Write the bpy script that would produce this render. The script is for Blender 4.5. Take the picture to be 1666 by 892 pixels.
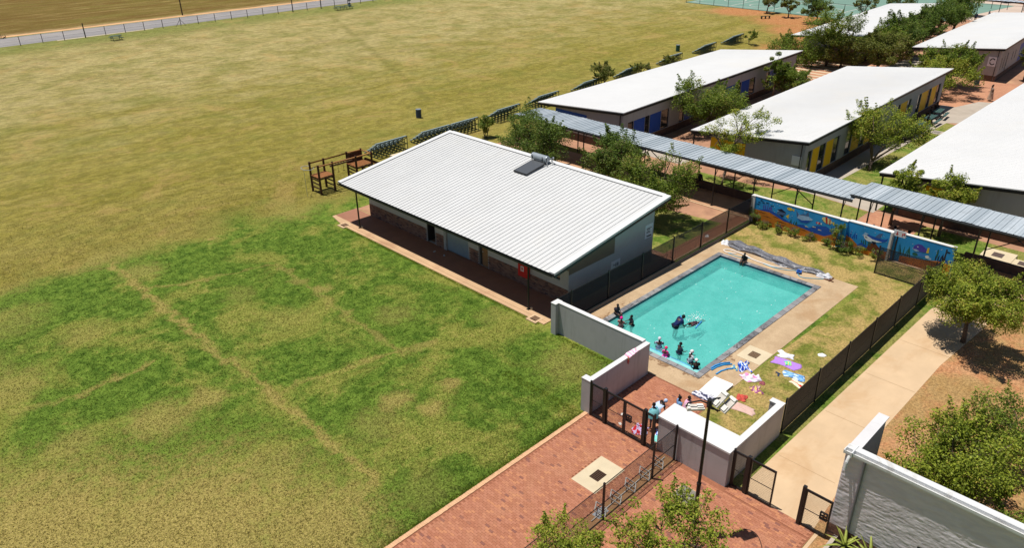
import bpy, bmesh, math, random
import numpy as np
from mathutils import Vector, Matrix

for _o in list(bpy.data.objects):
    bpy.data.objects.remove(_o)
SC = bpy.context.scene
COL = SC.collection

# ------------------------------------------------------------------ camera
CAM_H = 21.0
FOCAL = 1212.135 / 1666.0 * 36.0
yaw, pit, roll = math.radians(45.79122), math.radians(27.162896), math.radians(-0.909603)
_f = Vector((math.cos(pit) * math.cos(yaw), math.cos(pit) * math.sin(yaw), -math.sin(pit)))
_r = _f.cross(Vector((0, 0, 1))).normalized()
_u = _r.cross(_f)
_R = math.cos(roll) * _r + math.sin(roll) * _u
_U = -math.sin(roll) * _r + math.cos(roll) * _u
cam_d = bpy.data.cameras.new('camera')
cam = bpy.data.objects.new('camera', cam_d)
COL.objects.link(cam)
M4 = Matrix((( _R.x, _U.x, -_f.x, 0), (_R.y, _U.y, -_f.y, 0), (_R.z, _U.z, -_f.z, CAM_H), (0, 0, 0, 1)))
cam.matrix_world = M4
cam_d.sensor_width = 36
cam_d.sensor_fit = 'HORIZONTAL'
cam_d.lens = FOCAL
cam_d.clip_start = 0.5
cam_d.clip_end = 4000
SC.camera = cam

def project(x, y, z):
    v = Vector((x, y, z - CAM_H))
    d = v.dot(_f)
    if d < 0.1:
        return (-9999, -9999)
    return (833 + 1212.135 * v.dot(_R) / d, 446 - 1212.135 * v.dot(_U) / d)

# ------------------------------------------------------------------ light
SUN_EL, SHADOW_AZ = math.radians(76.5), math.radians(-63)
sun_dir = Vector((-math.cos(SUN_EL) * math.cos(SHADOW_AZ), -math.cos(SUN_EL) * math.sin(SHADOW_AZ), math.sin(SUN_EL)))
sd = bpy.data.lights.new('sun', 'SUN')
sd.energy = 4.9
sd.angle = math.radians(0.5)
sd.color = (1.0, 0.96, 0.89)
sun = bpy.data.objects.new('sun', sd)
COL.objects.link(sun)
sun.location = (0, 0, 60)
sun.rotation_euler = sun_dir.to_track_quat('Z', 'Y').to_euler()

world = bpy.data.worlds.new('World')
SC.world = world
world.use_nodes = True
wn = world.node_tree
sky = wn.nodes.new('ShaderNodeTexSky')
sky.sky_type = 'NISHITA'
sky.sun_disc = False
sky.sun_elevation = SUN_EL
sky.sun_rotation = math.atan2(sun_dir.x, sun_dir.y)
sky.altitude = 1400
sky.dust_density = 1.0
bg = wn.nodes['Background']
bg.inputs['Strength'].default_value = 0.065
wn.links.new(sky.outputs[0], bg.inputs['Color'])

SC.view_settings.view_transform = 'Standard'
SC.view_settings.look = 'None'
SC.view_settings.exposure = 0.0
SC.view_settings.gamma = 1.0

# ------------------------------------------------------------------ node helper
def s2l(r, g, b, k=1.0):
    "srgb 0-255 as read in sunlight -> linear albedo"
    def c(v):
        v /= 255.0
        return v / 12.92 if v <= 0.04045 else ((v + 0.055) / 1.055) ** 2.4
    return (c(r) * k, c(g) * k, c(b) * k, 1.0)

class NG:
    def __init__(self, name):
        self.m = bpy.data.materials.new(name)
        self.m.use_nodes = True
        self.t = self.m.node_tree
        self.b = self.t.nodes['Principled BSDF']
        self.out = self.t.nodes['Material Output']
        self._pos = None
    def node(self, t, **kw):
        n = self.t.nodes.new(t)
        for k, v in kw.items():
            setattr(n, k, v)
        return n
    def set(self, sock, v):
        if hasattr(v, 'is_output'):
            self.t.links.new(v, sock)
        elif v is not None:
            sock.default_value = v
    def pos(self):
        if self._pos is None:
            self._pos = self.node('ShaderNodeNewGeometry').outputs['Position']
        return self._pos
    def obj(self):
        return self.node('ShaderNodeTexCoord').outputs['Object']
    def math(self, op, a, b=0.0, c=0.0, clamp=False):
        n = self.node('ShaderNodeMath', operation=op, use_clamp=clamp)
        self.set(n.inputs[0], a); self.set(n.inputs[1], b); self.set(n.inputs[2], c)
        return n.outputs[0]
    def vmath(self, op, a, b=None, s=None, out=0):
        n = self.node('ShaderNodeVectorMath', operation=op)
        self.set(n.inputs[0], a)
        if b is not None: self.set(n.inputs[1], b)
        if s is not None: self.set(n.inputs['Scale'], s)
        return n.outputs[out]
    def sep(self, v):
        n = self.node('ShaderNodeSeparateXYZ'); self.set(n.inputs[0], v)
        return n.outputs
    def comb(self, x, y, z):
        n = self.node('ShaderNodeCombineXYZ')
        self.set(n.inputs[0], x); self.set(n.inputs[1], y); self.set(n.inputs[2], z)
        return n.outputs[0]
    def noise(self, v, scale, detail=4, rough=0.55, dist=0.0):
        n = self.node('ShaderNodeTexNoise')
        self.set(n.inputs['Vector'], v)
        n.inputs['Scale'].default_value = scale
        n.inputs['Detail'].default_value = detail
        n.inputs['Roughness'].default_value = rough
        n.inputs['Distortion'].default_value = dist
        return n.outputs['Fac']
    def smooth(self, v, a, b, lo=0.0, hi=1.0):
        n = self.node('ShaderNodeMapRange', interpolation_type='SMOOTHSTEP')
        self.set(n.inputs[0], v)
        n.inputs[1].default_value = a; n.inputs[2].default_value = b
        n.inputs[3].default_value = lo; n.inputs[4].default_value = hi
        return n.outputs[0]
    def mix(self, f, a, b, mode='MIX'):
        n = self.node('ShaderNodeMix', data_type='RGBA', blend_type=mode)
        self.set(n.inputs['Factor'], f)
        self.set(n.inputs[6], a); self.set(n.inputs[7], b)
        return n.outputs[2]
    def attr(self, name):
        return self.node('ShaderNodeAttribute', attribute_name=name).outputs['Fac']
    def bump(self, h, strength, dist=0.02):
        n = self.node('ShaderNodeBump')
        n.inputs['Strength'].default_value = strength
        n.inputs['Distance'].default_value = dist
        self.set(n.inputs['Height'], h)
        self.t.links.new(n.outputs[0], self.b.inputs['Normal'])
    def fin(self, col=None, rough=None, metal=None, spec=None):
        if col is not None: self.set(self.b.inputs['Base Color'], col)
        if rough is not None: self.set(self.b.inputs['Roughness'], rough)
        if metal is not None: self.set(self.b.inputs['Metallic'], metal)
        if spec is not None: self.set(self.b.inputs['Specular IOR Level'], spec)
        return self.m

def shade(c, k):
    return (min(1, c[0] * k), min(1, c[1] * k), min(1, c[2] * k), 1)

MATS = {}
def M(name, col, rough=0.75, var=0.15, scale=3.0, bump=0.0, bscale=30.0, metal=0.0, spec=0.3, space='pos', dirt=None, dscale=0.6, streak=None):
    if name in MATS:
        return MATS[name]
    g = NG(name)
    v = g.pos() if space == 'pos' else g.obj()
    n1 = g.noise(v, scale, 5, 0.6)
    c = g.mix(g.smooth(n1, 0.25, 0.75), shade(col, 1 - var), shade(col, 1 + var))
    if dirt is not None:
        c = g.mix(g.math('MULTIPLY', g.smooth(g.noise(v, dscale, 6, 0.65, 0.6), 0.5, 0.72), dirt[3]), c, (dirt[0], dirt[1], dirt[2], 1.0))
    if streak is not None:
        sx, sy, sz, amt, sc = streak
        x, y, z = g.sep(v)
        st = g.noise(g.comb(g.math('MULTIPLY', x, sx), g.math('MULTIPLY', y, sy), g.math('MULTIPLY', z, sz)), 1.0, 5, 0.65)
        c = g.mix(g.smooth(st, 0.5, 0.72, 0.0, amt), c, sc)
    if bump:
        g.bump(g.noise(v, bscale, 5, 0.6), bump, 0.02)
    MATS[name] = g.fin(c, rough, metal, spec)
    return MATS[name]

# ------------------------------------------------------------------ mesh builder
BASE = {}
class MB:
    def __init__(self):
        self.v = []; self.f = []; self.mi = []; self.tone = []; self.k = 0; self.t = 0.5
    def add(self, vs, fs):
        o = len(self.v)
        self.v.extend([tuple(p) for p in vs])
        for f in fs:
            self.f.append(tuple(i + o for i in f)); self.mi.append(self.k); self.tone.append(self.t)
        return self
    def box(self, a, b):
        x0, y0, z0 = a; x1, y1, z1 = b
        return self.add([(x0, y0, z0), (x1, y0, z0), (x1, y1, z0), (x0, y1, z0), (x0, y0, z1), (x1, y0, z1), (x1, y1, z1), (x0, y1, z1)],
            [(3, 2, 1, 0), (4, 5, 6, 7), (0, 1, 5, 4), (1, 2, 6, 5), (2, 3, 7, 6), (3, 0, 4, 7)])
    def obox(self, c, size, rz=0.0, rx=0.0, ry=0.0):
        m = Matrix.Translation(c) @ Matrix.Rotation(rz, 4, 'Z') @ Matrix.Rotation(ry, 4, 'Y') @ Matrix.Rotation(rx, 4, 'X')
        hx, hy, hz = size[0] / 2, size[1] / 2, size[2] / 2
        pts = [m @ Vector(p) for p in [(-hx, -hy, -hz), (hx, -hy, -hz), (hx, hy, -hz), (-hx, hy, -hz), (-hx, -hy, hz), (hx, -hy, hz), (hx, hy, hz), (-hx, hy, hz)]]
        return self.add(pts, [(3, 2, 1, 0), (4, 5, 6, 7), (0, 1, 5, 4), (1, 2, 6, 5), (2, 3, 7, 6), (3, 0, 4, 7)])
    def bar(self, p, q, w, h=None):
        h = h or w
        p, q = Vector(p), Vector(q)
        d = (q - p).normalized()
        up = Vector((0, 0, 1)) if abs(d.z) < 0.95 else Vector((1, 0, 0))
        s = d.cross(up).normalized(); u = s.cross(d)
        pts = []
        for c in (p, q):
            for a, b in ((-1, -1), (1, -1), (1, 1), (-1, 1)):
                pts.append(c + s * (a * w / 2) + u * (b * h / 2))
        return self.add(pts, [(3, 2, 1, 0), (4, 5, 6, 7), (0, 1, 5, 4), (1, 2, 6, 5), (2, 3, 7, 6), (3, 0, 4, 7)])
    def tube(self, p, q, r0, r1=None, n=8, cap=True):
        r1 = r0 if r1 is None else r1
        p, q = Vector(p), Vector(q)
        d = (q - p)
        if d.length < 1e-6: return self
        d.normalize()
        up = Vector((0, 0, 1)) if abs(d.z) < 0.95 else Vector((1, 0, 0))
        s = d.cross(up).normalized(); u = s.cross(d)
        pts = []
        for c, r in ((p, r0), (q, r1)):
            for i in range(n):
                a = 2 * math.pi * i / n
                pts.append(c + s * (math.cos(a) * r) + u * (math.sin(a) * r))
        fs = [(i, (i + 1) % n, n + (i + 1) % n, n + i) for i in range(n)]
        if cap:
            fs.append(tuple(range(n - 1, -1, -1))); fs.append(tuple(range(n, 2 * n)))
        return self.add(pts, fs)
    def path(self, pts, r, n=6):
        pts = [Vector(p) for p in pts]
        rs = r if isinstance(r, (list, tuple)) else [r] * len(pts)
        o = []
        for i, c in enumerate(pts):
            d = (pts[min(i + 1, len(pts) - 1)] - pts[max(i - 1, 0)]).normalized()
            up = Vector((0, 0, 1)) if abs(d.z) < 0.95 else Vector((1, 0, 0))
            s = d.cross(up).normalized(); u = s.cross(d)
            for k in range(n):
                a = 2 * math.pi * k / n
                o.append(c + s * (math.cos(a) * rs[i]) + u * (math.sin(a) * rs[i]))
        fs = []
        for i in range(len(pts) - 1):
            for k in range(n):
                fs.append((i * n + k, i * n + (k + 1) % n, (i + 1) * n + (k + 1) % n, (i + 1) * n + k))
        fs.append(tuple(range(n - 1, -1, -1))); fs.append(tuple((len(pts) - 1) * n + k for k in range(n)))
        return self.add(o, fs)
    def prism(self, poly, z0, z1):
        n = len(poly)
        a = sum(poly[i][0] * poly[(i + 1) % n][1] - poly[(i + 1) % n][0] * poly[i][1] for i in range(n))
        if a < 0: poly = poly[::-1]
        pts = [(x, y, z0) for x, y in poly] + [(x, y, z1) for x, y in poly]
        fs = [tuple(range(n - 1, -1, -1)), tuple(range(n, 2 * n))]
        fs += [(i, (i + 1) % n, n + (i + 1) % n, n + i) for i in range(n)]
        return self.add(pts, fs)
    def sheet(self, poly, z):
        n = len(poly)
        a = sum(poly[i][0] * poly[(i + 1) % n][1] - poly[(i + 1) % n][0] * poly[i][1] for i in range(n))
        if a < 0: poly = poly[::-1]
        return self.add([(x, y, z) for x, y in poly], [tuple(range(n))])
    def ball(self, c, r, nu=10, nv=6, a0=0.0, a1=math.pi):
        rx, ry, rz = r if isinstance(r, (tuple, list)) else (r, r, r)
        pts = []
        for j in range(nv + 1):
            t = a0 + (a1 - a0) * j / nv
            for i in range(nu):
                p = 2 * math.pi * i / nu
                pts.append((c[0] + rx * math.sin(t) * math.cos(p), c[1] + ry * math.sin(t) * math.sin(p), c[2] + rz * math.cos(t)))
        fs = [(j * nu + i, (j + 1) * nu + i, (j + 1) * nu + (i + 1) % nu, j * nu + (i + 1) % nu) for j in range(nv) for i in range(nu)]
        return self.add(pts, fs)
    def build(self, name, mat, parent=None, smooth=False, tone=False, kind=None):
        me = bpy.data.meshes.new(name)
        off = BASE.get(parent.name, Vector((0, 0, 0))) if parent else Vector((0, 0, 0))
        me.from_pydata([(p[0] - off[0], p[1] - off[1], p[2] - off[2]) for p in self.v], [], self.f)
        ms = mat if isinstance(mat, (list, tuple)) else [mat]
        for m_ in ms: me.materials.append(m_)
        if len(ms) > 1: me.polygons.foreach_set('material_index', self.mi)
        if tone:
            at = me.attributes.new('tone', 'FLOAT', 'FACE'); at.data.foreach_set('value', self.tone)
        if smooth: me.polygons.foreach_set('use_smooth', [True] * len(self.f))
        me.update()
        return link(name, me, parent, kind)

def link(name, me, parent=None, kind=None):
    o = bpy.data.objects.new(name, me)
    COL.objects.link(o)
    if parent:
        o.parent = parent
        BASE[o.name] = BASE.get(parent.name, Vector((0, 0, 0)))
    if kind: o['kind'] = kind
    return o

def tag(o, label, cat, group=None):
    o['label'] = label; o['category'] = cat
    if group: o['group'] = group
    return o

def thing(name, label, cat, loc=(0, 0, 0), group=None):
    o = bpy.data.objects.new(name, None)
    o.empty_display_size = 0.3
    COL.objects.link(o)
    o.location = loc
    BASE[o.name] = Vector(loc)
    return tag(o, label, cat, group)

def dup(root, loc, rz=None, label=None, scale=None):
    r = root.copy(); COL.objects.link(r); r.location = loc
    if rz is not None: r.rotation_euler = (0, 0, rz)
    if scale: r.scale = (scale, scale, scale)
    if label: r['label'] = label
    for ch in list(root.children):
        c = ch.copy(); COL.objects.link(c); c.parent = r
        for g in list(ch.children):
            d = g.copy(); COL.objects.link(d); d.parent = c
    return r

def pieces(name, mesh, mats_locs, parent):
    "alike pieces sharing one mesh: list of (loc, rz)"
    off = BASE.get(parent.name, Vector((0, 0, 0)))
    for loc, rz in mats_locs:
        o = bpy.data.objects.new(name, mesh); COL.objects.link(o); o.parent = parent
        o.location = Vector(loc) - off
        o.rotation_euler = (0, 0, rz)
# ------------------------------------------------------------------ ground materials
def seg_dist(g, p, x0, y0, x1, y1):
    ba = Vector((x1 - x0, y1 - y0, 0)); L2 = ba.length_squared
    pa = g.vmath('SUBTRACT', p, (x0, y0, 0))
    h = g.math('DIVIDE', g.vmath('DOT_PRODUCT', pa, tuple(ba), out=1), L2, clamp=True)
    pr = g.node('ShaderNodeVectorMath', operation='SCALE'); pr.inputs[0].default_value = tuple(ba); g.set(pr.inputs['Scale'], h)
    return g.vmath('LENGTH', g.vmath('SUBTRACT', pa, pr.outputs[0]), out=1)

def field_material():
    g = NG('field_grass')
    P = g.pos(); x, y, z = g.sep(P)
    flat = g.comb(x, y, 0.0)
    wob = g.noise(flat, 0.9, 4, 0.6)
    wob2 = g.noise(g.vmath('ADD', flat, (57, 31, 0)), 0.9, 4, 0.6)
    off = g.comb(g.math('MULTIPLY', g.math('SUBTRACT', wob, 0.5), 1.6), g.math('MULTIPLY', g.math('SUBTRACT', wob2, 0.5), 1.6), 0.0)
    pw = g.vmath('ADD', flat, off)
    fine = g.noise(flat, 14, 5, 0.75)
    fine2 = g.noise(flat, 42, 3, 0.7)
    mid = g.noise(flat, 1.7, 6, 0.72, 0.4)
    big = g.noise(flat, 0.22, 6, 0.62, 0.5)
    streak = g.noise(g.comb(g.math('MULTIPLY', x, 0.05), g.math('MULTIPLY', y, 0.28), 0.0), 1.0, 6, 0.65, 0.6)
    streak2 = g.noise(g.comb(g.math('MULTIPLY', x, 0.22), g.math('MULTIPLY', y, 0.95), 3.0), 1.0, 5, 0.7, 0.4)
    # lush lawn, mottled at several scales
    rag = g.math('ADD', g.math('MULTIPLY', g.math('SUBTRACT', fine, 0.5), 1.9), g.math('MULTIPLY', g.math('SUBTRACT', mid, 0.5), 1.5))
    lush = g.mix(g.smooth(mid, 0.34, 0.64), s2l(70, 96, 30), s2l(110, 134, 50))
    b2 = g.math('ADD', big, g.math('MULTIPLY', rag, 0.09))
    lush = g.mix(g.smooth(b2, 0.47, 0.62, 0.0, 0.66), lush, g.mix(g.smooth(fine, .35, .65), s2l(126, 130, 54), s2l(164, 156, 80)))
    dryc = g.mix(g.smooth(fine, 0.34, 0.66), s2l(136, 126, 60), s2l(180, 160, 98))
    d = None
    for (x0, y0, x1, y1, w, k) in [(11.6, 49.0, 11.7, 36.0, .42, 1), (11.7, 36.0, 11.9, 29.0, .36, .85), (11.9, 29.0, 11.95, 20.2, .40, 1), (11.6, 43.9, 15.0, 42.4, .3, .75), (15, 42.4, 19.1, 41.3, .2, .5), (19.1, 41.3, 18.3, 27.0, .34, .6),
                                (18.3, 27.3, 13.2, 28.6, .30, .7), (18.5, 27, 20.2, 26.6, .35, .7), (11.9, 20.3, 9.4, 19.8, .5, .9), (12, 20.5, 14.4, 22.4, .25, .35),
                                (5.3, 35.2, 9.0, 35.5, .34, .8), (2.5, 36, 5.3, 35.2, .3, .5), (13.2, 28.6, 12.0, 28.2, .3, .6)]:
        m = g.smooth(g.math('ADD', g.math('DIVIDE', seg_dist(g, pw, x0, y0, x1, y1), w), g.math('MULTIPLY', rag, 1.9)), -.05, 1.0, k * .92, 0.0)
        d = m if d is None else g.math('MAXIMUM', d, m)
    for (bx, by, br, k) in [(5.0, 22.5, 6.8, 1.1), (0.5, 26.5, 6.8, 1.1), (8.8, 19.6, 3.6, 1), (9.0, 24.0, 2.5, .7), (-1, 31, 3.5, .8), (4.0, 31.5, 1.6, .6), (3.0, 38.5, 2.5, .6), (7.5, 41, 1.6, .5), (20.5, 30.5, 1.5, .4), (15.5, 39.0, 1.2, .35), (14.0, 23.2, 1.6, .45), (16.6, 22.4, .8, .9), (15.6, 24.0, 1.0, .9), (18.4, 23.3, .7, .9), (17.6, 51.6, 3.2, .9), (11.6, 51.8, 3.6, .9), (5.5, 52.0, 3.5, .8),
                            (24.5, 49.6, 3.2, .7), (28.4, 50.5, 3.4, 1), (33.0, 51.0, 3.2, .9), (7.3, 30.5, 2.0, .8), (9.6, 30.6, 1.3, .8), (2.0, 41.0, 2.5, .5), (12.5, 46.5, 1.6, .6), (24, 26.5, 1.2, .3),
                            (23.4, 20.2, 2.0, .5), (16, 34.5, 1.7, .3), (19.2, 36.2, .8, .8), (18.9, 38, .7, .6), (5.0, 45.5, 2.5, .4), (17.98, 48.13, .5, 1), (13.0, 18.5, 1.5, .3)]:
        r = g.math('ADD', g.math('DIVIDE', g.vmath('LENGTH', g.vmath('SUBTRACT', pw, (bx, by, 0)), out=1), br), g.math('MULTIPLY', rag, 0.95))
        d = g.math('MAXIMUM', d, g.smooth(r, 0.3, 1.15, k * .9, 0.0))
    rnd = g.smooth(g.math('ADD', g.math('ADD', mid, g.math('MULTIPLY', big, 0.8)), g.math('MULTIPLY', rag, 0.22)), 1.01, 1.18, 0.0, 0.45)
    d = g.math('MAXIMUM', d, rnd)
    near = g.mix(d, lush, dryc)
    # open golden field: speckled, only loosely streaked
    spk = g.noise(flat, 4.2, 6, 0.78, 0.3)
    stk3 = g.noise(g.comb(g.math('MULTIPLY', x, 0.45), g.math('MULTIPLY', y, 1.3), 9.0), 1.0, 6, 0.75, 0.5)
    gold = g.mix(g.smooth(streak, 0.34, 0.66), s2l(129, 118, 51), s2l(147, 133, 69))
    gold = g.mix(g.math('MULTIPLY', g.smooth(stk3, 0.42, 0.72), 0.3), gold, s2l(120, 120, 54))
    gold = g.mix(g.math('MULTIPLY', g.smooth(mid, 0.45, 0.75), 0.45), gold, s2l(165, 149, 91))
    tan = g.mix(g.smooth(big, 0.36, 0.62), s2l(145, 133, 81), s2l(169, 153, 104))
    tan = g.mix(g.math('MULTIPLY', g.smooth(g.noise(g.comb(g.math('MULTIPLY', x, .035), g.math('MULTIPLY', y, .11), 7.0), 1.0, 7, 0.7, 0.8), 0.52, 0.7), 0.55), tan, s2l(142, 121, 84))
    tan = g.mix(g.math('MULTIPLY', g.smooth(streak2, 0.5, 0.75), 0.3), tan, s2l(124, 122, 67))
    tan = g.mix(g.math('MULTIPLY', g.smooth(stk3, 0.5, 0.75), 0.25), tan, s2l(180, 164, 115))
    farm = g.smooth(g.math('ADD', y, g.math('ADD', g.math('MULTIPLY', g.math('SUBTRACT', streak, 0.5), 40.0), g.math('MULTIPLY', g.math('SUBTRACT', big, 0.5), 40.0))), 66.0, 112.0)
    gold = g.mix(farm, gold, tan)
    gold = g.mix(g.smooth(spk, 0.5, 0.68, 0.0, 0.75), gold, g.mix(0.6, gold, s2l(81, 79, 32)))
    gold = g.mix(g.smooth(spk, 0.28, 0.44, 0.45, 0.0), gold, g.mix(0.6, gold, s2l(174, 156, 103)))
    td = g.smooth(seg_dist(g, pw, 82, 134, 52.5, 67), 0.2, 0.9, 0.3, 0.0)
    gold = g.mix(td, gold, s2l(104, 100, 46))
    rg = g.math('MULTIPLY', g.smooth(g.math('ADD', y, g.math('MULTIPLY', g.math('SUBTRACT', big, 0.5), 14.0)), 133.0, 141.0), 0.7)
    gold = g.mix(rg, gold, g.mix(g.smooth(spk, .4, .65), s2l(92, 108, 46), s2l(132, 132, 66)))
    mg = g.noise(g.comb(g.math('MULTIPLY', x, .75), y, 0.0), 1.1, 6, 0.78, 0.3)
    km = g.smooth(mg, 0.40, 0.60, 0.80, 1.16)
    gold = g.mix(1.0, gold, g.comb(km, km, km), 'MULTIPLY')
    gold = g.mix(1.0, gold, (.98, 1.0, .96, 1), 'MULTIPLY')
    gp = g.noise(flat, 0.16, 7, 0.7, 0.6)
    gold = g.mix(g.smooth(gp, 0.5, 0.66, 0.0, 0.5), gold, g.mix(0.75, gold, s2l(104, 112, 46)))
    gold = g.mix(g.smooth(gp, 0.36, 0.46, 0.45, 0.0), gold, g.mix(0.75, gold, s2l(176, 146, 92)))
    # boundary between both
    k = g.math('ADD', y, g.math('MULTIPLY', g.math('SUBTRACT', big, 0.5), 10.0))
    k = g.math('ADD', k, g.math('MULTIPLY', g.math('SUBTRACT', mid, 0.5), 5.0))
    k = g.math('ADD', k, g.math('MULTIPLY', g.math('MAXIMUM', g.math('SUBTRACT', x, 24.0), 0.0), 0.45))
    col = g.mix(g.smooth(k, 48.0, 52.5), near, gold)
    # bare orange soil by the courts
    so = None
    for (bx, by, br) in [(133, 63, 9), (137, 76, 7), (124, 57, 7), (116, 53, 5), (98, 51.5, 4), (108, 50.5, 6)]:
        r = g.vmath('LENGTH', g.vmath('SUBTRACT', g.vmath('ADD', flat, g.vmath('SCALE', off, s=3.0)), (bx, by, 0)), out=1)
        mm = g.smooth(r, br * 0.5, br * 1.2, 0.9, 0.0)
        so = mm if so is None else g.math('MAXIMUM', so, mm)
    col = g.mix(so, col, g.mix(g.smooth(mid, .3, .7), s2l(166, 106, 66), s2l(190, 136, 92)))
    # blade-scale mottling
    grain = g.noise(flat, 11.0, 6, 0.8, 0.2)
    kk = g.smooth(grain, 0.40, 0.60, 0.76, 1.22)
    col = g.mix(1.0, col, g.comb(kk, kk, kk), 'MULTIPLY')
    k2 = g.smooth(g.noise(flat, 22, 4, 0.7), 0.38, 0.62, 0.84, 1.15)
    col = g.mix(1.0, col, g.comb(k2, k2, k2), 'MULTIPLY')
    g.bump(g.math('ADD', fine2, g.math('MULTIPLY', fine, 1.2)), 0.75, 0.05)
    return g.fin(col, 0.95, spec=0.1)

def lawn_material(name, ca, cb, dry, amount, scale=1.0):
    g = NG(name)
    x, y, z = g.sep(g.pos()); P = g.comb(x, y, 0.0)
    mid = g.noise(P, 1.3 * scale, 6, 0.7, 0.4); fine = g.noise(P, 14, 5, 0.75); f2 = g.noise(P, 42, 3, 0.7); big = g.noise(P, 0.42, 5, 0.6, 0.5)
    c = g.mix(g.smooth(mid, 0.3, 0.7), ca, cb)
    dm = g.math('MULTIPLY', g.smooth(g.math('ADD', big, g.math('MULTIPLY', mid, 0.5)), 0.62, 0.85), amount)
    c = g.mix(dm, c, g.mix(g.smooth(fine, .3, .7), shade(dry, .85), shade(dry, 1.15)))
    kk = g.smooth(g.noise(P, 8.0, 6, 0.82, 0.2), 0.40, 0.60, 0.68, 1.28)
    c = g.mix(1.0, c, g.comb(kk, kk, kk), 'MULTIPLY')
    g.bump(g.math('ADD', f2, fine), 0.7, 0.05)
    return g.fin(c, 0.95, spec=0.1)

def paver_material(name, use_attr):
    g = NG(name)
    t = g.attr('tone') if use_attr else g.node('ShaderNodeObjectInfo').outputs['Random']
    c = g.mix(g.smooth(t, 0.05, 0.75), s2l(164, 106, 80), s2l(176, 118, 92))
    c = g.mix(g.smooth(t, 0.75, 0.9), c, s2l(186, 126, 92))
    c = g.mix(g.smooth(t, 0.955, 0.965), c, s2l(134, 88, 76))
    P = g.pos()
    c = g.mix(g.math('MULTIPLY', g.smooth(g.noise(P, 0.5, 6, 0.65, .6), 0.45, 0.75), 0.25), c, s2l(194, 146, 108))
    c = g.mix(g.math('MULTIPLY', g.smooth(g.noise(P, 25, 4, 0.7), 0.4, 0.8), 0.2), c, s2l(122, 80, 62))
    g.bump(g.noise(P, 60, 4, .6), 0.3, 0.01)
    return g.fin(c, 0.85, spec=0.25)

def brick_sheet_material(name, c1, c2, mortar, sx=0.2, sy=0.1, dust=None):
    g = NG(name)
    n = g.node('ShaderNodeTexBrick')
    x, y, z = g.sep(g.pos())
    g.set(n.inputs['Vector'], g.comb(y, x, 0.0))
    n.inputs['Color1'].default_value = c1; n.inputs['Color2'].default_value = c2; n.inputs['Mortar'].default_value = mortar
    n.inputs['Scale'].default_value = 1.0; n.inputs['Brick Width'].default_value = sx; n.inputs['Row Height'].default_value = sy
    n.inputs['Mortar Size'].default_value = 0.006
    c = n.outputs['Color']
    if dust: c = g.mix(g.math('MULTIPLY', g.smooth(g.noise(g.pos(), 0.5, 6, 0.65, .5), 0.4, 0.7), 0.6), c, dust)
    return g.fin(c, 0.88, spec=0.2)

SAND = s2l(206, 172, 130)
m_field = field_material()
m_lawn = lawn_material('pool_lawn', s2l(104, 112, 44), s2l(138, 136, 66), s2l(184, 154, 100), 0.8)
m_green = lawn_material('yard_lawn', s2l(82, 108, 36), s2l(122, 138, 60), s2l(176, 150, 96), 0.4)
m_soil = lawn_material('bare_soil', s2l(180, 126, 86), s2l(200, 152, 112), s2l(142, 130, 72), 0.5)
m_orange = M('orange_soil', s2l(168, 126, 100), 0.95, 0.18, 0.8, 0.4, 20, dirt=(*s2l(196, 156, 116)[:3], 0.7), dscale=0.3)
m_path = M('sandy_concrete', s2l(202, 174, 140), 0.9, 0.07, 0.7, 0.15, 40, dirt=(*s2l(186, 150, 110)[:3], 0.7), dscale=0.35, streak=(.25, .9, 0, .35, s2l(182, 146, 108)))
def deck_material():
    g = NG('pool_deck_concrete'); x, y, z = g.sep(g.pos()); P = g.comb(x, y, 0.0)
    n1 = g.noise(P, 1.0, 6, .65); c = g.mix(g.smooth(n1, .3, .7), s2l(176, 150, 118), s2l(196, 170, 136))
    c = g.mix(g.math('MULTIPLY', g.smooth(g.noise(P, .45, 6, .65, .6), .5, .7), .6), c, s2l(164, 128, 90))
    c = g.mix(g.math('MULTIPLY', g.smooth(g.noise(P, 14, 4, .75), .42, .62), .18), c, s2l(120, 96, 70))
    dx = g.math('MAXIMUM', g.math('SUBTRACT', 26.96, x), g.math('SUBTRACT', x, 39.96)); dy = g.math('MAXIMUM', g.math('SUBTRACT', 14.94, y), g.math('SUBTRACT', y, 21.84))
    d = g.math('MAXIMUM', dx, dy)
    w = g.math('ADD', g.math('ADD', g.math('MULTIPLY', d, .55), g.math('MULTIPLY', g.math('MAXIMUM', g.math('SUBTRACT', x, 30.0), 0.0), .16)), g.math('MULTIPLY', g.math('SUBTRACT', g.noise(P, 1.8, 6, .7, .5), .5), 2.6))
    wet = g.smooth(w, -.12, .06, .75, 0.0)
    c = g.mix(wet, c, s2l(118, 84, 56))
    g.bump(g.noise(P, 40, 5, .6), .15, .02)
    return g.fin(c, g.smooth(wet, 0, .7, .88, .45), spec=.3)
m_deck = deck_material()
m_slab = M('verandah_concrete', s2l(194, 160, 124), 0.8, 0.08, 0.8, 0.1, 40, dirt=(*s2l(160, 116, 88)[:3], 0.6), dscale=0.5)
m_conc = M('grey_concrete', s2l(176, 164, 150), 0.85, 0.08, 0.7, 0.15, 30, dirt=(*s2l(150, 134, 118)[:3], 0.5), dscale=0.3)
m_pale = M('pale_concrete', s2l(204, 188, 158), 0.85, 0.06, 2.0, 0.15, 40, dirt=(*s2l(190, 170, 136)[:3], 0.5), dscale=1.2)
m_kerb = M('kerb_concrete', s2l(196, 166, 132), 0.9, 0.1, 2.0, 0.2, 30)
m_tar = M('asphalt', s2l(138, 134, 133), 0.9, 0.07, 0.4, 0.1, 30, dirt=(*s2l(170, 160, 150)[:3], 0.5), dscale=0.08)
m_line = M('road_paint', s2l(184, 180, 172), 0.8, 0.05)
m_yard = brick_sheet_material('yard_brick', s2l(176, 122, 96), s2l(190, 138, 108), s2l(150, 108, 84), dust=s2l(196, 146, 112))
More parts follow.
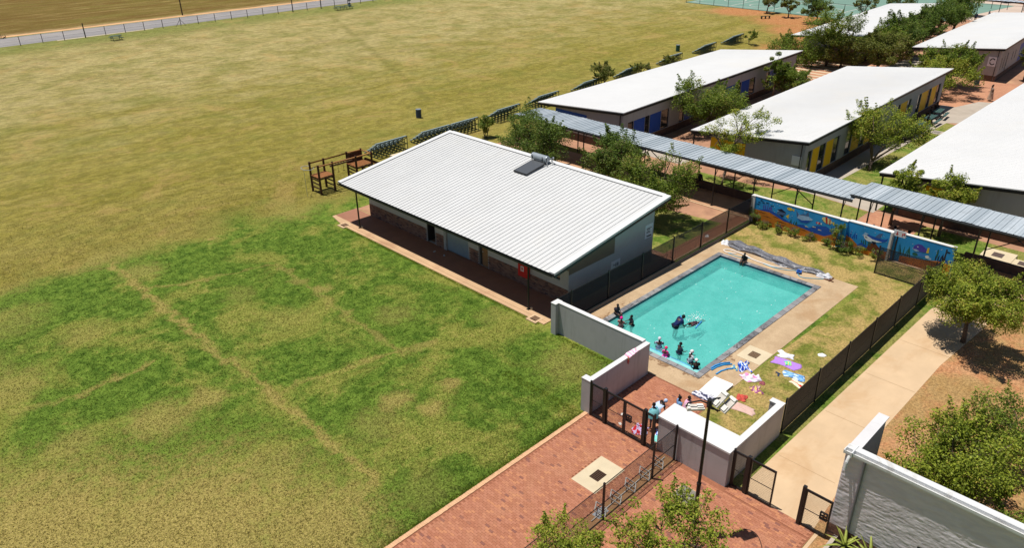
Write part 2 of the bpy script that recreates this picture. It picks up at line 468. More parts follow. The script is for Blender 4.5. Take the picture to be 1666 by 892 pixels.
m_brickbed = M('brick_joint_sand', s2l(146, 94, 70), 0.95, 0.15, 8, 0.2)
m_walk = M('walkway_brick_floor', s2l(180, 140, 108), 0.9, 0.12, 1.5, 0.2, 30, dirt=(*s2l(160, 110, 80)[:3], 0.6), dscale=0.4)

# wild grassland beyond the road
def wild_material():
    g = NG('wild_grass')
    x, y, z = g.sep(g.pos())
    st = g.noise(g.comb(g.math('MULTIPLY', x, 0.035), g.math('MULTIPLY', y, 0.2), 0.0), 1.0, 7, 0.7, 0.7)
    st2 = g.noise(g.comb(g.math('MULTIPLY', x, 0.12), g.math('MULTIPLY', y, 0.5), 5.0), 1.0, 6, 0.7, 0.5)
    c = g.mix(g.smooth(st, 0.35, 0.62), s2l(122, 94, 48), s2l(128, 114, 54))
    c = g.mix(g.smooth(st2, 0.45, 0.7), c, s2l(160, 138, 82))
    c = g.mix(g.math('MULTIPLY', g.smooth(g.noise(g.pos(), 2.5, 6, .75), 0.3, 0.55, 1, 0), 0.5), c, s2l(58, 44, 20))
    edge = g.smooth(g.math('ADD', y, g.math('MULTIPLY', g.math('SUBTRACT', st2, 0.5), 12.0)), 157.0, 160.5, 1.0, 0.0)
    c = g.mix(edge, c, g.mix(g.smooth(g.noise(g.comb(g.math('MULTIPLY', x, .3), y, 0.0), 1.2, 5, .7), .35, .6), s2l(150, 124, 82), s2l(196, 166, 120)))
    g.bump(g.noise(g.pos(), 3.0, 6, .75), 0.9, 0.5)
    return g.fin(c, 0.95, spec=0.1)
m_wild = wild_material()

# ------------------------------------------------------------------ ground sheets
PX0, PX1, PY0, PY1 = 27.30, 39.62, 15.28, 21.50     # water rectangle
CW = 0.34                                            # coping width
def holed(mb, X0, X1, Y0, Y1, hx0, hx1, hy0, hy1, z):
    xs, ys = [X0, hx0, hx1, X1], [Y0, hy0, hy1, Y1]
    for i in range(3):
        for j in range(3):
            if i == 1 and j == 1: continue
            if xs[i] < xs[i + 1] and ys[j] < ys[j + 1]:
                mb.sheet([(xs[i], ys[j]), (xs[i + 1], ys[j]), (xs[i + 1], ys[j + 1]), (xs[i], ys[j + 1])], z)
mb = MB(); holed(mb, -700, 1400, -700, 1400, PX0 - .2, PX1 + .2, PY0 - .2, PY1 + .2, 0.0); mb.build('grass_field', m_field, kind='structure')

def ground(name, poly, z, m): return MB().sheet(poly, z).build(name, m, kind='structure')
ground('wild_grassland', [(-700, 154.6), (1400, 160), (1400, 1380), (-700, 1380)], 0.004, m_wild)
ground('verge_strip', [(-300, 153.6), (700, 160), (700, 161.5), (-300, 155.1)], 0.008, M('verge_soil', s2l(206, 160, 116), .95, .12, .5))
ground('tar_road', [(-300, 143.8), (20, 145.0), (100, 146.8), (700, 152), (700, 160.2), (100, 156.1), (20, 154.7), (-300, 153.8)], 0.012, m_tar)
mb = MB()
mb.sheet([(-300, 148.6), (20, 149.9), (100, 151.6), (100, 151.75), (20, 150.05), (-300, 148.75)], 0.016)
mb.build('road_line', m_line, kind='structure')
ground('gravel_strip', [(36, 144.6), (52, 144.9), (52, 145.6), (36, 145.4)], 0.014, M('pale_gravel', s2l(176, 164, 140), .95, .15, 1.5))

# school yard
ground('school_yard', [(50.2, 3.0), (70, -30), (190, -30), (190, 38), (126, 46.2), (90, 47.5), (70, 46.8), (50.2, 46.0)], 0.004, m_orange)
ground('yard_lawn', [(49.6, 17.7), (53.3, 17.7), (54.0, 22.9), (52.7, 26), (52.5, 31.3), (49.6, 31.8)], 0.008, m_green)
ground('yard_lawn', [(54.2, 16.5), (80.0, 16.5), (81.4, 21.6), (58, 22.1), (54.4, 21.8)], 0.008, m_green)
ground('yard_lawn', [(49.6, 4.0), (53.3, 4.0), (53.4, 13.9), (49.6, 13.9)], 0.008, m_green)
ground('yard_lawn', [(103, 31.4), (125, 32.6), (125, 34.6), (103, 33.6)], 0.008, m_green)
ground('concrete_path', [(53.4, 17.4), (55.6, 17.4), (55.8, 23.4), (54.1, 23.4)], 0.012, m_conc)
ground('concrete_path', [(55.8, 22.1), (81.4, 21.6), (82.3, 20.4), (93.0, 20.6), (92.4, 21.9), (88.4, 23.0), (88.4, 24.3), (56, 23.4)], 0.012, m_conc)
ground('concrete_path', [(53.0, 33.5), (56.5, 33.5), (57, 39.3), (53.0, 39.0)], 0.012, m_conc)
ground('concrete_path', [(104, 33.4), (113, 33.4), (113, 36.2), (104, 36.2)], 0.012, m_conc)
ground('brick_yard', [(82.3, 20.0), (104, 20.0), (103, 33.2), (90, 34), (88.4, 24.3), (88.4, 22.8)], 0.008, m_yard)
ground('brick_yard', [(50.2, 13.9), (53.6, 13.9), (53.6, 17.4), (50.2, 17.4)], 0.008, m_yard)
ground('brick_yard', [(88.6, 36.0), (104, 36.6), (104, 46.4), (88.6, 45.8)], 0.008, m_yard)
mb = MB()
for i in range(10):
    xx = 89.6 + i * 1.45
    mb.sheet([(xx, 36.3), (xx + .5, 36.3), (xx + .5, 46.0), (xx, 46.0)], 0.012)
mb.build('paving_stripe', m_pale, kind='structure')
ground('parking_ground', [(150, 36), (300, 20), (300, 60), (157, 52)], 0.012, M('parking_tar', s2l(192, 172, 156), .9, .06, .3))
ground('parking_soil', [(176, 34), (320, 10), (320, 40), (182, 45)], 0.016, m_orange)
# strip behind the changing block and along the walkway
ground('garden_soil', [(28.1, 45.4), (28.1, 24.1), (46.3, 23.25), (46.3, 50), (36.2, 50), (36.2, 45.4)], 0.004, m_orange)
ground('garden_lawn', [(37.4, 24.3), (44.3, 24.2), (43.7, 28.9), (41.0, 30.6), (37.4, 29.5)], 0.008, m_green)
ground('brick_path', [(27.95, 23.25), (46.3, 23.25), (46.3, 24.2), (37.4, 24.3), (36.3, 25.2), (36.3, 24.2), (27.95, 24.2)], 0.012, M('brick_path_red', s2l(164, 112, 86), .9, .12, 1.2, .2, 30))
ground('walkway_floor', [(46.3, 2.5), (49.3, 2.5), (49.3, 49.5), (46.3, 49.5)], 0.016, m_walk)
MB().box((46.22, 2.5, 0.0), (46.36, 49.5, 0.05)).build('kerb', m_kerb, kind='structure')
# inside the pool fence
ground('pool_lawn', [(22.4, 9.8), (46.2, 9.6), (46.2, 23.0), (40.5, 23.0), (40.5, 13.0), (25.8, 13.5), (22.4, 13.5)], 0.004, m_lawn)
ground('verge_lawn', [(21.7, 9.0), (44, 9.0), (44, 10.2), (21.7, 10.2)], 0.006, m_green)
ground('bare_soil', [(20.2, -16), (49.5, -16), (49.5, 7.0), (46.6, 9.2), (44, 9.2), (30, 8.4), (21.75, 8.4), (21.75, 6.62), (20.2, 6.55)], 0.005, m_soil)
ground('sandy_path', [(21.72, 9.72), (41.5, 9.45), (45.4, 9.15), (46.25, 9.1), (46.25, 6.6), (41, 6.75), (36.19, 7.13), (27.7, 7.18), (21.72, 6.7)], 0.012, m_path)
mb = MB()
for k in range(5):
    xx = 24.6 + k * 4.2; ya, yb = (9.6 - (xx - 22) * .012), (7.2 if xx < 36 else 6.95)
    mb.sheet([(xx, yb), (xx + .022, yb), (xx + .022, ya), (xx, ya)], 0.0165)
mb.build('path_joint', M('path_joint_sand', s2l(168, 138, 104), .95, .1), kind='structure')
# pool deck
mb = MB(); holed(mb, 25.72, 41.5, 13.42, 22.62, PX0 - CW, PX1 + CW, PY0 - CW, PY1 + CW, 0.016)
mb.sheet([(25.72, 22.62), (41.2, 22.62), (42.0, 22.95), (25.72, 22.95)], 0.0161)
mb.build('pool_deck', m_deck, kind='structure')
MB().box((25.7, 22.86, 0.0), (46.3, 22.98, 0.09)).build('kerb', m_kerb, kind='structure')
MB().box((25.7, 23.14, 0.0), (46.3, 23.24, 0.07)).build('kerb', m_kerb, kind='structure')

# ------------------------------------------------------------------ brick paving
m_pv = paver_material('brick_paver', False); m_pva = paver_material('brick_paver_field', True)
paving = MB().sheet([(-6, 6.6), (21.73, 6.6), (21.73, 10.15), (21.25, 10.15), (21.25, 17.15), (-6, 17.15)], 0.008).sheet([(21.251, 10.151), (21.5, 10.151), (21.5, 13.449), (21.251, 13.449)], 0.0082).sheet([(21.25, 13.45), (25.72, 13.45), (25.72, 17.0), (21.25, 17.0)], 0.008).build('brick_paving', m_brickbed, kind='structure')
rng = random.Random(3)
slots = []
def in_rect(x, y, r): return r[0] <= x <= r[1] and r[2] <= y <= r[3]
holes = [(17.5, 19.42, 13.5, 14.8), (19.45, 20.45, 10.5, 11.5), (15.2, 21.3, 12.36, 13.0)]
def fill(rx0, rx1, ry0, ry1):
    nrow = int((rx1 - rx0) / 0.1)
    for i in range(nrow):
        xx = rx0 + 0.05 + i * 0.1
        yy = ry0 + 0.1 + (0.1 if i % 2 else 0.0)
        while yy < ry1 - 0.09:
            if not any(in_rect(xx, yy, h) for h in holes):
                px, py = project(xx, yy, 0)
                if -120 < px < 1790 and py < 1010: slots.append((xx, yy))
            yy += 0.2
fill(8.0, 21.2, 6.65, 17.0); fill(21.2, 21.7, 6.65, 10.1); fill(21.3, 25.7, 13.5, 16.95)
slots.sort(key=lambda s: (0 if (0 < project(s[0], s[1], 0)[0] < 1666 and project(s[0], s[1], 0)[1] < 890) else 1, s[0] ** 2 + s[1] ** 2))
bm_ = MB().box((-.048, -.097, -.012), (.048, .097, .012)); bo = bm_.build('brick', m_pv); bme = bo.data; bpy.data.objects.remove(bo)
pieces('brick', bme, [((x, y, 0.016 + rng.uniform(-.002, .002)), rng.uniform(-.015, .015)) for x, y in slots[:300]], paving)
mb = MB()
for x, y in slots[300:]:
    mb.t = rng.random(); dz = rng.uniform(-.002, .002)
    hx, hy, zt = .048, .097, .028 + dz
    mb.add([(x - hx, y - hy, zt), (x + hx, y - hy, zt), (x + hx, y + hy, zt), (x - hx, y + hy, zt),
            (x - hx - .001, y - hy - .001, .008), (x + hx + .001, y - hy - .001, .008), (x + hx + .001, y + hy + .001, .008), (x - hx - .001, y + hy + .001, .008)],
           [(0, 1, 2, 3), (4, 5, 1, 0), (5, 6, 2, 1), (6, 7, 3, 2), (7, 4, 0, 3)])
mb.build('brick_field', m_pva, paving, tone=True, kind='stuff')
# pale edging course against the grass
em = MB()
m_edge = M('edging_brick', s2l(208, 164, 126), .9, .12, 6, .2)
ebo = MB().box((-.048, -.1, -.03), (.048, .1, .03)).build('edging_brick', m_edge); ebm = ebo.data; bpy.data.objects.remove(ebo)
pieces('edging_brick', ebm, [((8.0 + i * .1, 17.12 + rng.uniform(-.006, .006), 0.008), 0) for i in range(133)], paving)
edge2 = MB().sheet([(20.2, 6.45), (21.72, 6.45), (21.72, 6.58), (20.2, 6.58)], 0.02)
edge2.build('kerb', m_kerb, kind='structure')
ground('rack_strip', [(15.0, 12.4), (21.3, 12.4), (21.3, 13.0), (15.0, 13.0)], 0.02, M('strip_concrete', s2l(150, 112, 78), .9, .15, 2, .2))

def drain(name, label, x0, y0, x1, y1, gx0, gy0, gx1, gy1, zt=0.03, cat='drain', bars='y'):
    t = thing(name, label, cat, ((x0 + x1) / 2, (y0 + y1) / 2, 0))
    mb = MB(); holed(mb, x0, x1, y0, y1, gx0, gx1, gy0, gy1, zt)
    xs = [(x0, y0), (x1, y0), (x1, y1), (x0, y1)]
    for i in range(4):
        a, b = xs[i], xs[(i + 1) % 4]
        mb.add([(a[0], a[1], 0), (b[0], b[1], 0), (b[0], b[1], zt), (a[0], a[1], zt)], [(0, 1, 2, 3)])
    mb.build('surround', m_kerb if name == 'downpipe_drain' else m_pale, t)
    MB().sheet([(gx0, gy0), (gx1, gy0), (gx1, gy1), (gx0, gy1)], zt - .022).build('pit', M('drain_shade', (.012, .01, .008, 1), .9), t)  # flat black sheet paints the shade below the grate bars
    m = M('rusty_grate', s2l(82, 56, 40), .7, .2, 10)
    n = 7
    for i in range(n):
        if bars == 'y':
            xx = gx0 + (gx1 - gx0) * (i + .5) / n
            MB().box((xx - .018, gy0 + .002, zt - .02), (xx + .018, gy1 - .002, zt + .002)).build('grate_bar', m, t)
        else:
            yy = gy0 + (gy1 - gy0) * (i + .5) / n
            MB().box((gx0 + .002, yy - .018, zt - .02), (gx1 - .002, yy + .018, zt + .002)).build('grate_bar', m, t)
    return t
drain('storm_drain', 'square pale concrete apron with a rusty grate in the open brick paving', 17.5, 13.55, 19.4, 14.78, 18.1, 13.9, 18.68, 14.36, 0.032)
drain('storm_drain', 'square pale concrete apron with a rusty grate set in the pool deck near the noodles', 30.0, 13.44, 31.36, 14.72, 30.42, 13.86, 30.95, 14.34, 0.03)
drain('downpipe_drain', 'small concrete gully box at the playground end of the verandah edge', 25.2, 42.9, 25.95, 43.7, 25.36, 43.05, 25.8, 43.55, 0.06)
drain('downpipe_drain', 'small concrete gully box at the verandah corner nearest the pool screen wall', 25.2, 24.15, 25.95, 24.9, 25.36, 24.3, 25.8, 24.75, 0.06)
t = thing('manhole', 'grey square manhole cover set in the brick paving behind the floodlight post', 'manhole cover', (19.95, 11, 0))
MB().box((19.45, 10.5, 0), (20.45, 11.5, .024)).build('frame', M('manhole_rim', s2l(196, 160, 124), .9, .1, 4), t)
MB().box((19.54, 10.59, 0.024), (20.36, 11.41, .032)).build('cover', M('manhole_grey', s2l(128, 122, 112), .85, .1, 4), t)

# pool cavity
pool = MB()
bz = -.82
x0, x1, y0, y1 = PX0, PX1, PY0, PY1
pool.add([(x0, y0, bz), (x1, y0, bz), (x1, y1, bz), (x0, y1, bz), (x0, y0, .01), (x1, y0, .01), (x1, y1, .01), (x0, y1, .01)],
         [(0, 1, 2, 3), (4, 5, 1, 0), (5, 6, 2, 1), (6, 7, 3, 2), (7, 4, 0, 3)])
m_plaster = M('pool_plaster', s2l(176, 226, 218), .7, .06, .6)
pool_o = thing('swimming_pool', 'rectangular turquoise swimming pool with grey stone coping inside the fence', 'swimming pool', (33.5, 18.4, 0))
pool.build('pool_basin', m_plaster, pool_o)
MB().box((x0 + .002, y0 + .002, bz + .01), (x0 + .40, y1 - .002, -.092)).build('step_bench', M('step_plaster', s2l(136, 206, 204), .3, .1, 2, spec=.5), pool_o)
wl = MB(); m_wt = M('waterline_tile', s2l(34, 62, 96), .35, .25, 9, spec=.5)
for (a, b) in (((x0 + .001, y0 + .001, -.26), (x0 + .013, y1 - .001, .008)), ((x1 - .013, y0 + .001, -.26), (x1 - .001, y1 - .001, .008)),
               ((x0 + .014, y0 + .001, -.26), (x1 - .014, y0 + .013, .008)), ((x0 + .014, y1 - .013, -.26), (x1 - .014, y1 - .001, .008))):
    wl.box(a, b)
wl.build('waterline_band', m_wt, pool_o)
MB().box((x0 + .402, y0 + .016, -.3), (x0 + .50, y1 - .016, -.094)).build('step_edge_tiles', M('step_tile', s2l(84, 156, 190), .35, .35, 5), pool_o)

g = NG('pool_water')
nz = g.noise(g.pos(), 1.1, 4, .6, .3); nf = g.noise(g.pos(), 5.5, 4, .6, .6)
g.bump(g.math('ADD', nf, g.math('MULTIPLY', nz, .6)), 0.28, 0.05)
g.fin(g.mix(g.math('ADD', g.math('MULTIPLY', g.smooth(nz, .3, .7), .7), g.math('MULTIPLY', g.smooth(nf, .45, .7), .45)), s2l(78, 174, 168), s2l(106, 196, 190)), 0.08, spec=.5)  # caustic-like lighter ripples painted into the water colour
tr = g.node('ShaderNodeBsdfTransparent'); tr.inputs[0].default_value = (.62, .93, .90, 1)
mx = g.node('ShaderNodeMixShader'); mx.inputs[0].default_value = .52
g.t.links.new(tr.outputs[0], mx.inputs[1]); g.t.links.new(g.b.outputs[0], mx.inputs[2]); g.t.links.new(mx.outputs[0], g.out.inputs[0])
WZ = -0.10
MB().sheet([(x0 + .014, y0 + .014), (x1 - .014, y0 + .014), (x1 - .014, y1 - .014), (x0 + .014, y1 - .014)], WZ).build('water', g.m, kind='structure')

# coping tiles, each its own piece
g = NG('coping_stone')
rr = g.node('ShaderNodeObjectInfo').outputs['Random']
c = g.mix(rr, s2l(112, 112, 116), s2l(150, 148, 148))
c = g.mix(g.math('MULTIPLY', g.smooth(g.noise(g.pos(), 1.3, 5, .7, .8), .52, .64), .75), c, s2l(58, 56, 58))
g.bump(g.noise(g.pos(), 30, 4, .6), .3, .01); m_cop = g.fin(c, .7, spec=.4)
MB().box((x0 - CW, y0 - CW, -.02), (x1 + CW, y0 - .002, .01)).box((x0 - CW, y1 + .002, -.02), (x1 + CW, y1 + CW, .01)).box((x0 - CW, y0 - .002, -.02), (x0 - .002, y1 + .002, .01)).box((x1 + .002, y0 - .002, -.02), (x1 + CW, y1 + .002, .01)).build('coping_bed', m_kerb, pool_o)
def tilemesh(w, l):
    o = MB().box((-w / 2, -l / 2, 0), (w / 2, l / 2, .035)).build('coping_tile', m_cop); me = o.data; bpy.data.objects.remove(o); return me
L = x1 - x0 + 2 * CW; n = 25; step = L / n; tm = tilemesh(step - .02, CW - .01)
locs = []
for i in range(n):
    for yy in (y0 - CW / 2 + .012, y1 + CW / 2 - .012): locs.append(((x0 - CW + step * (i + .5), yy, .011 + rng.uniform(-.002, .003)), 0))
pieces('coping_tile', tm, locs, pool_o)
Ly = y1 - y0 - .03; n = 12; step = Ly / n; tm = tilemesh(CW - .01, step - .02)
locs = []
for i in range(n):
    for xx in (x0 - CW / 2 + .012, x1 + CW / 2 - .012): locs.append(((xx, y0 + .015 + step * (i + .5), .011 + rng.uniform(-.002, .003)), 0))
pieces('coping_tile', tm, locs, pool_o)
# ------------------------------------------------------------------ building materials
m_roof = M('white_roof_sheet', (.60, .60, .592, 1), .5, .03, .5, 0.03, 8, spec=.35, dirt=(.60, .59, .56, .5), dscale=.25, streak=(.12, 2.2, 0, .35, (.52, .51, .49, 1)))
m_roof2 = M('cream_roof_sheet', (.66, .655, .645, 1), .5, .025, .3, 0, spec=.35, dirt=(.68, .655, .61, .6), dscale=.12, streak=(1.6, .1, 0, .25, (.64, .62, .58, 1)))
m_dark = M('dark_steel', (.012, .014, .014, 1), .5, .2, 5, spec=.4)
m_black = M('black_powder_coat', (.014, .014, .015, 1), .45, .15, 6, spec=.4)
m_plast = M('white_plaster', s2l(182, 179, 177), .85, .04, 1.2, .15, 30, dirt=(*s2l(190, 190, 186)[:3], .5), dscale=.5)
m_wallw = M('pool_wall_plaster', (.47, .45, .45, 1), .85, .04, 1.2, .12, 40, dirt=(.38, .36, .35, .4), dscale=.6, streak=(3.5, 3.5, .35, .45, (.31, .295, .28, 1)))
m_beige = M('beige_plaster', (.365, .37, .37, 1), .85, .05, .8, .15, 30, dirt=(.30, .28, .26, .5), dscale=.4, streak=(2.5, 2.5, .3, .35, (.25, .23, .21, 1)))
m_tanp = M('tan_band_paint', (.21, .17, .12, 1), .8, .05, 1)
m_plinth = M('plinth_brick_brown', (.12, .075, .055, 1), .9, .2, 3, .3, 20)
m_soff = M('soffit_boards', (.5, .49, .46, 1), .8, .05)
m_glass = NG('window_glass').fin((.015, .02, .024, 1), .06, spec=.6)
m_alu = M('dark_window_frame', (.03, .03, .032, 1), .4, .1)
m_blue = M('royal_blue_paint', s2l(16, 74, 162), .55, .06, 1.5)
m_yel = M('yellow_paint', s2l(236, 186, 14), .55, .05, 1.5)
m_sign = M('sign_white', s2l(222, 224, 228), .5, .03)
m_ink = M('sign_black', (.02, .02, .025, 1), .5, .05)
m_red = M('sign_red', s2l(196, 30, 34), .5, .08)
m_galv = M('galvanised', s2l(186, 190, 194), .4, .08, 4, 0, metal=.55, spec=.5)

g = NG('face_brick'); t = g.attr('tone')
c = g.mix(t, (.17, .085, .06, 1), (.30, .17, .12, 1)); c = g.mix(g.smooth(t, .88, .9), c, (.10, .06, .055, 1))
g.bump(g.noise(g.pos(), 50, 4, .6), .3, .01); m_fb = g.fin(c, .9, spec=.2)
m_mort = M('mortar', (.30, .26, .23, 1), .95, .1, 10)

def hexa(mb, p, q, t, za, zb, zc, zd):
    "upright slab from p to q (xy), thickness t to the right of p->q, bottoms za(p) zb(q), tops zc(p) zd(q)"
    d = Vector((q[0] - p[0], q[1] - p[1], 0)).normalized(); nrm = Vector((-d.y, d.x, 0)) * t
    P0, Q0 = Vector((p[0], p[1], 0)), Vector((q[0], q[1], 0))
    P1, Q1 = P0 + nrm, Q0 + nrm
    vs = [(P0.x, P0.y, za), (Q0.x, Q0.y, zb), (Q1.x, Q1.y, zb), (P1.x, P1.y, za), (P0.x, P0.y, zc), (Q0.x, Q0.y, zd), (Q1.x, Q1.y, zd), (P1.x, P1.y, zc)]
    return mb.add(vs, [(3, 2, 1, 0), (4, 5, 6, 7), (0, 1, 5, 4), (1, 2, 6, 5), (2, 3, 7, 6), (3, 0, 4, 7)])

def wall(mb, p, q, z0, zp, zq, t, opens=()):
    "wall with openings (s0,s1,zlow,zhigh) in metres along p->q; sloping top zp..zq"
    L = math.hypot(q[0] - p[0], q[1] - p[1]); 
    L0 = L
    at = lambda s: (p[0] + (q[0] - p[0]) * s / L0, p[1] + (q[1] - p[1]) * s / L0)
    zt = lambda s: zp + (zq - zp) * s / L0
    s = 0.003; L -= 0.003
    for (a, b, lo, hi) in sorted(opens):
        if a - s > 1e-4: hexa(mb, at(s), at(a), t, z0, z0, zt(s), zt(a))
        if lo > z0 + 1e-4: hexa(mb, at(a), at(b), t, z0, z0, lo, lo)
        if hi < zt(a) - 1e-3: hexa(mb, at(a), at(b), t, hi, hi, zt(a), zt(b))
        s = b
    if L - s > 1e-4: hexa(mb, at(s), at(L), t, z0, z0, zt(s), zt(L))
    return at

def window(parent, a, b, z0, z1, inset=.08, t=.2, panes=1, rails=1):
    "a,b: xy ends of the opening on the outer face, wall thickness to the left of a->b"
    d = Vector((b[0] - a[0], b[1] - a[1], 0)); L = d.length; d.normalize(); n = Vector((-d.y, d.x, 0))
    A = Vector((a[0], a[1], 0)) + n * inset
    f = MB(); w = .05
    def seg(s0, s1, za, zb):
        pts = []
        for (s, o) in ((s0, 0), (s1, 0), (s1, .05), (s0, .05)):
            v = A + d * s + n * o; pts.append((v.x, v.y))
        f.prism(pts, za, zb)
    seg(.004, w, z0 + .004, z1 - .004); seg(L - w, L - .004, z0 + .004, z1 - .004)
    seg(w, L - w, z0 + .004, z0 + w); seg(w, L - w, z1 - w, z1 - .004)
    for i in range(1, rails + 1):
        zz = z0 + (z1 - z0) * i / (rails + 1); seg(w, L - w, zz - .02, zz + .02)
    o = f.build('window', m_alu, parent)
    pts = []
    for (s, k) in ((w - .01, .02), (L - w + .01, .02), (L - w + .01, .03), (w - .01, .03)):
        v = A + d * s + n * k; pts.append((v.x, v.y))
    MB().prism(pts, z0 + w - .01, z1 - w + .01).build('pane', m_glass, o)
    return o

def bricks(mb, p, q, z0, z1, out, gap=(), L=.22, H=.075):
    "real bricks standing 8 mm proud of the wall between p and q"
    D = Vector((q[0] - p[0], q[1] - p[1], 0)); W = D.length; D.normalize()
    N = Vector((out[0], out[1], 0))
    rows = int((z1 - z0) / (H + .01)); r = random.Random(5)
    for j in range(rows):
        z = z0 + j * (H + .01) + .006
        s = .005 - (L / 2 if j % 2 else 0)
        while s < W - .03:
            a, b = max(s, .004), min(s + L, W - .004)
            if b - a > .04 and not any(g0 - .02 < (a + b) / 2 < g1 + .02 for g0, g1 in gap):
                mb.t = r.random(); e = .008 + r.uniform(-.003, .003)
                A = Vector((p[0], p[1], 0)) + D * a; B = Vector((p[0], p[1], 0)) + D * b
                A2, B2 = A + N * e, B + N * e
                mb.add([(A2.x, A2.y, z), (B2.x, B2.y, z), (B2.x, B2.y, z + H), (A2.x, A2.y, z + H), (A.x, A.y, z), (B.x, B.y, z), (B.x, B.y, z + H), (A.x, A.y, z + H)],
                       [(0, 1, 2, 3), (0, 4, 5, 1), (3, 2, 6, 7), (0, 3, 7, 4), (1, 5, 6, 2)])
            s += L + .012

# ------------------------------------------------------------------ changing block
RX0, RX1, RY0, RY1, RZ0, RK = 25.98, 36.35, 23.5, 44.05, 3.0, 0.139
rz = lambda x: RZ0 + (x - RX0) * RK
WX0, WX1, WY0, WY1 = 27.95, 35.85, 24.2, 43.5
cb = thing('changing_block', 'long changing block beside the pool with a ribbed white lean-to roof and dark verandah', 'building', ((WX0 + WX1) / 2, (WY0 + WY1) / 2, 0))
MB().prism([(25.45, 23.75), (28.0, 23.75), (28.0, 45.4), (25.9, 45.4), (25.45, 43.3)], 0.0, .05).build('verandah_slab', m_slab, cb)
MB().sheet([(26.16, 23.76), (27.94, 23.76), (27.94, 43.4), (27.94, 45.38), (26.16, 45.38)], .0535).build('verandah_floor', M('verandah_brown_floor', s2l(152, 106, 84), .85, .1, 1, .1, 30), cb)
MB().box((25.72, 23.8, .05), (25.735, 43.9, .054)).build('slab_joint', M('joint_line', s2l(120, 86, 62), .9), cb)
mb = MB()
front_open = [(WY1 - 36.86, WY1 - 36.0, .05, 2.2), (WY1 - 34.8, WY1 - 32.67, .05, 2.35), (WY1 - 31.7, WY1 - 30.85, .05, 2.2), (WY1 - 25.35, WY1 - 24.85, 1.4, 2.1)]
wall(mb, (WX0, WY1), (WX0, WY0), 0, rz(WX0) - .12, rz(WX0) - .12, .22, front_open)
wall(mb, (WX0 + .22, WY0), (WX1, WY0), 0, rz(WX0 + .22) - .12, rz(WX1) - .12, .22)
wall(mb, (WX1, WY0 + .22), (WX1, WY1), 0, rz(WX1) - .12, rz(WX1) - .12, .22)
wall(mb, (WX1 - .22, WY1), (WX0 + .22, WY1), 0, rz(WX1 - .22) - .12, rz(WX0 + .22) - .12, .22)
mb.build('wall', m_plast, cb)
mb = MB()
gaps = [(WY1 - 36.9, WY1 - 35.96), (WY1 - 35.06, WY1 - 32.6), (WY1 - 31.75, WY1 - 30.8)]
bricks(mb, (WX0 - .012, WY1), (WX0 - .012, WY0), .05, 1.0, (-1, 0), gaps)
bricks(mb, (WX0, WY0 - .012), (WX1, WY0 - .012), .0, .9, (0, -1))
bricks(mb, (WX0, WY1 + .012), (WX1, WY1 + .012), .0, 1.0, (0, 1))
mb.build('face_bricks', m_fb, cb, tone=True, kind='stuff')
mb = MB()
prev = WY1
for (a, b) in ((36.9, 35.96), (35.06, 32.6), (31.75, 30.8), (24.19, 24.19)):
    mb.box((WX0 - .012, a, .051), (WX0 - .001, prev, .99)); prev = b
mb.box((WX0 + .001, WY0 - .012, 0), (WX1 - .001, WY0 - .001, .89)).box((WX0 + .001, WY1 + .001, 0), (WX1 - .001, WY1 + .012, .99))
mb.build('mortar_bed', m_mort, cb, kind='stuff')
# openings
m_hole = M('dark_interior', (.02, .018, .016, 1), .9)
MB().box((WX0 + .6, 35.8, .06), (WX0 + .62, 37.0, 2.3)).build('dark_backing', m_hole, cb)  # near-black panel paints the darkness of the room behind the doorway
MB().box((WX0 + .05, 36.82, .06), (WX0 + .75, 36.855, 2.15)).build('door', M('dark_door', (.05, .045, .04, 1), .6), cb)
d2 = MB().box((WX0 + .08, 30.87, .06), (WX0 + .12, 31.44, 2.18)).build('door', M('varnished_door', (.30, .16, .07, 1), .5, .15, 6), cb)
MB().box((WX0 + .05, 31.35, 1.0), (WX0 + .08, 31.41, 1.06)).build('handle', m_galv, d2)
MB().box((WX0 + .12, 31.45, .06), (WX0 + .16, 31.69, 2.18)).build('door', M('dark_door', (.05, .045, .04, 1), .6), cb)
sh = thing  # roller shutter of slats
rs = MB().box((WX0 + .06, 32.69, .07), (WX0 + .08, 34.78, 2.33)).build('roller_shutter', M('shutter_grey', s2l(128, 146, 156), .45, .05, 2, spec=.5), cb)
so = MB().box((-.012, -1.03, 0), (.012, 1.03, .07)).build('slat', M('shutter_slat', s2l(138, 156, 166), .4, .06, 2, spec=.5)); sm = so.data; bpy.data.objects.remove(so)
for i in range(27):
    o = bpy.data.objects.new('slat', sm); COL.objects.link(o); o.parent = rs
    o.location = Vector((WX0 + .05, 33.735, .09 + i * .083)) - BASE['changing_block']
MB().box((WX0 - .06, 34.81, .05), (WX0 - .001, 35.04, 2.5)).box((WX0 - .06, 32.5, 2.36), (WX0 - .001, 34.8, 2.55)).build('shutter_surround', M('surround_grey', (.34, .35, .34, 1), .8), cb)
window(cb, (WX0, 25.35), (WX0, 24.85), 1.4, 2.1)
# tan band wrapping the corner
MB().add([(WX0 + .001, WY0 - .004, 1.94), (32.0, WY0 - .004, 1.94), (32.0, WY0 - .004, rz(32.0) - .13), (WX0 + .001, WY0 - .004, rz(WX0) - .13)], [(0, 1, 2, 3)]).add([(WX0 - .004, WY0 - .003, 2.2), (WX0 - .004, 24.84, 2.2), (WX0 - .004, 24.84, rz(WX0) - .14), (WX0 - .004, WY0 - .003, rz(WX0) - .14)], [(3, 2, 1, 0)]).build('painted_band', m_tanp, cb)
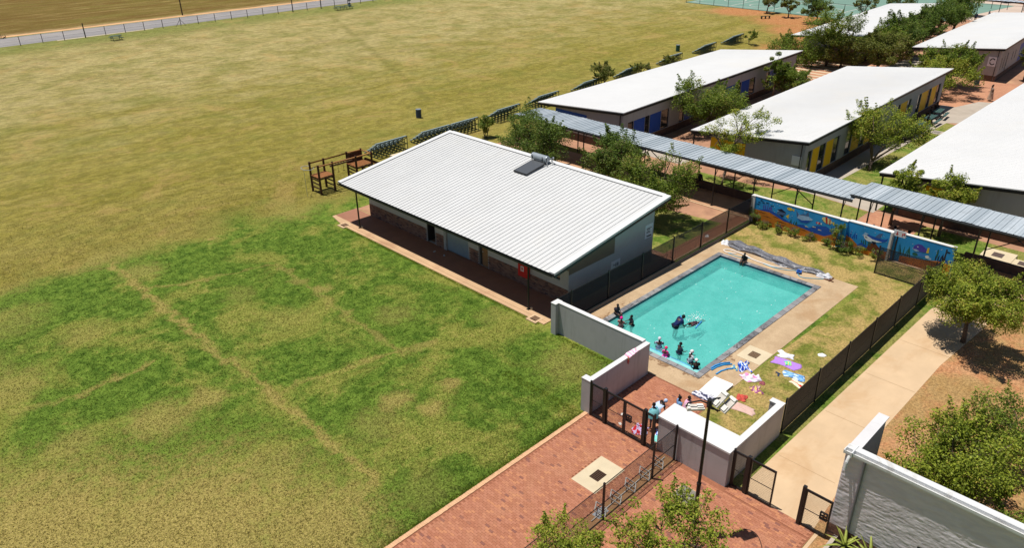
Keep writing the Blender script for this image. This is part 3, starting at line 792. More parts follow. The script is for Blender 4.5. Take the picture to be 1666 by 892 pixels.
# roof: one sheet per pan
npan = 64; pw = (RY1 - RY0) / npan
def slope_pts(y0, y1, lift, x0=RX0, x1=RX1): return [(x0, y0, rz(x0) + lift), (x1, y0, rz(x1) + lift), (x1, y1, rz(x1) + lift), (x0, y1, rz(x0) + lift)]
roof = MB().add(slope_pts(RY0 + .02, RY1 - .02, -.10) + slope_pts(RY0 + .02, RY1 - .02, -.002), [(3, 2, 1, 0), (4, 5, 6, 7), (0, 1, 5, 4), (1, 2, 6, 5), (2, 3, 7, 6), (3, 0, 4, 7)]).build('roof', m_roof, cb)
def sheet_mesh():
    m = MB(); x0, x1 = RX0 - .05, RX1 + .03; h = .03
    prof = [(-pw / 2 + .004, 0), (-pw / 2 + .012, h), (-pw / 2 + .03, h), (-pw / 2 + .04, 0), (pw / 2, 0)]
    vs = [(x0 - RX0, a, rz(x0) - RZ0 + b) for a, b in prof] + [(x1 - RX0, a, rz(x1) - RZ0 + b) for a, b in prof]
    m.add(vs, [(i, i + 5, i + 6, i + 1) for i in range(4)])
    vs2 = [(v[0], v[1], v[2] - .003) for v in vs]
    m.add(vs2, [(i + 1, i + 6, i + 5, i) for i in range(4)])
    o = m.build('roof_sheet', m_roof); me = o.data; bpy.data.objects.remove(o)
    for p in me.polygons: p.flip()
    return me
sm = sheet_mesh()
for i in range(npan):
    o = bpy.data.objects.new('roof_sheet', sm); COL.objects.link(o); o.parent = roof
    o.location = Vector((RX0, RY0 + pw * (i + .5), RZ0 + .004)) - BASE['changing_block']
fl = MB()
for (a, b) in ((RY0 - .03, RY0 + .34), (RY1 - .34, RY1 + .03)):
    fl.add(slope_pts(a, b, .07, RX0 - .05) + slope_pts(a, b, .076, RX0 - .05), [(3, 2, 1, 0), (4, 5, 6, 7), (0, 1, 5, 4), (1, 2, 6, 5), (2, 3, 7, 6), (3, 0, 4, 7)])
fl.add(slope_pts(RY0 + .345, RY1 - .345, .068, RX1 - .3, RX1 + .05) + slope_pts(RY0 + .345, RY1 - .345, .074, RX1 - .3, RX1 + .05), [(3, 2, 1, 0), (4, 5, 6, 7), (0, 1, 5, 4), (1, 2, 6, 5), (2, 3, 7, 6), (3, 0, 4, 7)])
for (a, b) in ((RY0 - .036, RY0 - .03), (RY1 + .03, RY1 + .036)):
    fl.add(slope_pts(a, b, -.06, RX0 - .05) + slope_pts(a, b, .0755, RX0 - .05), [(3, 2, 1, 0), (4, 5, 6, 7), (0, 1, 5, 4), (1, 2, 6, 5), (2, 3, 7, 6), (3, 0, 4, 7)])
fl.build('flashing', M('flashing_white', (.66, .66, .65, 1), .5, .03, 1), roof)
fa = MB()
for (a, b) in ((RY0 - .02, RY0 + .018), (RY1 - .018, RY1 + .02)):
    fa.add(slope_pts(a, b, -.24, RX0 + .02) + slope_pts(a, b, -.102, RX0 + .02), [(3, 2, 1, 0), (4, 5, 6, 7), (0, 1, 5, 4), (1, 2, 6, 5), (2, 3, 7, 6), (3, 0, 4, 7)])
fa.box((RX0 - .02, RY0 + .02, RZ0 - .2), (RX0 + .03, RY1 - .02, RZ0 - .104))
fa.build('fascia', m_dark, roof)
gt = MB().box((RX0 - .17, RY0 + .02, RZ0 - .14), (RX0 - .025, RY1 - .02, RZ0 - .135)).box((RX0 - .175, RY0 + .02, RZ0 - .14), (RX0 - .168, RY1 - .02, RZ0 - .03)).box((RX0 - .028, RY0 + .02, RZ0 - .134), (RX0 - .022, RY1 - .02, RZ0 - .02))
gt.build('gutter', m_dark, roof)
for yy in (42.1, 25.5):
    MB().tube((26.06, yy, .05), (26.06, yy, 2.86), .055, n=10).box((25.96, yy - .1, .05), (26.16, yy + .1, .066)).build('verandah_post', m_dark, cb)
    MB().box((26.12, yy - .2, .06), (26.2, yy - .08, .18)).build('post_shoe', m_pale, cb)
# eaves rafters
for i in range(11):
    yy = RY0 + .3 + i * (RY1 - RY0 - .6) / 10
    MB().add([(RX0 + .04, yy - .03, rz(RX0 + .04) - .22), (WX0 - .002, yy - .03, rz(WX0) - .22), (WX0 - .002, yy + .03, rz(WX0) - .22), (RX0 + .04, yy + .03, rz(RX0 + .04) - .22),
              (RX0 + .04, yy - .03, rz(RX0 + .04) - .103), (WX0 - .002, yy - .03, rz(WX0) - .103), (WX0 - .002, yy + .03, rz(WX0) - .103), (RX0 + .04, yy + .03, rz(RX0 + .04) - .103)],
             [(3, 2, 1, 0), (4, 5, 6, 7), (0, 1, 5, 4), (1, 2, 6, 5), (2, 3, 7, 6), (3, 0, 4, 7)]).build('rafter', m_dark, cb)
# fixed things on it
t = thing('hose_reel_cabinet', 'red fire hose cabinet on the verandah wall behind the right post', 'fire cabinet', (27.8, 27.6, 1.3))
MB().box((27.72, 27.2, .72), (27.936, 27.98, 1.62)).build('box', m_red, t); MB().box((27.70, 27.5, 1.1), (27.719, 27.74, 1.42)).build('label_plate', m_sign, t); MB().box((27.694, 27.56, 1.17), (27.7, 27.68, 1.36)).build('emblem', m_red, t)
t = thing('toilet_sign', 'white restroom sign with two standing figures on the gable wall', 'sign', (32.1, 24.17, 1.1))
MB().box((31.72, 24.176, .95), (32.58, 24.196, 1.42)).build('board', m_sign, t)
mb = MB()
for xx in (32.18, 32.36):
    mb.box((xx - .045, 24.170, 1.04), (xx + .045, 24.175, 1.2)).box((xx - .03, 24.170, .99), (xx + .03, 24.1745, 1.035)).box((xx - .026, 24.169, 1.22), (xx + .026, 24.1745, 1.27))
mb.box((31.95, 24.17, 1.1), (32.03, 24.175, 1.2))
mb.build('figures', m_ink, t)
t = thing('notice_board', 'white notice with lines of lettering high on the gable wall by its far corner', 'notice', (35.3, 24.17, 2.2))
MB().box((34.95, 24.176, 1.85), (35.72, 24.196, 2.75)).build('board', m_sign, t)
mb = MB()
for i, (zz, a, b) in enumerate([(2.5, 35.1, 35.6), (2.42, 35.12, 35.45), (2.3, 35.1, 35.4), (2.22, 35.1, 35.48), (2.0, 35.08, 35.6), (1.95, 35.2, 35.62)]):
    mb.box((a, 24.17, zz - .02), (b, 24.175, zz + .02))
mb.build('lettering', m_ink, t)
# solar geyser
t = thing('solar_geyser', 'solar water heater with silver tank and dark panel on the ribbed roof', 'solar heater', (34.8, 33.7, rz(34.8)))
def onroof(x, y, l): return (x, y, rz(x) + l)
p = MB(); b = .06
quad = [onroof(33.7, 33.1, b), onroof(35.55, 33.1, b + .05), onroof(35.55, 34.35, b + .05), onroof(33.7, 34.35, b)]
p.add(quad + [(v[0], v[1], v[2] + .09) for v in quad], [(3, 2, 1, 0), (4, 5, 6, 7), (0, 1, 5, 4), (1, 2, 6, 5), (2, 3, 7, 6), (3, 0, 4, 7)])
p.build('panel_case', M('panel_case', (.03, .03, .032, 1), .5), t)
q2 = [onroof(33.75, 33.15, b + .093), onroof(35.5, 33.15, b + .143), onroof(35.5, 34.3, b + .143), onroof(33.75, 34.3, b + .093)]
MB().add(q2, [(0, 1, 2, 3)]).build('collector_glass', NG('collector_glass').fin((.09, .095, .10, 1), .22, spec=.6), t)
tz = rz(35.85) + .32
MB().tube((35.85, 33.2, tz), (35.85, 34.55, tz), .25, n=18).ball((35.85, 34.55, tz), (.25, .08, .25), 18, 8).ball((35.85, 33.2, tz), (.25, .08, .25), 18, 8).build('tank', M('tank_silver', s2l(160, 168, 174), .35, .05, 2, 0, metal=.3, spec=.5), t, smooth=False)
for yy in (33.05, 33.45, 34.4):
    MB().bar((35.58, yy, rz(35.58) + .05), (35.58, yy, tz + .2), .035).bar((36.12, yy, rz(36.12) + .05), (36.12, yy, tz + .24), .035).bar((35.58, yy, tz - .3), (36.12, yy, tz - .3), .04).build('tank_stand', m_black, t)
MB().path([(35.85, 33.12, tz + .1), (35.85, 32.85, tz + .2), (35.9, 32.75, tz - .1), (36.1, 32.8, rz(36.1) + .08)], .022).path([(35.7, 33.12, tz - .15), (35.5, 32.9, rz(35.5) + .1), (35.3, 33.05, rz(35.3) + .1)], .02).ball((36.0, 32.8, tz + .18), .07, 8, 5).build('pipework', m_galv, t)

# ------------------------------------------------------------------ school buildings
def school(label, FL, FR, BR, BL, pmat, right, gable_panel, verandah=2.0, sign=None, rib=True):
    cx, cy = (FL[0] + BR[0]) / 2, (FL[1] + BR[1]) / 2
    t = thing('classroom_block', label, 'building', (cx, cy, 0), 'white roofed classroom blocks')
    V = lambda p: Vector(p)
    def Wp(u, w, dz=0):
        a = V(FL).lerp(V(BL), u); b = V(FR).lerp(V(BR), u); c = a.lerp(b, w); return Vector((c.x, c.y, c.z + dz))
    Lm = (V(BR) - V(FR)).length; Wm = (V(FR) - V(FL)).length
    top = [Wp(0, 0), Wp(0, 1), Wp(1, 1), Wp(1, 0)]
    m = MB(); lo = [p - Vector((0, 0, .07)) for p in top]
    m.add([tuple(p) for p in lo] + [tuple(p) for p in top], [(3, 2, 1, 0), (4, 5, 6, 7), (0, 1, 5, 4), (1, 2, 6, 5), (2, 3, 7, 6), (3, 0, 4, 7)])
    n = int(Lm / .4)
    for i in range(n):
        u = (i + .5) / n; du = .016 / Lm
        a, b, c, d = Wp(u - du, .002), Wp(u - du, .998), Wp(u + du, .998), Wp(u + du, .002)
        lift = Vector((0, 0, .005))
        m.add([tuple(a), tuple(b), tuple(c), tuple(d), tuple(a + lift), tuple(b + lift), tuple(c + lift), tuple(d + lift)], [(4, 5, 6, 7), (0, 1, 5, 4), (1, 2, 6, 5), (2, 3, 7, 6), (3, 0, 4, 7)])
    rf = m.build('roof', m_roof2, t)
    f = MB(); e = .05
    us, ws = e / Lm, e / Wm
    ring = [Wp(us, ws), Wp(us, 1 - ws), Wp(1 - us, 1 - ws), Wp(1 - us, ws)]
    f.add([(p.x, p.y, p.z - .30) for p in ring] + [(p.x, p.y, p.z - .072) for p in ring], [(3, 2, 1, 0), (0, 1, 5, 4), (1, 2, 6, 5), (2, 3, 7, 6), (3, 0, 4, 7)])
    f.build('fascia', m_dark, rf)
    u0, u1, w0, w1 = .45 / Lm, 1 - .6 / Lm, verandah / Wm, 1 - .42 / Wm
    c = [Wp(u0, w0, -.31), Wp(u0, w1, -.31), Wp(u1, w1, -.31), Wp(u1, w0, -.31)]
    xy = [(p.x, p.y) for p in c]
    ops = [(a, b, lo_, hi_) for (a, b, k, lo_, hi_) in right]
    m = MB()
    atR = wall(m, xy[1], xy[2], 0, c[1].z, c[2].z, .22, ops)
    wall(m, xy[0], xy[1], 0, c[0].z, c[1].z, .2201)
    wall(m, xy[3], xy[0], 0, c[3].z, c[0].z, .22)
    wall(m, xy[2], xy[3], 0, c[2].z, c[3].z, .2201)
    m.build('wall', m_beige, t)
    mp = MB()
    for (p, q) in ((xy[0], xy[1]), (xy[1], xy[2])):
        d = Vector((q[0] - p[0], q[1] - p[1], 0)).normalized(); o = Vector((d.y, -d.x, 0)) * .012
        hexa(mp, (p[0] + o.x, p[1] + o.y), (q[0] + o.x, q[1] + o.y), .010, 0, 0, .68, .68)
    mp.build('brick_plinth', m_plinth, t)
    for (a, b, k, lo_, hi_) in right:
        A, B = atR(a), atR(b)
        if k == 'w': window(t, A, B, lo_, hi_)
        else:
            d = Vector((B[0] - A[0], B[1] - A[1], 0)).normalized(); nn = Vector((-d.y, d.x, 0)) * .03
            mm = MB(); hexa(mm, (A[0] + nn.x, A[1] + nn.y), (B[0] + nn.x, B[1] + nn.y), .05, lo_ + .002, lo_ + .002, hi_ - .002, hi_ - .002); mm.build('coloured_panel', pmat, t)
    if gable_panel:
        a, b, lo_, hi_ = gable_panel
        d = (Vector(xy[1] + (0,)) - Vector(xy[0] + (0,))).normalized(); o = Vector((d.y, -d.x, 0)) * .03
        A = Vector(xy[0] + (0,)) + d * a + o; B = Vector(xy[0] + (0,)) + d * b + o
        mm = MB(); hexa(mm, (A.x, A.y), (B.x, B.y), .025, lo_, lo_, hi_, hi_); mm.build('coloured_panel', pmat, t)
    for i in range(9):
        p = Wp((.25 + i * (Lm - .5) / 8) / Lm, .25 / Wm)
        MB().tube((p.x, p.y, 0), (p.x, p.y, p.z - .3), .06, n=8).build('verandah_post', m_dark, t)
    # corner downpipe
    d = (Vector(xy[1] + (0,)) - Vector(xy[0] + (0,))).normalized(); q = Vector(xy[1] + (0,)) - d * .25 + Vector((d.y, -d.x, 0)) * .05
    MB().tube((q.x, q.y, 0), (q.x, q.y, c[1].z), .035, n=8).build('downpipe', m_alu, t)
    if sign:
        s0, s1, z0_, z1_, let, lab = sign
        o = Vector((d.y, -d.x, 0)); A = Vector(xy[0] + (0,)) + d * s0 + o * .045; B = Vector(xy[0] + (0,)) + d * s1 + o * .045
        st = thing('building_sign', lab, 'sign', (A.x, A.y, z0_))
        mm = MB(); hexa(mm, (A.x, A.y), (B.x, B.y), .02, z0_, z0_, z1_, z1_); mm.build('board', m_sign, st)
        if let:
            mid = (A + B) / 2 + o * .004; h = (z1_ - z0_) * .32; zc = (z0_ + z1_) / 2; l = MB()
            if let == 'A': strokes = [((-.7, -1), (0, 1)), ((0, 1), (.7, -1)), ((-.4, -.25), (.4, -.25))]
            else: strokes = [((.8 * math.cos(k * .55 + .7), math.sin(k * .55 + .7)), (.8 * math.cos((k + 1) * .55 + .7), math.sin((k + 1) * .55 + .7))) for k in range(9)]
            for (p1, p2) in strokes:
                l.bar((mid.x + d.x * p1[0] * h, mid.y + d.y * p1[0] * h, zc + p1[1] * h), (mid.x + d.x * p2[0] * h, mid.y + d.y * p2[0] * h, zc + p2[1] * h), .012, .07 if let == 'A' else .11)
            l.build('letter', m_ink, st)
    return t
Wn = lambda a, b, lo=.72, hi=2.9: (a, b, 'w', lo, hi)
Pn = lambda a, b, lo=.72, hi=2.9: (a, b, 'p', lo, hi)
o1 = 52.1
b1 = [Wn(52.95 - o1, 53.88 - o1, .72, 2.55), Pn(53.9 - o1, 55.68 - o1, .72, 2.55), Wn(55.7 - o1, 56.48 - o1, .72, 2.55), Pn(56.5 - o1, 58.4 - o1, .72, 2.55), Wn(58.42 - o1, 59.8 - o1, .72, 2.55),
      Wn(61.7 - o1, 62.6 - o1, .72, 2.55), Pn(62.62 - o1, 64.2 - o1, .72, 2.55), Wn(64.22 - o1, 65.2 - o1, .72, 2.55), Pn(70.6 - o1, 73.1 - o1, .72, 2.5), Wn(73.12 - o1, 74.1 - o1, .72, 2.5), Pn(74.12 - o1, 76 - o1, .72, 2.5), Wn(76.02 - o1, 77.4 - o1, .72, 2.5),
      Wn(80.0 - o1, 80.8 - o1, .72, 2.5), Pn(80.82 - o1, 82.2 - o1, .72, 2.5), Wn(85.0 - o1, 85.6 - o1, 1.4, 2.3)]
school('classroom block with blue panels nearest the sports field', (51.9, 49.4, 2.94), (51.65, 38.85, 3.8), (88.2, 40.5, 3.8), (86.6, 50.5, 2.94), m_blue, b1, (.05, 3.95, 1.7, 2.62), 2.0, (8.1, 8.7, 1.9, 2.45, 'A', 'small white letter sign on the blue panelled block behind the covered walkway'))
o2 = 54.1
b2 = [Wn(54.75 - o2, 55.58 - o2), Pn(55.6 - o2, 56.9 - o2), Wn(56.92 - o2, 58.1 - o2), Pn(58.12 - o2, 59.6 - o2), Wn(59.62 - o2, 60.8 - o2), Wn(62.3 - o2, 63.5 - o2), Pn(63.52 - o2, 65.4 - o2), Wn(65.42 - o2, 66.5 - o2), Pn(66.52 - o2, 68 - o2), Wn(68.02 - o2, 69.2 - o2),
      Wn(73.8 - o2, 74.7 - o2, 1.3, 2.75), Pn(74.72 - o2, 76.6 - o2, 1.3, 2.75), Wn(76.62 - o2, 77.6 - o2, 1.3, 2.75), Wn(79.5 - o2, 80.5 - o2, .72, 2.7), Pn(80.52 - o2, 82.6 - o2, .72, 2.7), Wn(82.62 - o2, 83.5 - o2, .72, 2.7), Pn(83.52 - o2, 85.2 - o2, .72, 2.7), Wn(85.22 - o2, 86.4 - o2, .72, 2.7)]
school('classroom block with yellow panels in the middle of the school yard', (53.73, 33.33, 2.94), (53.75, 23.05, 4.0), (88.0, 23.95, 4.0), (87.1, 34.6, 2.94), m_yel, b2, (.05, 3.2, .7, 2.62), 1.75, (7.2, 7.95, 1.85, 2.6, None, 'blank white board on the yellow panelled block near its corner downpipe'))
school('classroom block at the right edge of the photo behind two leafy trees', (53.7, 17.7, 2.94), (53.8, 7.2, 4.0), (90.6, 7.4, 4.0), (90.6, 17.95, 2.94), m_yel, [], (1.2, 3.4, .7, 2.62), 1.75)
school('farthest classroom block beside the green courts', (102, 49.0, 2.94), (101.3, 39.0, 3.95), (139.7, 41.9, 3.95), (142.0, 51.1, 2.94), m_blue, [], None, 2.0)
b5 = [Wn(1.2, 1.6, 1.2, 2.6), Wn(2.6, 3.0, 1.2, 2.6), Wn(4.0, 4.5, .7, 2.8), Wn(7, 7.4, 1.5, 2.5), Wn(8.5, 8.9, 1.5, 2.5), Pn(11, 14.5), Wn(14.52, 16)]
school('far classroom block with a letter sign behind the red paved yard', (103.4, 33.5, 2.94), (103.2, 23.15, 4.0), (139, 25.2, 4.0), (141.5, 34.9, 2.94), m_blue, b5, (.2, 2.2, .3, 2.6), 2.0, (6.75, 7.75, 1.75, 2.85, 'C', 'white sign with a large letter C on the far classroom block'))
# ------------------------------------------------------------------ pool boundary walls
m_cop_w = M('white_wall_top', (.66, .65, .64, 1), .8, .03, 2, .1, 40, dirt=(.6, .58, .55, .5), dscale=.8)
t = thing('screen_wall', 'grey plastered screen wall with a stub pier between verandah and pool gate', 'wall', (25.45, 20, 0))
MB().box((25.36, 17.22, 0), (25.6, 22.6, 1.84)).box((25.12, 22.6, 0), (25.64, 22.93, 1.84)).build('wall', m_wallw, t)
MB().box((25.35, 17.23, 1.84), (25.61, 22.59, 1.875)).box((25.11, 22.59, 1.84), (25.65, 22.94, 1.875)).build('coping', m_cop_w, t)
t = thing('gate_wall', 'grey plastered wall with white top running from the pool gate to the pool corner', 'wall', (23.4, 17.1, 0))
MB().box((21.2, 16.96, 0), (25.6, 17.2, 1.75)).box((21.2, 17.2, 0), (21.5, 17.46, 1.75)).build('wall', m_wallw, t)
MB().box((21.19, 16.95, 1.75), (25.61, 17.21, 1.785)).box((21.19, 17.211, 1.75), (21.51, 17.47, 1.785)).build('coping', m_cop_w, t)
t = thing('pump_room', 'low plastered pump room with a wide flat white top beside the pool gate', 'pump room', (21.95, 11.8, 0))
MB().box((21.38, 10.17, 0), (22.5, 13.43, 1.68)).build('wall', m_wallw, t)
MB().box((21.34, 10.14, 1.68), (22.53, 13.46, 1.76)).build('roof_slab', m_cop_w, t)
MB().box((22.501, 11.3, .02), (22.54, 12.2, 1.5)).build('door', m_dark, t)
t = thing('wing_wall', 'short plastered wall with white top between pump room and mesh fence', 'wall', (24.2, 10.3, 0))
MB().box((22.5, 10.17, 0), (25.76, 10.4, 1.70)).box((25.5, 10.4, 0), (25.76, 10.72, 1.70)).build('wall', m_wallw, t)
MB().box((22.53, 10.15, 1.70), (25.78, 10.42, 1.735)).box((25.48, 10.421, 1.70), (25.78, 10.74, 1.735)).build('coping', m_cop_w, t)

# ------------------------------------------------------------------ mesh fences (real wires)
def mesh_panel_data(w, h, hp=.0127, vp=.0762, wr=.0034, vr=.003):
    m = MB()
    def strip_h(z):
        r = wr; m.add([(0, -r, z - r), (w, -r, z - r), (0, r, z - r), (w, r, z - r), (0, 0, z + r), (w, 0, z + r)], [(0, 1, 3, 2), (0, 4, 5, 1), (2, 3, 5, 4)])
    def strip_v(x):
        r = vr; m.add([(x - r, -r, 0), (x - r, -r, h), (x + r, -r, 0), (x + r, -r, h), (x, r, 0), (x, r, h)], [(0, 2, 3, 1), (0, 1, 5, 4), (2, 4, 5, 3)])
    for i in range(int(h / hp) + 1): strip_h(i * hp)
    for i in range(int(w / vp) + 1): strip_v(i * vp)
    for zz in (.0, h * .47, h - .02):
        m.box((0, -.012, zz), (w, .012, zz + .022))
    o = m.build('mesh_panel', m_black); me = o.data; bpy.data.objects.remove(o)
    return me
def coarse_panel_data(w, h):
    return mesh_panel_data(w, h, hp=.076, vp=.022, wr=.002, vr=.0022)
PANELS = {}
def fence(label, pts, h=1.75, kind=0, rz_post=0, name='mesh_fence', grp=None, post=.07):
    t = thing(name, label, 'fence', (pts[0][0], pts[0][1], 0), grp)
    for i, p in enumerate(pts):
        MB().box((p[0] - post / 2, p[1] - post / 2, 0), (p[0] + post / 2, p[1] + post / 2, h + .08)).build('post', m_black, t)
        if i + 1 < len(pts):
            q = pts[i + 1]; L = math.hypot(q[0] - p[0], q[1] - p[1]) - post - .01
            key = (round(L, 2), h, kind)
            if key not in PANELS: PANELS[key] = (coarse_panel_data if kind else mesh_panel_data)(L, h - .05)
            o = bpy.data.objects.new('mesh_panel', PANELS[key]); COL.objects.link(o); o.parent = t
            a = math.atan2(q[1] - p[1], q[0] - p[0])
            o.location = Vector((p[0] + math.cos(a) * (post / 2 + .005), p[1] + math.sin(a) * (post / 2 + .005), .05)) - BASE[t.name]
            o.rotation_euler = (0, 0, a)
    return t
fence('black mesh fence along the sandy path on the right side of the pool lawn', [(25.98 + i * 3.1, 10.2) for i in range(7)] + [(46.0, 10.45)], 1.78)
fence('black mesh fence along the changing block side of the pool', [(25.75, 23.06)] + [(26.9 + i * 3.2, 23.06) for i in range(7)], 1.8)
fence('black mesh fence dividing the brick paving, ending at the pump room', [(7.3, 12.5), (10.4, 12.5), (13.55, 12.5), (16.68, 12.5), (19.78, 12.5), (21.3, 12.5)], 1.75, 1)
fence('short black mesh panel closing off the corner in front of the painted mural', [(43.9, 13.47), (43.9, 10.28)], 1.78, 0)

def gate_leaf(mb, x, y0, y1, h, post=.06):
    mb.box((x - .025, y0, .06), (x + .025, y0 + post, h)).box((x - .025, y1 - post, .06), (x + .025, y1, h)).box((x - .025, y0 + post, .06), (x + .025, y1 - post, .12)).box((x - .025, y0 + post, h - .06), (x + .025, y1 - post, h))
def leaf(parent, x, y0, y1, h, lock=None):
    m = MB(); gate_leaf(m, x, y0, y1, h); o = m.build('gate_leaf', m_black, parent)
    w = y1 - y0 - .13; key = (round(w, 2), h, 2)
    if key not in PANELS: PANELS[key] = coarse_panel_data(w, h - .2)
    p = bpy.data.objects.new('mesh_panel', PANELS[key]); COL.objects.link(p); p.parent = o
    p.location = Vector((x, y0 + .065, .12)) - BASE[parent.name]; p.rotation_euler = (0, 0, math.pi / 2)
    if lock:
        yl = lock; k = MB().box((x - .035, yl - .14, .78), (x + .035, yl - .10, 1.12)).box((x - .035, yl + .10, .78), (x + .035, yl + .14, 1.12)).box((x - .035, yl - .10, .78), (x + .035, yl + .10, .82)).box((x - .035, yl - .10, 1.08), (x + .035, yl + .10, 1.12)).box((x - .03, yl - .02, .82), (x + .03, yl + .02, 1.08)).box((x - .031, yl - .1, .93), (x + .031, yl - .021, .97)).box((x - .031, yl + .021, .93), (x + .031, yl + .1, .97))
        k.build('lock_box', m_black, o)
    return o
gt_ = thing('pool_gate', 'black double mesh gate between the plastered gate wall and the pump room', 'gate', (21.2, 15.2, 0))
for yy, w in ((16.9, .07), (16.08, .13), (13.98, .13), (13.5, .07)):
    MB().box((21.2 - w / 2, yy - w / 2, 0), (21.2 + w / 2, yy + w / 2, 1.88)).build('post', m_black, gt_)
leaf(gt_, 21.2, 16.15, 16.86, 1.78); leaf(gt_, 21.2, 15.05, 16.01, 1.78); leaf(gt_, 21.2, 14.05, 15.03, 1.78, lock=14.8); leaf(gt_, 21.2, 13.54, 13.91, 1.78)
t = thing('path_gate', 'black mesh gate leaf beside the pump room at the start of the sandy path', 'gate', (21.63, 9.4, 0))
for yy, w in ((10.08, .07), (9.45, .13)): MB().box((21.63 - w / 2, yy - w / 2, 0), (21.63 + w / 2, yy + w / 2, 1.86)).build('post', m_black, t)
leaf(t, 21.63, 9.52, 10.04, 1.78); leaf(t, 21.63, 8.36, 9.38, 1.78)
t = thing('path_gate', 'black mesh gate leaf with lock box standing against the rough grey wall', 'gate', (21.6, 6.8, 0))
MB().box((21.6 - .06, 7.19, 0), (21.6 + .06, 7.31, 1.84)).build('post', m_black, t)
leaf(t, 21.6, 6.2, 7.18, 1.76, lock=6.42)

# ------------------------------------------------------------------ mural wall
m_sea = M('mural_sea_blue', s2l(46, 148, 214), .75, .14, 1.2, .1, 20)
MUR = {k: M('mural_' + k, c, .75, .1, 4) for k, c in dict(sand=s2l(204, 124, 40), deep=s2l(30, 84, 178), mid=s2l(60, 130, 210), white=s2l(222, 228, 232), pale=s2l(150, 184, 220), yellow=s2l(224, 196, 60),
       cream=s2l(220, 210, 150), red=s2l(190, 60, 44), dark=s2l(24, 34, 60), brown=s2l(110, 62, 36), purple=s2l(78, 70, 170), green=s2l(40, 96, 84), bluegrey=s2l(74, 104, 150)).items()}
mw = thing('mural_wall', 'white topped wall painted with a blue underwater scene of fish, dolphin and shark', 'painted wall', (46.2, 16.6, 0))
F1, F2, F3 = 46.03, 46.22, 46.48
MB().box((F1, 16.85, 0), (F1 + .25, 22.85, 1.9)).box((F1 - .08, 16.35, 0), (F1 + .3, 16.849, 1.9)).box((F2 - .1, 13.72, 0), (F2 + .2, 16.349, 1.9)).box((F3, 10.12, 0), (F3 + .25, 13.59, 1.86)).build('wall', m_sea, mw)
MB().box((F1 - .06, 22.851, 0), (F1 + .28, 23.13, 1.9)).box((F2 - .13, 13.6, .0), (F2 + .24, 13.719, 1.9)).build('end_pier', m_cop_w, mw)
MB().box((F1 - .01, 16.86, 1.9), (F1 + .26, 22.84, 1.94)).box((F1 - .09, 16.34, 1.9), (F1 + .31, 16.859, 1.941)).box((F2 - .11, 13.59, 1.9), (F2 + .25, 16.339, 1.942)).box((F3 - .01, 10.11, 1.86), (F3 + .26, 13.58, 1.9)).box((F1 - .07, 22.841, 1.9), (F1 + .29, 23.14, 1.943)).build('coping', m_cop_w, mw)
PC = [0]
def put(name, items):
    "one painted motif: list of (face, pts, colour, layer) joined into one object"
    mb = MB(); ms = []
    for face, pts, colr, layer in items:
        m_ = MUR[colr]
        if m_ not in ms: ms.append(m_)
        mb.k = ms.index(m_); PC[0] += 1; xx = face - .002 * layer - .00012 * (PC[0] % 16)
        a = sum(pts[i][0] * pts[(i + 1) % len(pts)][1] - pts[(i + 1) % len(pts)][0] * pts[i][1] for i in range(len(pts)))
        mb.add([(xx, y, z) for y, z in pts], [tuple(range(len(pts)))])
    mb.build(name, ms, mw)
def ell(cy, cz, ry, rz_, n=14, a0=0, a1=2 * math.pi, rot=0):
    o = []
    for i in range(n):
        a = a0 + (a1 - a0) * i / (n if a1 - a0 > 6 else n - 1); u, v = ry * math.cos(a), rz_ * math.sin(a)
        o.append((cy + u * math.cos(rot) - v * math.sin(rot), cz + u * math.sin(rot) + v * math.cos(rot)))
    return o
G1, G2, G3 = F1, F2 - .1, F3
def ground_band(face, top, base=0.0): return [(top[0][0], base)] + top + [(top[-1][0], base)]
put('painted_sand', [(G1, [(22.84, 0.01), (22.84, .98), (21.72, 1.05), (20.76, .9), (20.3, .01)], 'sand', 1), (G1, [(20.3, .01), (20.76, .9), (19.86, .66), (18.61, .55), (18.3, .01)], 'sand', 1), (G1, [(18.3, .01), (18.61, .55), (17.72, .5), (17.39, .85), (16.86, 1.05), (16.86, .01)], 'sand', 1),
                      (G2, [(16.34, .01), (16.34, .95), (16.05, .85), (15.44, .42), (14.35, .5), (13.73, .6), (13.73, .01)], 'sand', 1), (G3, [(13.04, .01), (13.04, .45), (12.63, .5), (11.61, .6), (10.63, .85), (10.13, .75), (10.13, .01)], 'sand', 1)])
stripes = []
for (y0, z0, L_) in [(22.6, .85, .7), (22.2, .65, .8), (21.5, .8, .6), (21.2, .55, .9), (20.9, .35, .8), (19.4, .45, .6), (18.9, .3, .7), (17.3, .7, .4), (17.2, .45, .35), (16.2, .6, .4), (11.3, .5, .8), (10.9, .35, .6), (21.9, .3, .7)]:
    f_ = G1 if y0 > 16.85 else (G2 if y0 > 13.7 else G3)
    stripes.append((f_, [(y0, z0), (y0 - L_ * .5, z0 + .045), (y0 - L_, z0 - .03), (y0 - L_ * .5, z0 - .01)], 'brown', 2))
put('painted_ripples', stripes)
put('painted_hills', [(G1, [(22.5, 1.0), (21.9, 1.22), (21.3, 1.12), (20.76, .92), (19.9, .68), (20.6, .7), (21.72, 1.04)], 'deep', 2), (G1, [(19.86, .66), (19.2, .85), (18.82, .7), (18.42, 1.01), (17.69, 1.17), (17.3, 1.02), (17.1, .8), (17.72, .46), (18.6, .5)], 'deep', 2),
                      (G2, [(15.6, .45), (15.3, .75), (15.0, .6), (14.6, .45)], 'deep', 2), (G2, [(15.0, .3), (14.85, .85), (14.5, .95), (14.2, .7), (14.1, .35)], 'brown', 2), (G3, [(10.9, .8), (10.5, 1.0), (10.13, .95), (10.13, .75)], 'deep', 2)])
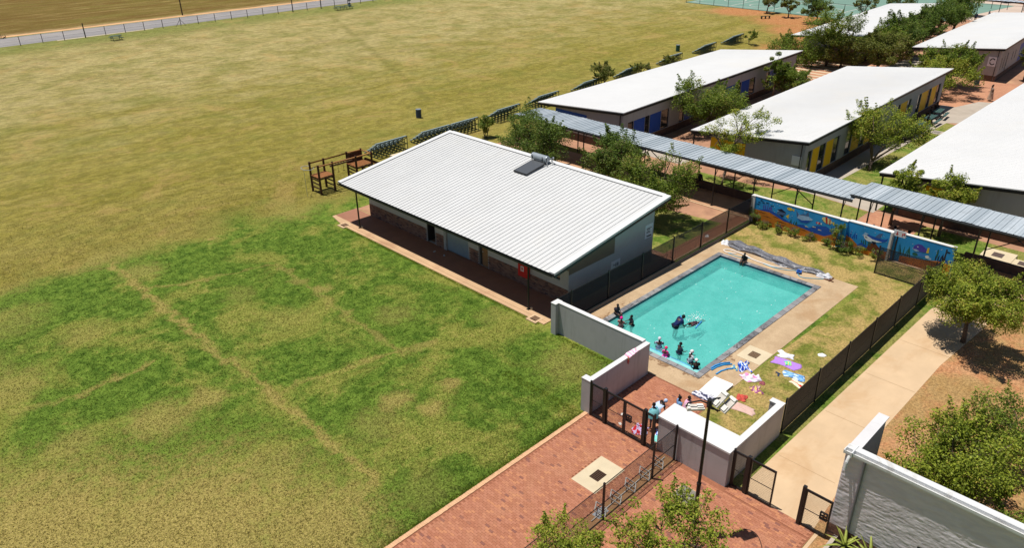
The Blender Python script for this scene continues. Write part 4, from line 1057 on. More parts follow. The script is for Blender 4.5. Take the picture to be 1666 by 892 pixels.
def weeds(face, y, z, h, colr, n=4, r=random.Random(8)):
    it = []
    for i in range(n):
        yy = y + (i - n / 2) * .13; hh = h * r.uniform(.6, 1); s = r.uniform(-.12, .12)
        it.append((face, [(yy + .03, z), (yy + .05 + s * .6, z + hh * .5), (yy + s, z + hh), (yy - .02 + s * .4, z + hh * .5), (yy - .03, z)], colr, 2))
    return it
put('painted_seaweed', weeds(G1, 21.9, 1.15, .55, 'purple', 6) + weeds(G1, 19.95, .62, .55, 'green', 5) + weeds(G1, 17.15, .9, .6, 'deep', 4) + weeds(G2, 16.0, .85, .55, 'deep', 5) + weeds(G2, 15.1, .65, .5, 'green', 5) + weeds(G3, 12.8, .5, .8, 'green', 5) + weeds(G3, 10.9, .8, .7, 'dark', 4))
put('painted_reef_fish', [(G1, ell(20.85, 1.22, .34, .17, rot=-.35), 'bluegrey', 3), (G1, [(21.2, 1.4), (20.85, 1.52), (20.5, 1.32), (20.85, 1.3)], 'dark', 4), (G1, [(20.5, 1.1), (20.28, 1.3), (20.3, .95)], 'yellow', 3), (G1, [(21.0, 1.1), (20.75, .92), (20.6, 1.1)], 'dark', 4), (G1, ell(21.1, 1.3, .03, .03, 8), 'white', 5)])
put('painted_yellow_fish', [(G1, ell(20.3, 1.67, .2, .11), 'yellow', 3), (G1, [(20.12, 1.67), (19.98, 1.78), (19.98, 1.56)], 'yellow', 3), (G1, ell(20.42, 1.7, .022, .022, 8), 'dark', 4)])
put('painted_dolphin', [(G1, [(19.7, 1.2), (19.62, 1.45), (19.3, 1.55), (18.95, 1.5), (18.62, 1.38), (18.7, 1.28), (19.05, 1.2), (19.35, 1.12)], 'pale', 3), (G1, [(19.85, 1.72), (19.62, 1.45), (19.72, 1.2), (19.78, 1.45)], 'bluegrey', 3), (G1, [(19.2, 1.5), (19.02, 1.85), (18.9, 1.5)], 'bluegrey', 3),
                        (G1, [(19.68, 1.18), (19.35, 1.1), (19.05, 1.18), (18.68, 1.26), (19.0, 1.0), (19.4, .98)], 'deep', 4), (G1, [(19.62, 1.45), (19.3, 1.6), (18.98, 1.52), (19.3, 1.48)], 'bluegrey', 4), (G1, ell(18.85, 1.4, .02, .02, 8), 'dark', 5)])
put('painted_striped_fish', [(G1, ell(17.7, 1.58, .36, .19, rot=.25), 'cream', 3), (G1, [(17.85, 1.80), (17.72, 1.83), (17.62, 1.37), (17.74, 1.37)], 'red', 4), (G1, [(17.56, 1.77), (17.48, 1.74), (17.45, 1.36), (17.52, 1.36)], 'red', 4), (G1, [(17.36, 1.55), (17.2, 1.62), (17.22, 1.36)], 'yellow', 3), (G1, ell(17.97, 1.56, .025, .025, 8), 'dark', 5)])
put('painted_small_fish', [(G1, ell(18.24, 1.25, .15, .08), 'red', 3), (G1, [(18.28, 1.33), (18.23, 1.33), (18.23, 1.17), (18.28, 1.17)], 'white', 4), (G1, [(18.1, 1.25), (18.0, 1.33), (18.0, 1.17)], 'white', 3)])
it = []
for (y, z) in [(22.4, 1.72), (22.25, 1.6), (22.55, 1.55), (21.95, 1.66), (22.6, 1.4), (21.6, 1.55), (18.5, .9), (19.0, .78), (18.1, .8)]:
    it += [(G1, ell(y, z, .09, .035, 8), 'dark' if z > 1 else 'cream', 3), (G1, [(y - .07, z), (y - .14, z + .04), (y - .14, z - .04)], 'dark' if z > 1 else 'cream', 3)]
put('painted_minnows', it)
put('painted_shark', [(G2, [(15.31, 1.29), (15.18, 1.46), (14.88, 1.36), (14.56, 1.34), (14.2, 1.33), (13.95, 1.36), (13.8, 1.5), (13.86, 1.25), (14.1, 1.12), (14.46, 1.05), (14.9, 1.0), (15.2, 1.1)], 'deep', 3), (G2, [(15.3, 1.28), (15.1, 1.3), (14.7, 1.15), (14.1, 1.13), (14.46, 1.0), (14.95, .93), (15.2, 1.06)], 'white', 4),
                      (G2, [(15.33, 1.3), (15.22, 1.48), (15.0, 1.42), (15.12, 1.28)], 'pale', 4), (G2, [(14.6, 1.33), (14.4, 1.62), (14.15, 1.72), (14.3, 1.33)], 'bluegrey', 4), (G2, [(14.75, 1.02), (14.55, .78), (14.45, 1.03)], 'dark', 5), (G2, [(15.2, 1.22), (15.0, 1.16), (15.12, 1.12)], 'dark', 5), (G2, ell(15.05, 1.36, .025, .025, 8), 'dark', 5)])
put('painted_whale', [(G3, [(12.4, 1.12), (12.36, 1.36), (12.16, 1.52), (11.95, 1.52), (11.72, 1.38), (11.5, 1.2), (11.62, 1.1), (11.9, 1.06), (12.2, 1.02)], 'purple', 3), (G3, [(12.42, 1.1), (12.2, 1.16), (12.0, 1.08), (12.2, 1.0)], 'pale', 4), (G3, ell(12.15, 1.33, .035, .035, 8), 'white', 5)])
put('painted_coral', [(G3, [(11.62, 1.1), (11.6, 1.44), (11.5, 1.46), (11.48, 1.1)], 'yellow', 3), (G3, ell(11.9, .88, .3, .14), 'mid', 3), (G3, ell(11.5, .85, .12, .1), 'white', 4), (G3, ell(11.35, .78, .1, .08), 'pale', 4), (G3, ell(12.2, .82, .16, .1), 'green', 4), (G3, ell(11.0, 1.25, .05, .28), 'green', 3), (G3, ell(10.45, 1.5, .12, .05), 'dark', 3)])
it = []
rb = random.Random(4)
for i in range(46):
    y = rb.uniform(10.3, 22.5); z = rb.uniform(1.1, 1.8)
    if 13.0 < y < 13.8 or 16.3 < y < 16.9: continue
    f_ = G1 if y > 16.85 else (G2 if y > 13.7 else G3)
    it.append((f_, ell(y, z, .022, .022, 6), 'white', 2))
put('painted_bubbles', it)
# sign on a post in front of the mural gap
t = thing('arrow_sign', 'small white sign with two red arrows over the gap in the mural wall', 'sign', (46.3, 13.2, 0))
MB().box((46.3, 13.32, 0), (46.38, 13.4, 2.1)).build('post', m_dark, t)
MB().box((46.26, 12.9, 1.72), (46.29, 13.62, 2.12)).build('board', m_sign, t)
mb = MB()
mb.box((46.252, 13.38, 1.88), (46.259, 13.43, 2.04)).add([(46.252, 13.5, 1.9), (46.252, 13.31, 1.9), (46.252, 13.405, 1.79)], [(0, 1, 2)])
mb.box((46.252, 13.08, 1.80), (46.259, 13.12, 1.95)).box((46.251, 13.0, 1.94), (46.258, 13.12, 1.98)).add([(46.252, 13.02, 2.04), (46.252, 13.02, 1.87), (46.252, 12.92, 1.96)], [(0, 1, 2)])
mb.build('arrows', m_red, t)

# ------------------------------------------------------------------ covered walkway
g = NG('walkway_sheet'); r_ = g.node('ShaderNodeObjectInfo').outputs['Random']
c = g.mix(r_, s2l(154, 164, 171), s2l(182, 190, 196)); c = g.mix(g.math('MULTIPLY', g.smooth(g.noise(g.pos(), .9, 6, .65, .6), .5, .75), .45), c, s2l(146, 152, 156))
m_ws = g.fin(c, .5, metal=.0, spec=.4)
def walkway(label, y0, y1, xa, xb, za, zb, low_walls, floor_posts):
    t = thing('covered_walkway', label, 'walkway', ((xa + xb) / 2, (y0 + y1) / 2, 0))
    n = int(round((y1 - y0) / .72)); w = (y1 - y0) / n
    prof = []
    for k in range(4):
        a = -w / 2 + w * k / 4
        if k % 2 == 0: prof += [(a, 0), (a + w * .21, 0), (a + w * .218, .038), (a + w * .238, .038)]
        else: prof += [(a, 0), (a + w * .22, 0), (a + w * .23, .008), (a + w * .24, .008)]
    prof += [(w / 2, 0)]
    m = MB(); k = len(prof)
    m.add([(0, a, b) for a, b in prof] + [(xb - xa, a, b + zb - za) for a, b in prof], [(i, i + 1, i + 1 + k, i + k) for i in range(k - 1)])
    o = m.build('roof_sheet', m_ws); me = o.data; bpy.data.objects.remove(o)
    for i in range(n):
        o = bpy.data.objects.new('roof_sheet', me); COL.objects.link(o); o.parent = t
        o.location = Vector((xa + (.06 if i % 5 == 0 else 0), y0 + w * (i + .5), za + (.006 if i % 3 else .0))) - BASE[t.name]
    f = MB().box((xa + .08, y0 + .02, za - .22), (xa + .13, y1 - .02, za - .03)).box((xb - .13, y0 + .02, zb - .22), (xb - .08, y1 - .02, zb - .03))
    f.build('edge_beam', m_dark, t)
    gmb = MB().box((xa - .06, y0, za - .10), (xa + .05, y1, za - .05)); gmb.build('gutter', M('gutter_grey', (.05, .055, .06, 1), .5), t)
    y = y0 + .6; i = 0
    while y < y1:
        MB().tube((xa + .2, y, 0), (xa + .2, y, za - .05), .05, n=8).box((xa + .1, y - .1, 0), (xa + .3, y + .1, .03)).build('post', m_dark, t)
        MB().tube((xb - .3, y, 0), (xb - .3, y, zb - .05), .05, n=8).build('post', m_dark, t)
        mb = MB().bar((xa + .2, y, za - .12), (xb - .3, y, zb - .12), .06, .1).bar((xa + .2, y, 2.3), (xa + .75, y, za - .14), .035).bar((xb - .3, y, 2.3), (xb - .85, y, zb - .14), .035)
        mb.build('rafter', m_dark, t)
        if i % 4 == 1 and y + 3.14 < y1:
            MB().bar((xb - .3, y, .9), (xb - .3, y + 3.14, zb - .25), .05).bar((xb - .3, y, zb - .25), (xb - .3, y + 3.14, .9), .05).build('brace', m_dark, t)
        y += 3.14; i += 1
    return t
walkway('long covered walkway with blue grey sheet roof, its far lower section', 16.55, 47.2, 46.5, 49.95, 3.22, 3.12, [], [])
walkway('raised right hand section of the blue grey covered walkway behind the mural', 2.4, 16.85, 46.8, 50.15, 3.45, 3.35, [], [])
def lowwall(label, ya, yb, x=49.25):
    t = tag(MB().box((x, ya, 0), (x + .24, yb, .62)).build('low_wall', m_plinth), label, 'wall')
lowwall('low brown brick sitting wall beneath the far walkway section', 18.2, 30.8)
lowwall('low brown brick sitting wall beneath the raised walkway section', 2.6, 10.2)
t = thing('raised_manhole', 'pale concrete slab with two manhole covers on the grass right of the mural', 'manhole', (51.2, 8.6, 0))
MB().box((50.4, 7.9, 0), (52.1, 9.65, .22)).box((50.35, 6.7, 0), (51.5, 7.9, .18)).build('slab', m_pale, t)
MB().box((50.9, 8.5, .22), (51.6, 9.1, .235)).build('cover', M('cover_brown', (.10, .07, .06, 1), .8), t); MB().box((50.7, 7.1, .18), (51.3, 7.6, .195)).build('cover', M('cover_brown', (.10, .07, .06, 1), .8), t)
t = thing('raised_manhole', 'white concrete manhole with dark lid behind the ribbed roof near the bleachers', 'manhole', (36.9, 53.2, 0))
MB().box((36.9, 52.3, 0), (38.4, 53.3, .3)).build('slab', m_pale, t); MB().box((37.5, 52.6, .3), (37.95, 53.0, .315)).build('cover', M('cover_grey', (.12, .12, .12, 1), .8), t)
t = thing('manhole', 'square concrete manhole cover in the grass beside the yellow panelled block', 'manhole cover', (77.3, 21.1, 0))
MB().box((76.7, 20.6, 0), (77.9, 21.6, .05)).build('frame', m_conc, t); MB().box((76.95, 20.8, .05), (77.65, 21.4, .06)).build('cover', M('manhole_grey', s2l(128, 122, 112), .85, .1, 4), t)

# ------------------------------------------------------------------ grey rough building at the right
def rough_material():
    g = NG('rough_grey_plaster'); x, y, z = g.sep(g.pos())
    v = g.comb(x, g.math('ADD', g.math('MULTIPLY', y, .62), g.math('MULTIPLY', z, .25)), g.math('MULTIPLY', z, 1.9))
    n1 = g.noise(v, 1.9, 6, .55, .9); n2 = g.noise(g.pos(), 14, 4, .6)
    g.bump(n2, .35, .02)
    return g.fin(g.mix(g.smooth(n1, .3, .7), s2l(206, 197, 200), s2l(220, 212, 215)), .8, spec=.3)
m_rough = rough_material()
rough_disp = None
t = thing('plastered_building', 'rough grey plastered wall with a white gutter at the lower right', 'building', (21.95, 1, 0))
XW = 21.9
ys = np.linspace(6.28, -6.0, 330); zs = np.linspace(.62, 3.86, 120)
r0 = np.random.RandomState(3)
YY, ZZ = np.meshgrid(ys, zs); D = np.zeros_like(YY)
def blotch(fy, fz, seed):
    q = np.random.RandomState(seed); ny, nz = int(13 * fy) + 3, int(4 * fz) + 3; G_ = q.uniform(-1, 1, (nz, ny))
    sl = .16 * (YY - 6)
    u = (6.3 - YY) * fy; v = np.clip((ZZ + sl * 0 + .05 * np.sin(YY * 2.1 + ZZ)) * fz, 0, nz - 2.001); v = v + .35 * np.sin(u * .9 + v * .5); v = np.clip(v, 0, nz - 2.001)
    u0, v0 = np.clip(u.astype(int), 0, ny - 2), v.astype(int); a_, b_ = u - u0, v - v0; a_ = a_ * a_ * (3 - 2 * a_); b_ = b_ * b_ * (3 - 2 * b_)
    return (G_[v0, u0] * (1 - a_) + G_[v0, u0 + 1] * a_) * (1 - b_) + (G_[v0 + 1, u0] * (1 - a_) + G_[v0 + 1, u0 + 1] * a_) * b_
for fy, fz, am in ((1.3, 3.2, .35), (3.0, 8, .7), (5.5, 14, .7), (9, 24, .45)):
    n_ = blotch(fy, fz, int(fy * 10)); D += am * (1 - 2 * np.abs(n_))
D = D / 2.3
mb = MB(); nv = len(ys)
vs = [(XW - .03 - ((.016 * D[j, i] + .018) if i else 0), ys[i], zs[j]) for j in range(len(zs)) for i in range(nv)]
op = [(2.65, 3.45, 1.25, 1.55), (1.75, 2.45, 1.25, 1.55)]
fs = []
for j in range(len(zs) - 1):
    for i in range(nv - 1):
        yc, zc = (ys[i] + ys[i + 1]) / 2, (zs[j] + zs[j + 1]) / 2
        if any(a < yc < b and .7 < zc < c_ for a, b, _, c_ in op): continue
        fs.append((j * nv + i, (j + 1) * nv + i, (j + 1) * nv + i + 1, j * nv + i + 1))
mb.add(vs, fs); mb.build('rough_plaster', m_rough, t, smooth=True)
MB().box((XW + .16, -9, 0), (XW + .3, 6.28, 3.84)).box((XW - .02, 6.04, .62), (XW + .16, 6.27, 3.84)).box((XW + .3, 6.02, 0), (24.7, 6.26, 3.86)).build('wall', M('grey_plaster', s2l(158, 156, 160), .85, .05, 1, .2, 20), t)
MB().box((24.0, 5.95, 3.87), (24.72, 6.33, 3.91)).box((XW + .31, 5.95, 3.87), (24.0, 6.33, 3.908)).build('coping', M('pale_grey_coping', s2l(206, 204, 204), .8, .05, 1), t)
gw = M('white_gutter', (.68, .68, .67, 1), .4, .02, 1, 0, spec=.4, dirt=(.4, .38, .34, .7), dscale=1.8)
MB().box((XW - .165, -9, 3.86), (XW + .24, 6.3, 3.885)).box((XW - .17, -9, 3.885), (XW - .15, 6.3, 3.99)).box((XW + .0, -9, 3.885), (XW + .03, 6.3, 4.02)).box((XW + .03, -9, 3.995), (XW + .26, 6.3, 4.025)).box((XW - .17, 6.301, 3.86), (XW + .26, 6.33, 4.0)).build('gutter', gw, t)
MB().tube((XW - .1, 6.12, 3.86), (XW - .28, 6.12, 3.62), .055, n=10).tube((XW - .28, 6.12, 3.62), (XW - .30, 6.12, 3.35), .055, n=10).box((XW - .24, 6.02, 3.83), (XW + .3, 6.06, 4.05)).build('gutter_outlet', gw, t)
MB().tube((XW - .12, 5.6, .0), (XW - .12, 5.6, 3.86), .05, n=10).build('downpipe', M('grey_tube', s2l(120, 118, 122), .6, .05), t)  # plain grey upright tube on the wall face
mb = MB(); bricks(mb, (XW - .045, 6.28), (XW - .045, -9), 0.0, .60, (-1, 0)); mb.build('plinth_bricks', m_fb, t, tone=True, kind='stuff')
MB().box((XW - .045, -9, 0), (XW + .0, 6.28, .615)).build('plinth', m_plinth, t)
for a, b in ((2.65, 3.45), (1.75, 2.45)): window(t, (XW + .02, b - .02), (XW + .02, a + .02), .72, 1.5)
# planter in front
t = thing('planter_bed', 'kerbed planting bed of dark stones under the rough grey wall', 'planter', (21.2, 4.5, 0))
MB().box((20.72, 2.0, 0), (20.86, 6.0, .24)).box((20.861, 5.86, 0), (21.8, 6.0, .24)).build('kerb_stone', m_conc, t)
mb = MB(); r = random.Random(9)
for i in range(420):
    mb.t = r.random(); s = r.uniform(.04, .1); c_ = (r.uniform(20.92, 21.78), r.uniform(2.0, 5.8), .1 + r.uniform(0, .05))
    mb.obox(c_, (s, s * r.uniform(.6, 1.1), s * .6), r.uniform(0, 3), r.uniform(-.4, .4), r.uniform(-.4, .4))
g = NG('bed_stones'); m_st = g.fin(g.mix(g.attr('tone'), (.025, .016, .013, 1), (.10, .06, .045, 1)), .9)
mb.build('stones', m_st, t, tone=True, kind='stuff')
MB().box((20.862, 2.0, 0), (21.84, 5.858, .09)).build('bed_soil', M('dark_soil', (.05, .032, .022, 1), .95), t)

# ------------------------------------------------------------------ floodlight post
t = thing('floodlight_post', 'tall black post with three flat grey floodlight heads beside the pump room', 'floodlight', (18.72, 9.87, 0))
MB().tube((18.72, 9.87, 0), (18.72, 9.87, 2.1), .075, .072, n=12).tube((18.72, 9.87, 2.1), (18.72, 9.87, 2.2), .085, n=12).tube((18.72, 9.87, 2.2), (18.72, 9.87, 5.75), .06, .05, n=12).box((18.62, 9.77, 0), (18.82, 9.97, .03)).build('post', m_black, t)
g_head = M('luminaire_grey', s2l(198, 192, 182), .5, .12, 6, .1)
def head(p, q, arm_pts):
    "floodlight head: shallow tray from p to q, with driver box on top and a glass front below"
    P_, Q_ = Vector(p), Vector(q); d = (Q_ - P_).normalized(); sd_ = d.cross(Vector((0, 0, 1))).normalized(); up = sd_.cross(d)
    hd = MB().bar(p, q, .30, .06).build('lamp_head', g_head, t)
    MB().bar(tuple(P_ + d * .04 + up * .055), tuple(P_ + d * .24 + up * .055), .2, .05).build('driver_box', M('luminaire_pale', s2l(226, 222, 212), .5, .06), hd)
    MB().bar(tuple(Q_ - d * .12 + up * .05), tuple(Q_ - d * .02 + up * .05), .28, .04).build('end_cap', M('luminaire_pale', s2l(226, 222, 212), .5, .06), hd)
    MB().bar(tuple(P_ + d * .05 - up * .036), tuple(Q_ - d * .05 - up * .036), .26, .01).build('lens', m_glass, hd)
    MB().path(arm_pts, .026, 6).build('arm', m_black, t)
head((18.62, 10.0, 5.52), (18.2, 10.42, 5.50), [(18.72, 9.87, 5.66), (18.5, 10.1, 5.8), (18.25, 10.4, 5.68), (18.2, 10.44, 5.54)])
head((18.86, 9.78, 5.56), (19.32, 9.62, 5.96), [(18.72, 9.87, 5.62), (18.95, 9.85, 5.78), (19.1, 9.7, 5.8)])
head((18.92, 9.5, 5.44), (19.4, 9.34, 5.82), [(18.72, 9.87, 5.5), (18.95, 9.6, 5.4), (19.12, 9.45, 5.62)])
MB().bar((18.72, 9.87, 5.6), (18.95, 9.65, 5.35), .05).tube((18.72, 9.87, 5.55), (18.72, 9.87, 5.85), .09, n=10).build('bracket', m_black, t)
# ------------------------------------------------------------------ vegetation
def leaf_material(name, dark, light, old, rough=.55):
    g = NG(name); t = g.attr('tone')
    c = g.mix(g.smooth(t, .05, .85), dark, light); c = g.mix(g.smooth(t, .9, .93), c, old)
    g.fin(c, rough, spec=.18)
    tl = g.node('ShaderNodeBsdfTranslucent'); g.set(tl.inputs[0], g.mix(.5, c, s2l(120, 150, 30)))
    mx = g.node('ShaderNodeMixShader'); mx.inputs[0].default_value = .27
    g.t.links.new(g.b.outputs[0], mx.inputs[1]); g.t.links.new(tl.outputs[0], mx.inputs[2]); g.t.links.new(mx.outputs[0], g.out.inputs[0])
    return g.m
LEAF = dict(
    dark=leaf_material('leaf_dark', (.05, .088, .013, 1), (.16, .23, .035, 1), (.18, .17, .05, 1)),
    mid=leaf_material('leaf_mid', (.07, .11, .012, 1), (.23, .30, .036, 1), (.28, .24, .05, 1)),
    olive=leaf_material('leaf_olive', (.085, .10, .018, 1), (.23, .245, .05, 1), (.22, .15, .06, 1)),
    bright=leaf_material('leaf_bright', (.11, .15, .012, 1), (.36, .41, .045, 1), (.40, .33, .06, 1)))
m_bark = M('bark', (.13, .095, .07, 1), .95, .25, 12, .5, 40)

def leaf_mesh(name, centers, radii, per, size, rs, mat, flat=.75, tones=None, lean=1.15):
    N = len(centers) * per if np.isscalar(per) else int(np.sum(per))
    C_ = np.repeat(np.asarray(centers), per, 0); R_ = np.repeat(np.asarray(radii), per)
    d = rs.normal(size=(N, 3)); d /= np.linalg.norm(d, axis=1)[:, None]
    rad = R_ * rs.uniform(.15, 1.0, N) ** .55
    P = C_ + d * rad[:, None] * np.array([1, 1, flat])
    nrm = rs.normal(size=(N, 3)) * .8 + d * .5 + np.array([0, 0, lean]); nrm /= np.linalg.norm(nrm, axis=1)[:, None]
    a = np.cross(nrm, rs.normal(size=(N, 3))); a /= np.linalg.norm(a, axis=1)[:, None]
    b = np.cross(nrm, a)
    s = size * rs.uniform(.6, 1.3, N)[:, None]
    V = np.stack([P - a * s * .5, P - b * s * .27 + a * s * .05, P + a * s * .5, P + b * s * .27 + a * s * .05], 1).reshape(-1, 3)
    t = np.repeat(rs.uniform(-.28, .28, len(centers)), per) + rs.uniform(.0, .95, N)
    me = bpy.data.meshes.new(name)
    me.vertices.add(4 * N); me.vertices.foreach_set('co', V.astype(np.float32).ravel())
    me.loops.add(4 * N); me.loops.foreach_set('vertex_index', np.arange(4 * N, dtype=np.int32))
    me.polygons.add(N); me.polygons.foreach_set('loop_start', np.arange(0, 4 * N, 4, dtype=np.int32)); me.polygons.foreach_set('loop_total', np.full(N, 4, np.int32))
    at = me.attributes.new('tone', 'FLOAT', 'FACE'); at.data.foreach_set('value', np.clip(t, 0, 1).astype(np.float32))
    me.materials.append(mat); me.update(calc_edges=True)
    return me

def tree(label, x, y, h, r, zb, seed, kind='mid', clumps=46, per=120, leaf=.16, trunk=.13, name='leafy_tree', cat='tree', group=None, hole=.0, squash=1.0, lean=(0, 0), profile='round', stems=1, cr=None):
    rs = np.random.RandomState(seed); rd = random.Random(seed)
    t = thing(name, label, cat, (x, y, 0), group)
    C_ = []; R_ = []
    zc = (h + zb) / 2; hz = (h - zb) / 2
    lob = [(rs.uniform(-.45, .45), rs.uniform(-.45, .45), rs.uniform(-.3, .35), rs.uniform(.5, .8)) for _ in range(5)]
    tries = 0
    while len(C_) < clumps and tries < 9000:
        tries += 1
        p = rs.uniform(-1, 1, 3)
        if profile == 'flat': inside = p[0] ** 2 + p[1] ** 2 < 1 and abs(p[2]) < .75
        else: inside = any(((p[0] - a) / s) ** 2 + ((p[1] - b) / s) ** 2 + ((p[2] - c) / s) ** 2 < 1 for a, b, c, s in lob)
        if not inside: continue
        q = math.sqrt(p[0] ** 2 + p[1] ** 2 + p[2] ** 2)
        if q < hole: continue
        C_.append((x + lean[0] + p[0] * r * squash, y + lean[1] + p[1] * r, zc + p[2] * hz)); R_.append((cr or r * .26) * rs.uniform(.6, 1.25))
    per = int(per * 2.0); leaf *= .78
    pers = [per] * len(C_); CC = list(C_); RR = list(R_)
    cen = Vector((x + lean[0], y + lean[1], zc - hz * .5))
    for k in range(int(len(C_) * .38)):                                # upright leafy shoots break the outline
        i = rd.randrange(len(C_)); c = Vector(C_[i]); o = (c - cen); o.normalize(); o = (o + Vector((rd.uniform(-.4, .4), rd.uniform(-.4, .4), .7))).normalized()
        L_ = min(.85, r * .3) * rd.uniform(.6, 1.1); p0 = c + o * R_[i] * .6
        for j in range(4):
            CC.append(tuple(p0 + o * L_ * (j + .5) / 4)); RR.append(R_[i] * (.34 - .06 * j)); pers.append(max(4, int(per * (.13 - .022 * j))))
    me = leaf_mesh('crown', [Vector(c) - Vector((x, y, 0)) for c in CC], RR, np.array(pers), leaf, rs, LEAF[kind])
    link('crown', me, t)
    # woody frame reaching the clumps
    wb = MB()
    for s_ in range(stems):
        bx, by = (x, y) if stems == 1 else (x + rd.uniform(-.25, .25), y + rd.uniform(-.25, .25))
        fork = Vector((bx + lean[0] * .3 + rd.uniform(-.12, .12), by + lean[1] * .3 + rd.uniform(-.12, .12), max(.35, zb * .75)))
        wb.path([(bx, by, -.05), (bx + (fork.x - bx) * .4 + rd.uniform(-.05, .05), by + (fork.y - by) * .4, fork.z * .5), tuple(fork)], [trunk * 1.25, trunk, trunk * .85], 8)
        mains = []
        for k in range(5):
            c = Vector(C_[rd.randrange(len(C_))]); m_ = fork.lerp(c, .55) + Vector((rd.uniform(-.15, .15), rd.uniform(-.15, .15), .2))
            wb.path([tuple(fork), tuple(m_), tuple(c)], [trunk * .62, trunk * .4, trunk * .12], 6); mains.append(m_)
        for c in C_[s_::stems]:
            c = Vector(c); m_ = min(mains, key=lambda v: (v - c).length)
            wb.path([tuple(m_), tuple(m_.lerp(c, .5) + Vector((rd.uniform(-.1, .1), rd.uniform(-.1, .1), .08))), tuple(c)], [trunk * .26, trunk * .16, trunk * .05], 5)
    wb.build('trunk', m_bark, t, smooth=True)
    return t

tree('bright green tree standing alone beside the sandy path', 39.2, 7.05, 4.4, 2.35, 1.5, 11, 'bright', 84, 240, .13, .11, lean=(-.3, .1), hole=.1)
GB = 'trees between the changing block and the walkway'
tree('broad dark tree behind the ribbed roof left of the solar heater', 43.6, 41.3, 5.1, 3.4, 1.0, 21, 'dark', 84, 150, .17, .15)
tree('dark tree behind the ribbed roof right of the solar heater', 44.6, 33.6, 4.7, 2.7, 1.0, 22, 'dark', 66, 150, .17, .13)
tree('lighter green tree overhanging the far corner of the ribbed roof', 40.8, 27.9, 4.9, 2.65, 1.2, 23, 'mid', 72, 150, .16, .13)
tree('small upright bush beside the bleachers and the dark tree', 46.97, 51.6, 2.1, .75, .3, 24, 'mid', 20, 90, .15, .05, name='bush', cat='bush', stems=3, cr=.36)
tree('round tree beyond the left eave of the blue panelled block', 70.4, 56.0, 3.0, 1.7, .8, 25, 'olive', 30, 110, .18, .08)
tree('small sparse tree above the eave of the blue panelled block beside a bleacher', 77.4, 55.9, 2.0, 1.25, .7, 26, 'olive', 22, 80, .18, .07)
tree('smallest bush showing over the eave of the blue panelled block', 84.2, 56.2, 1.7, 1.1, .6, 27, 'olive', 16, 70, .18, .06, name='bush', cat='bush')
tree('bush in front of the farthest bleacher', 106.5, 57.5, 2.2, 1.1, .5, 28, 'mid', 16, 70, .18, .06, name='bush', cat='bush')
tree('dense green tree between the blue and the yellow panelled blocks', 62.6, 37.0, 4.9, 3.4, 1.4, 31, 'mid', 64, 150, .19, .15)
tree('two lobed green tree at the far end of the gap between blue and yellow blocks', 78.6, 37.6, 3.6, 2.7, 1.2, 32, 'mid', 44, 130, .2, .14)
tree('narrow green tree rising past the eave at the far end of the blue block', 78.3, 38.6, 5.2, 1.5, 2.0, 33, 'mid', 28, 120, .2, .12)
tree('sparse pale tree with a bare trunk in front of the yellow panelled block', 50.9, 28.3, 5.6, 3.2, 2.4, 34, 'bright', 34, 90, .17, .11, hole=.35, cr=.55, lean=(2.1, -.3))
tree('yellow green tree on the grass strip beside the yellow panelled block', 62.2, 21.3, 5.2, 3.0, .9, 35, 'bright', 62, 140, .17, .13, lean=(2.1, .2))
tree('pale tree behind the walkway at the left corner of the right hand block', 52.1, 15.7, 4.2, 1.35, 1.4, 36, 'bright', 40, 120, .16, .1)
tree('pale tree behind the walkway against the grey gable of the right hand block', 52.3, 12.6, 4.3, 1.7, 1.8, 37, 'bright', 44, 120, .16, .1)
tree('tall flat topped tree over the striped paving', 99.5, 42.3, 6.7, 3.4, 2.8, 41, 'mid', 64, 110, .23, .16, profile='flat')
tree('low spreading tree at the far end of the blue panelled block', 98.4, 46.0, 3.6, 3.9, .6, 42, 'mid', 54, 120, .23, .14)
tree('olive tree in the middle row left of centre', 99.6, 40.4, 4.9, 3.2, .8, 43, 'olive', 54, 130, .23, .15)
tree('dark olive tree behind the far eave of the yellow panelled block', 100.0, 36.0, 5.0, 3.3, .8, 44, 'olive', 60, 130, .23, .15)
tree('dark tree in the row behind the farthest block', 111.0, 37.2, 5.6, 3.4, 1.2, 45, 'dark', 54, 120, .25, .16)
tree('dark tree farther along the row behind the farthest block', 120.5, 37.6, 5.4, 3.3, 1.2, 46, 'dark', 54, 120, .26, .16)
tree('bushy tree below the two dark trees of the row', 106.5, 37.0, 5.0, 3.2, .8, 47, 'mid', 44, 120, .25, .14)
tree('big dark tree at the top edge beyond the far blocks', 135.5, 38.4, 6.4, 3.6, 1.6, 48, 'dark', 66, 130, .28, .2)
tree('dark tree half hidden behind the big top edge tree', 128.5, 38.0, 5.6, 3.6, 1.2, 49, 'dark', 44, 110, .27, .18)
tree('spreading tree over the red paved yard in front of the letter sign block', 97.6, 27.2, 5.4, 2.9, 1.2, 51, 'mid', 62, 140, .22, .15)
tree('yellowish tree in the red paved yard nearest the yellow block', 92.5, 26.0, 4.6, 3.2, .8, 52, 'bright', 44, 130, .21, .13)
tree('round tree on orange soil nearest the court bench', 137.6, 71.5, 3.6, 1.8, 1.4, 53, 'olive', 30, 100, .24, .11)
tree('round tree on orange soil second from the court bench', 135.2, 65.9, 3.2, 1.6, 1.2, 54, 'olive', 28, 100, .24, .11)
tree('dense tree on the orange soil left of the farthest block', 132.3, 59.2, 4.2, 2.6, 1.2, 55, 'dark', 42, 120, .25, .13)
tree('brownish tree between courts and the farthest block', 140, 54.4, 4.6, 1.9, 1.5, 56, 'olive', 24, 90, .25, .12)
tree('small shrub at the left eave of the farthest block', 106.0, 51.4, 2.6, 1.1, .4, 57, 'mid', 18, 90, .22, .07, name='bush', cat='bush')
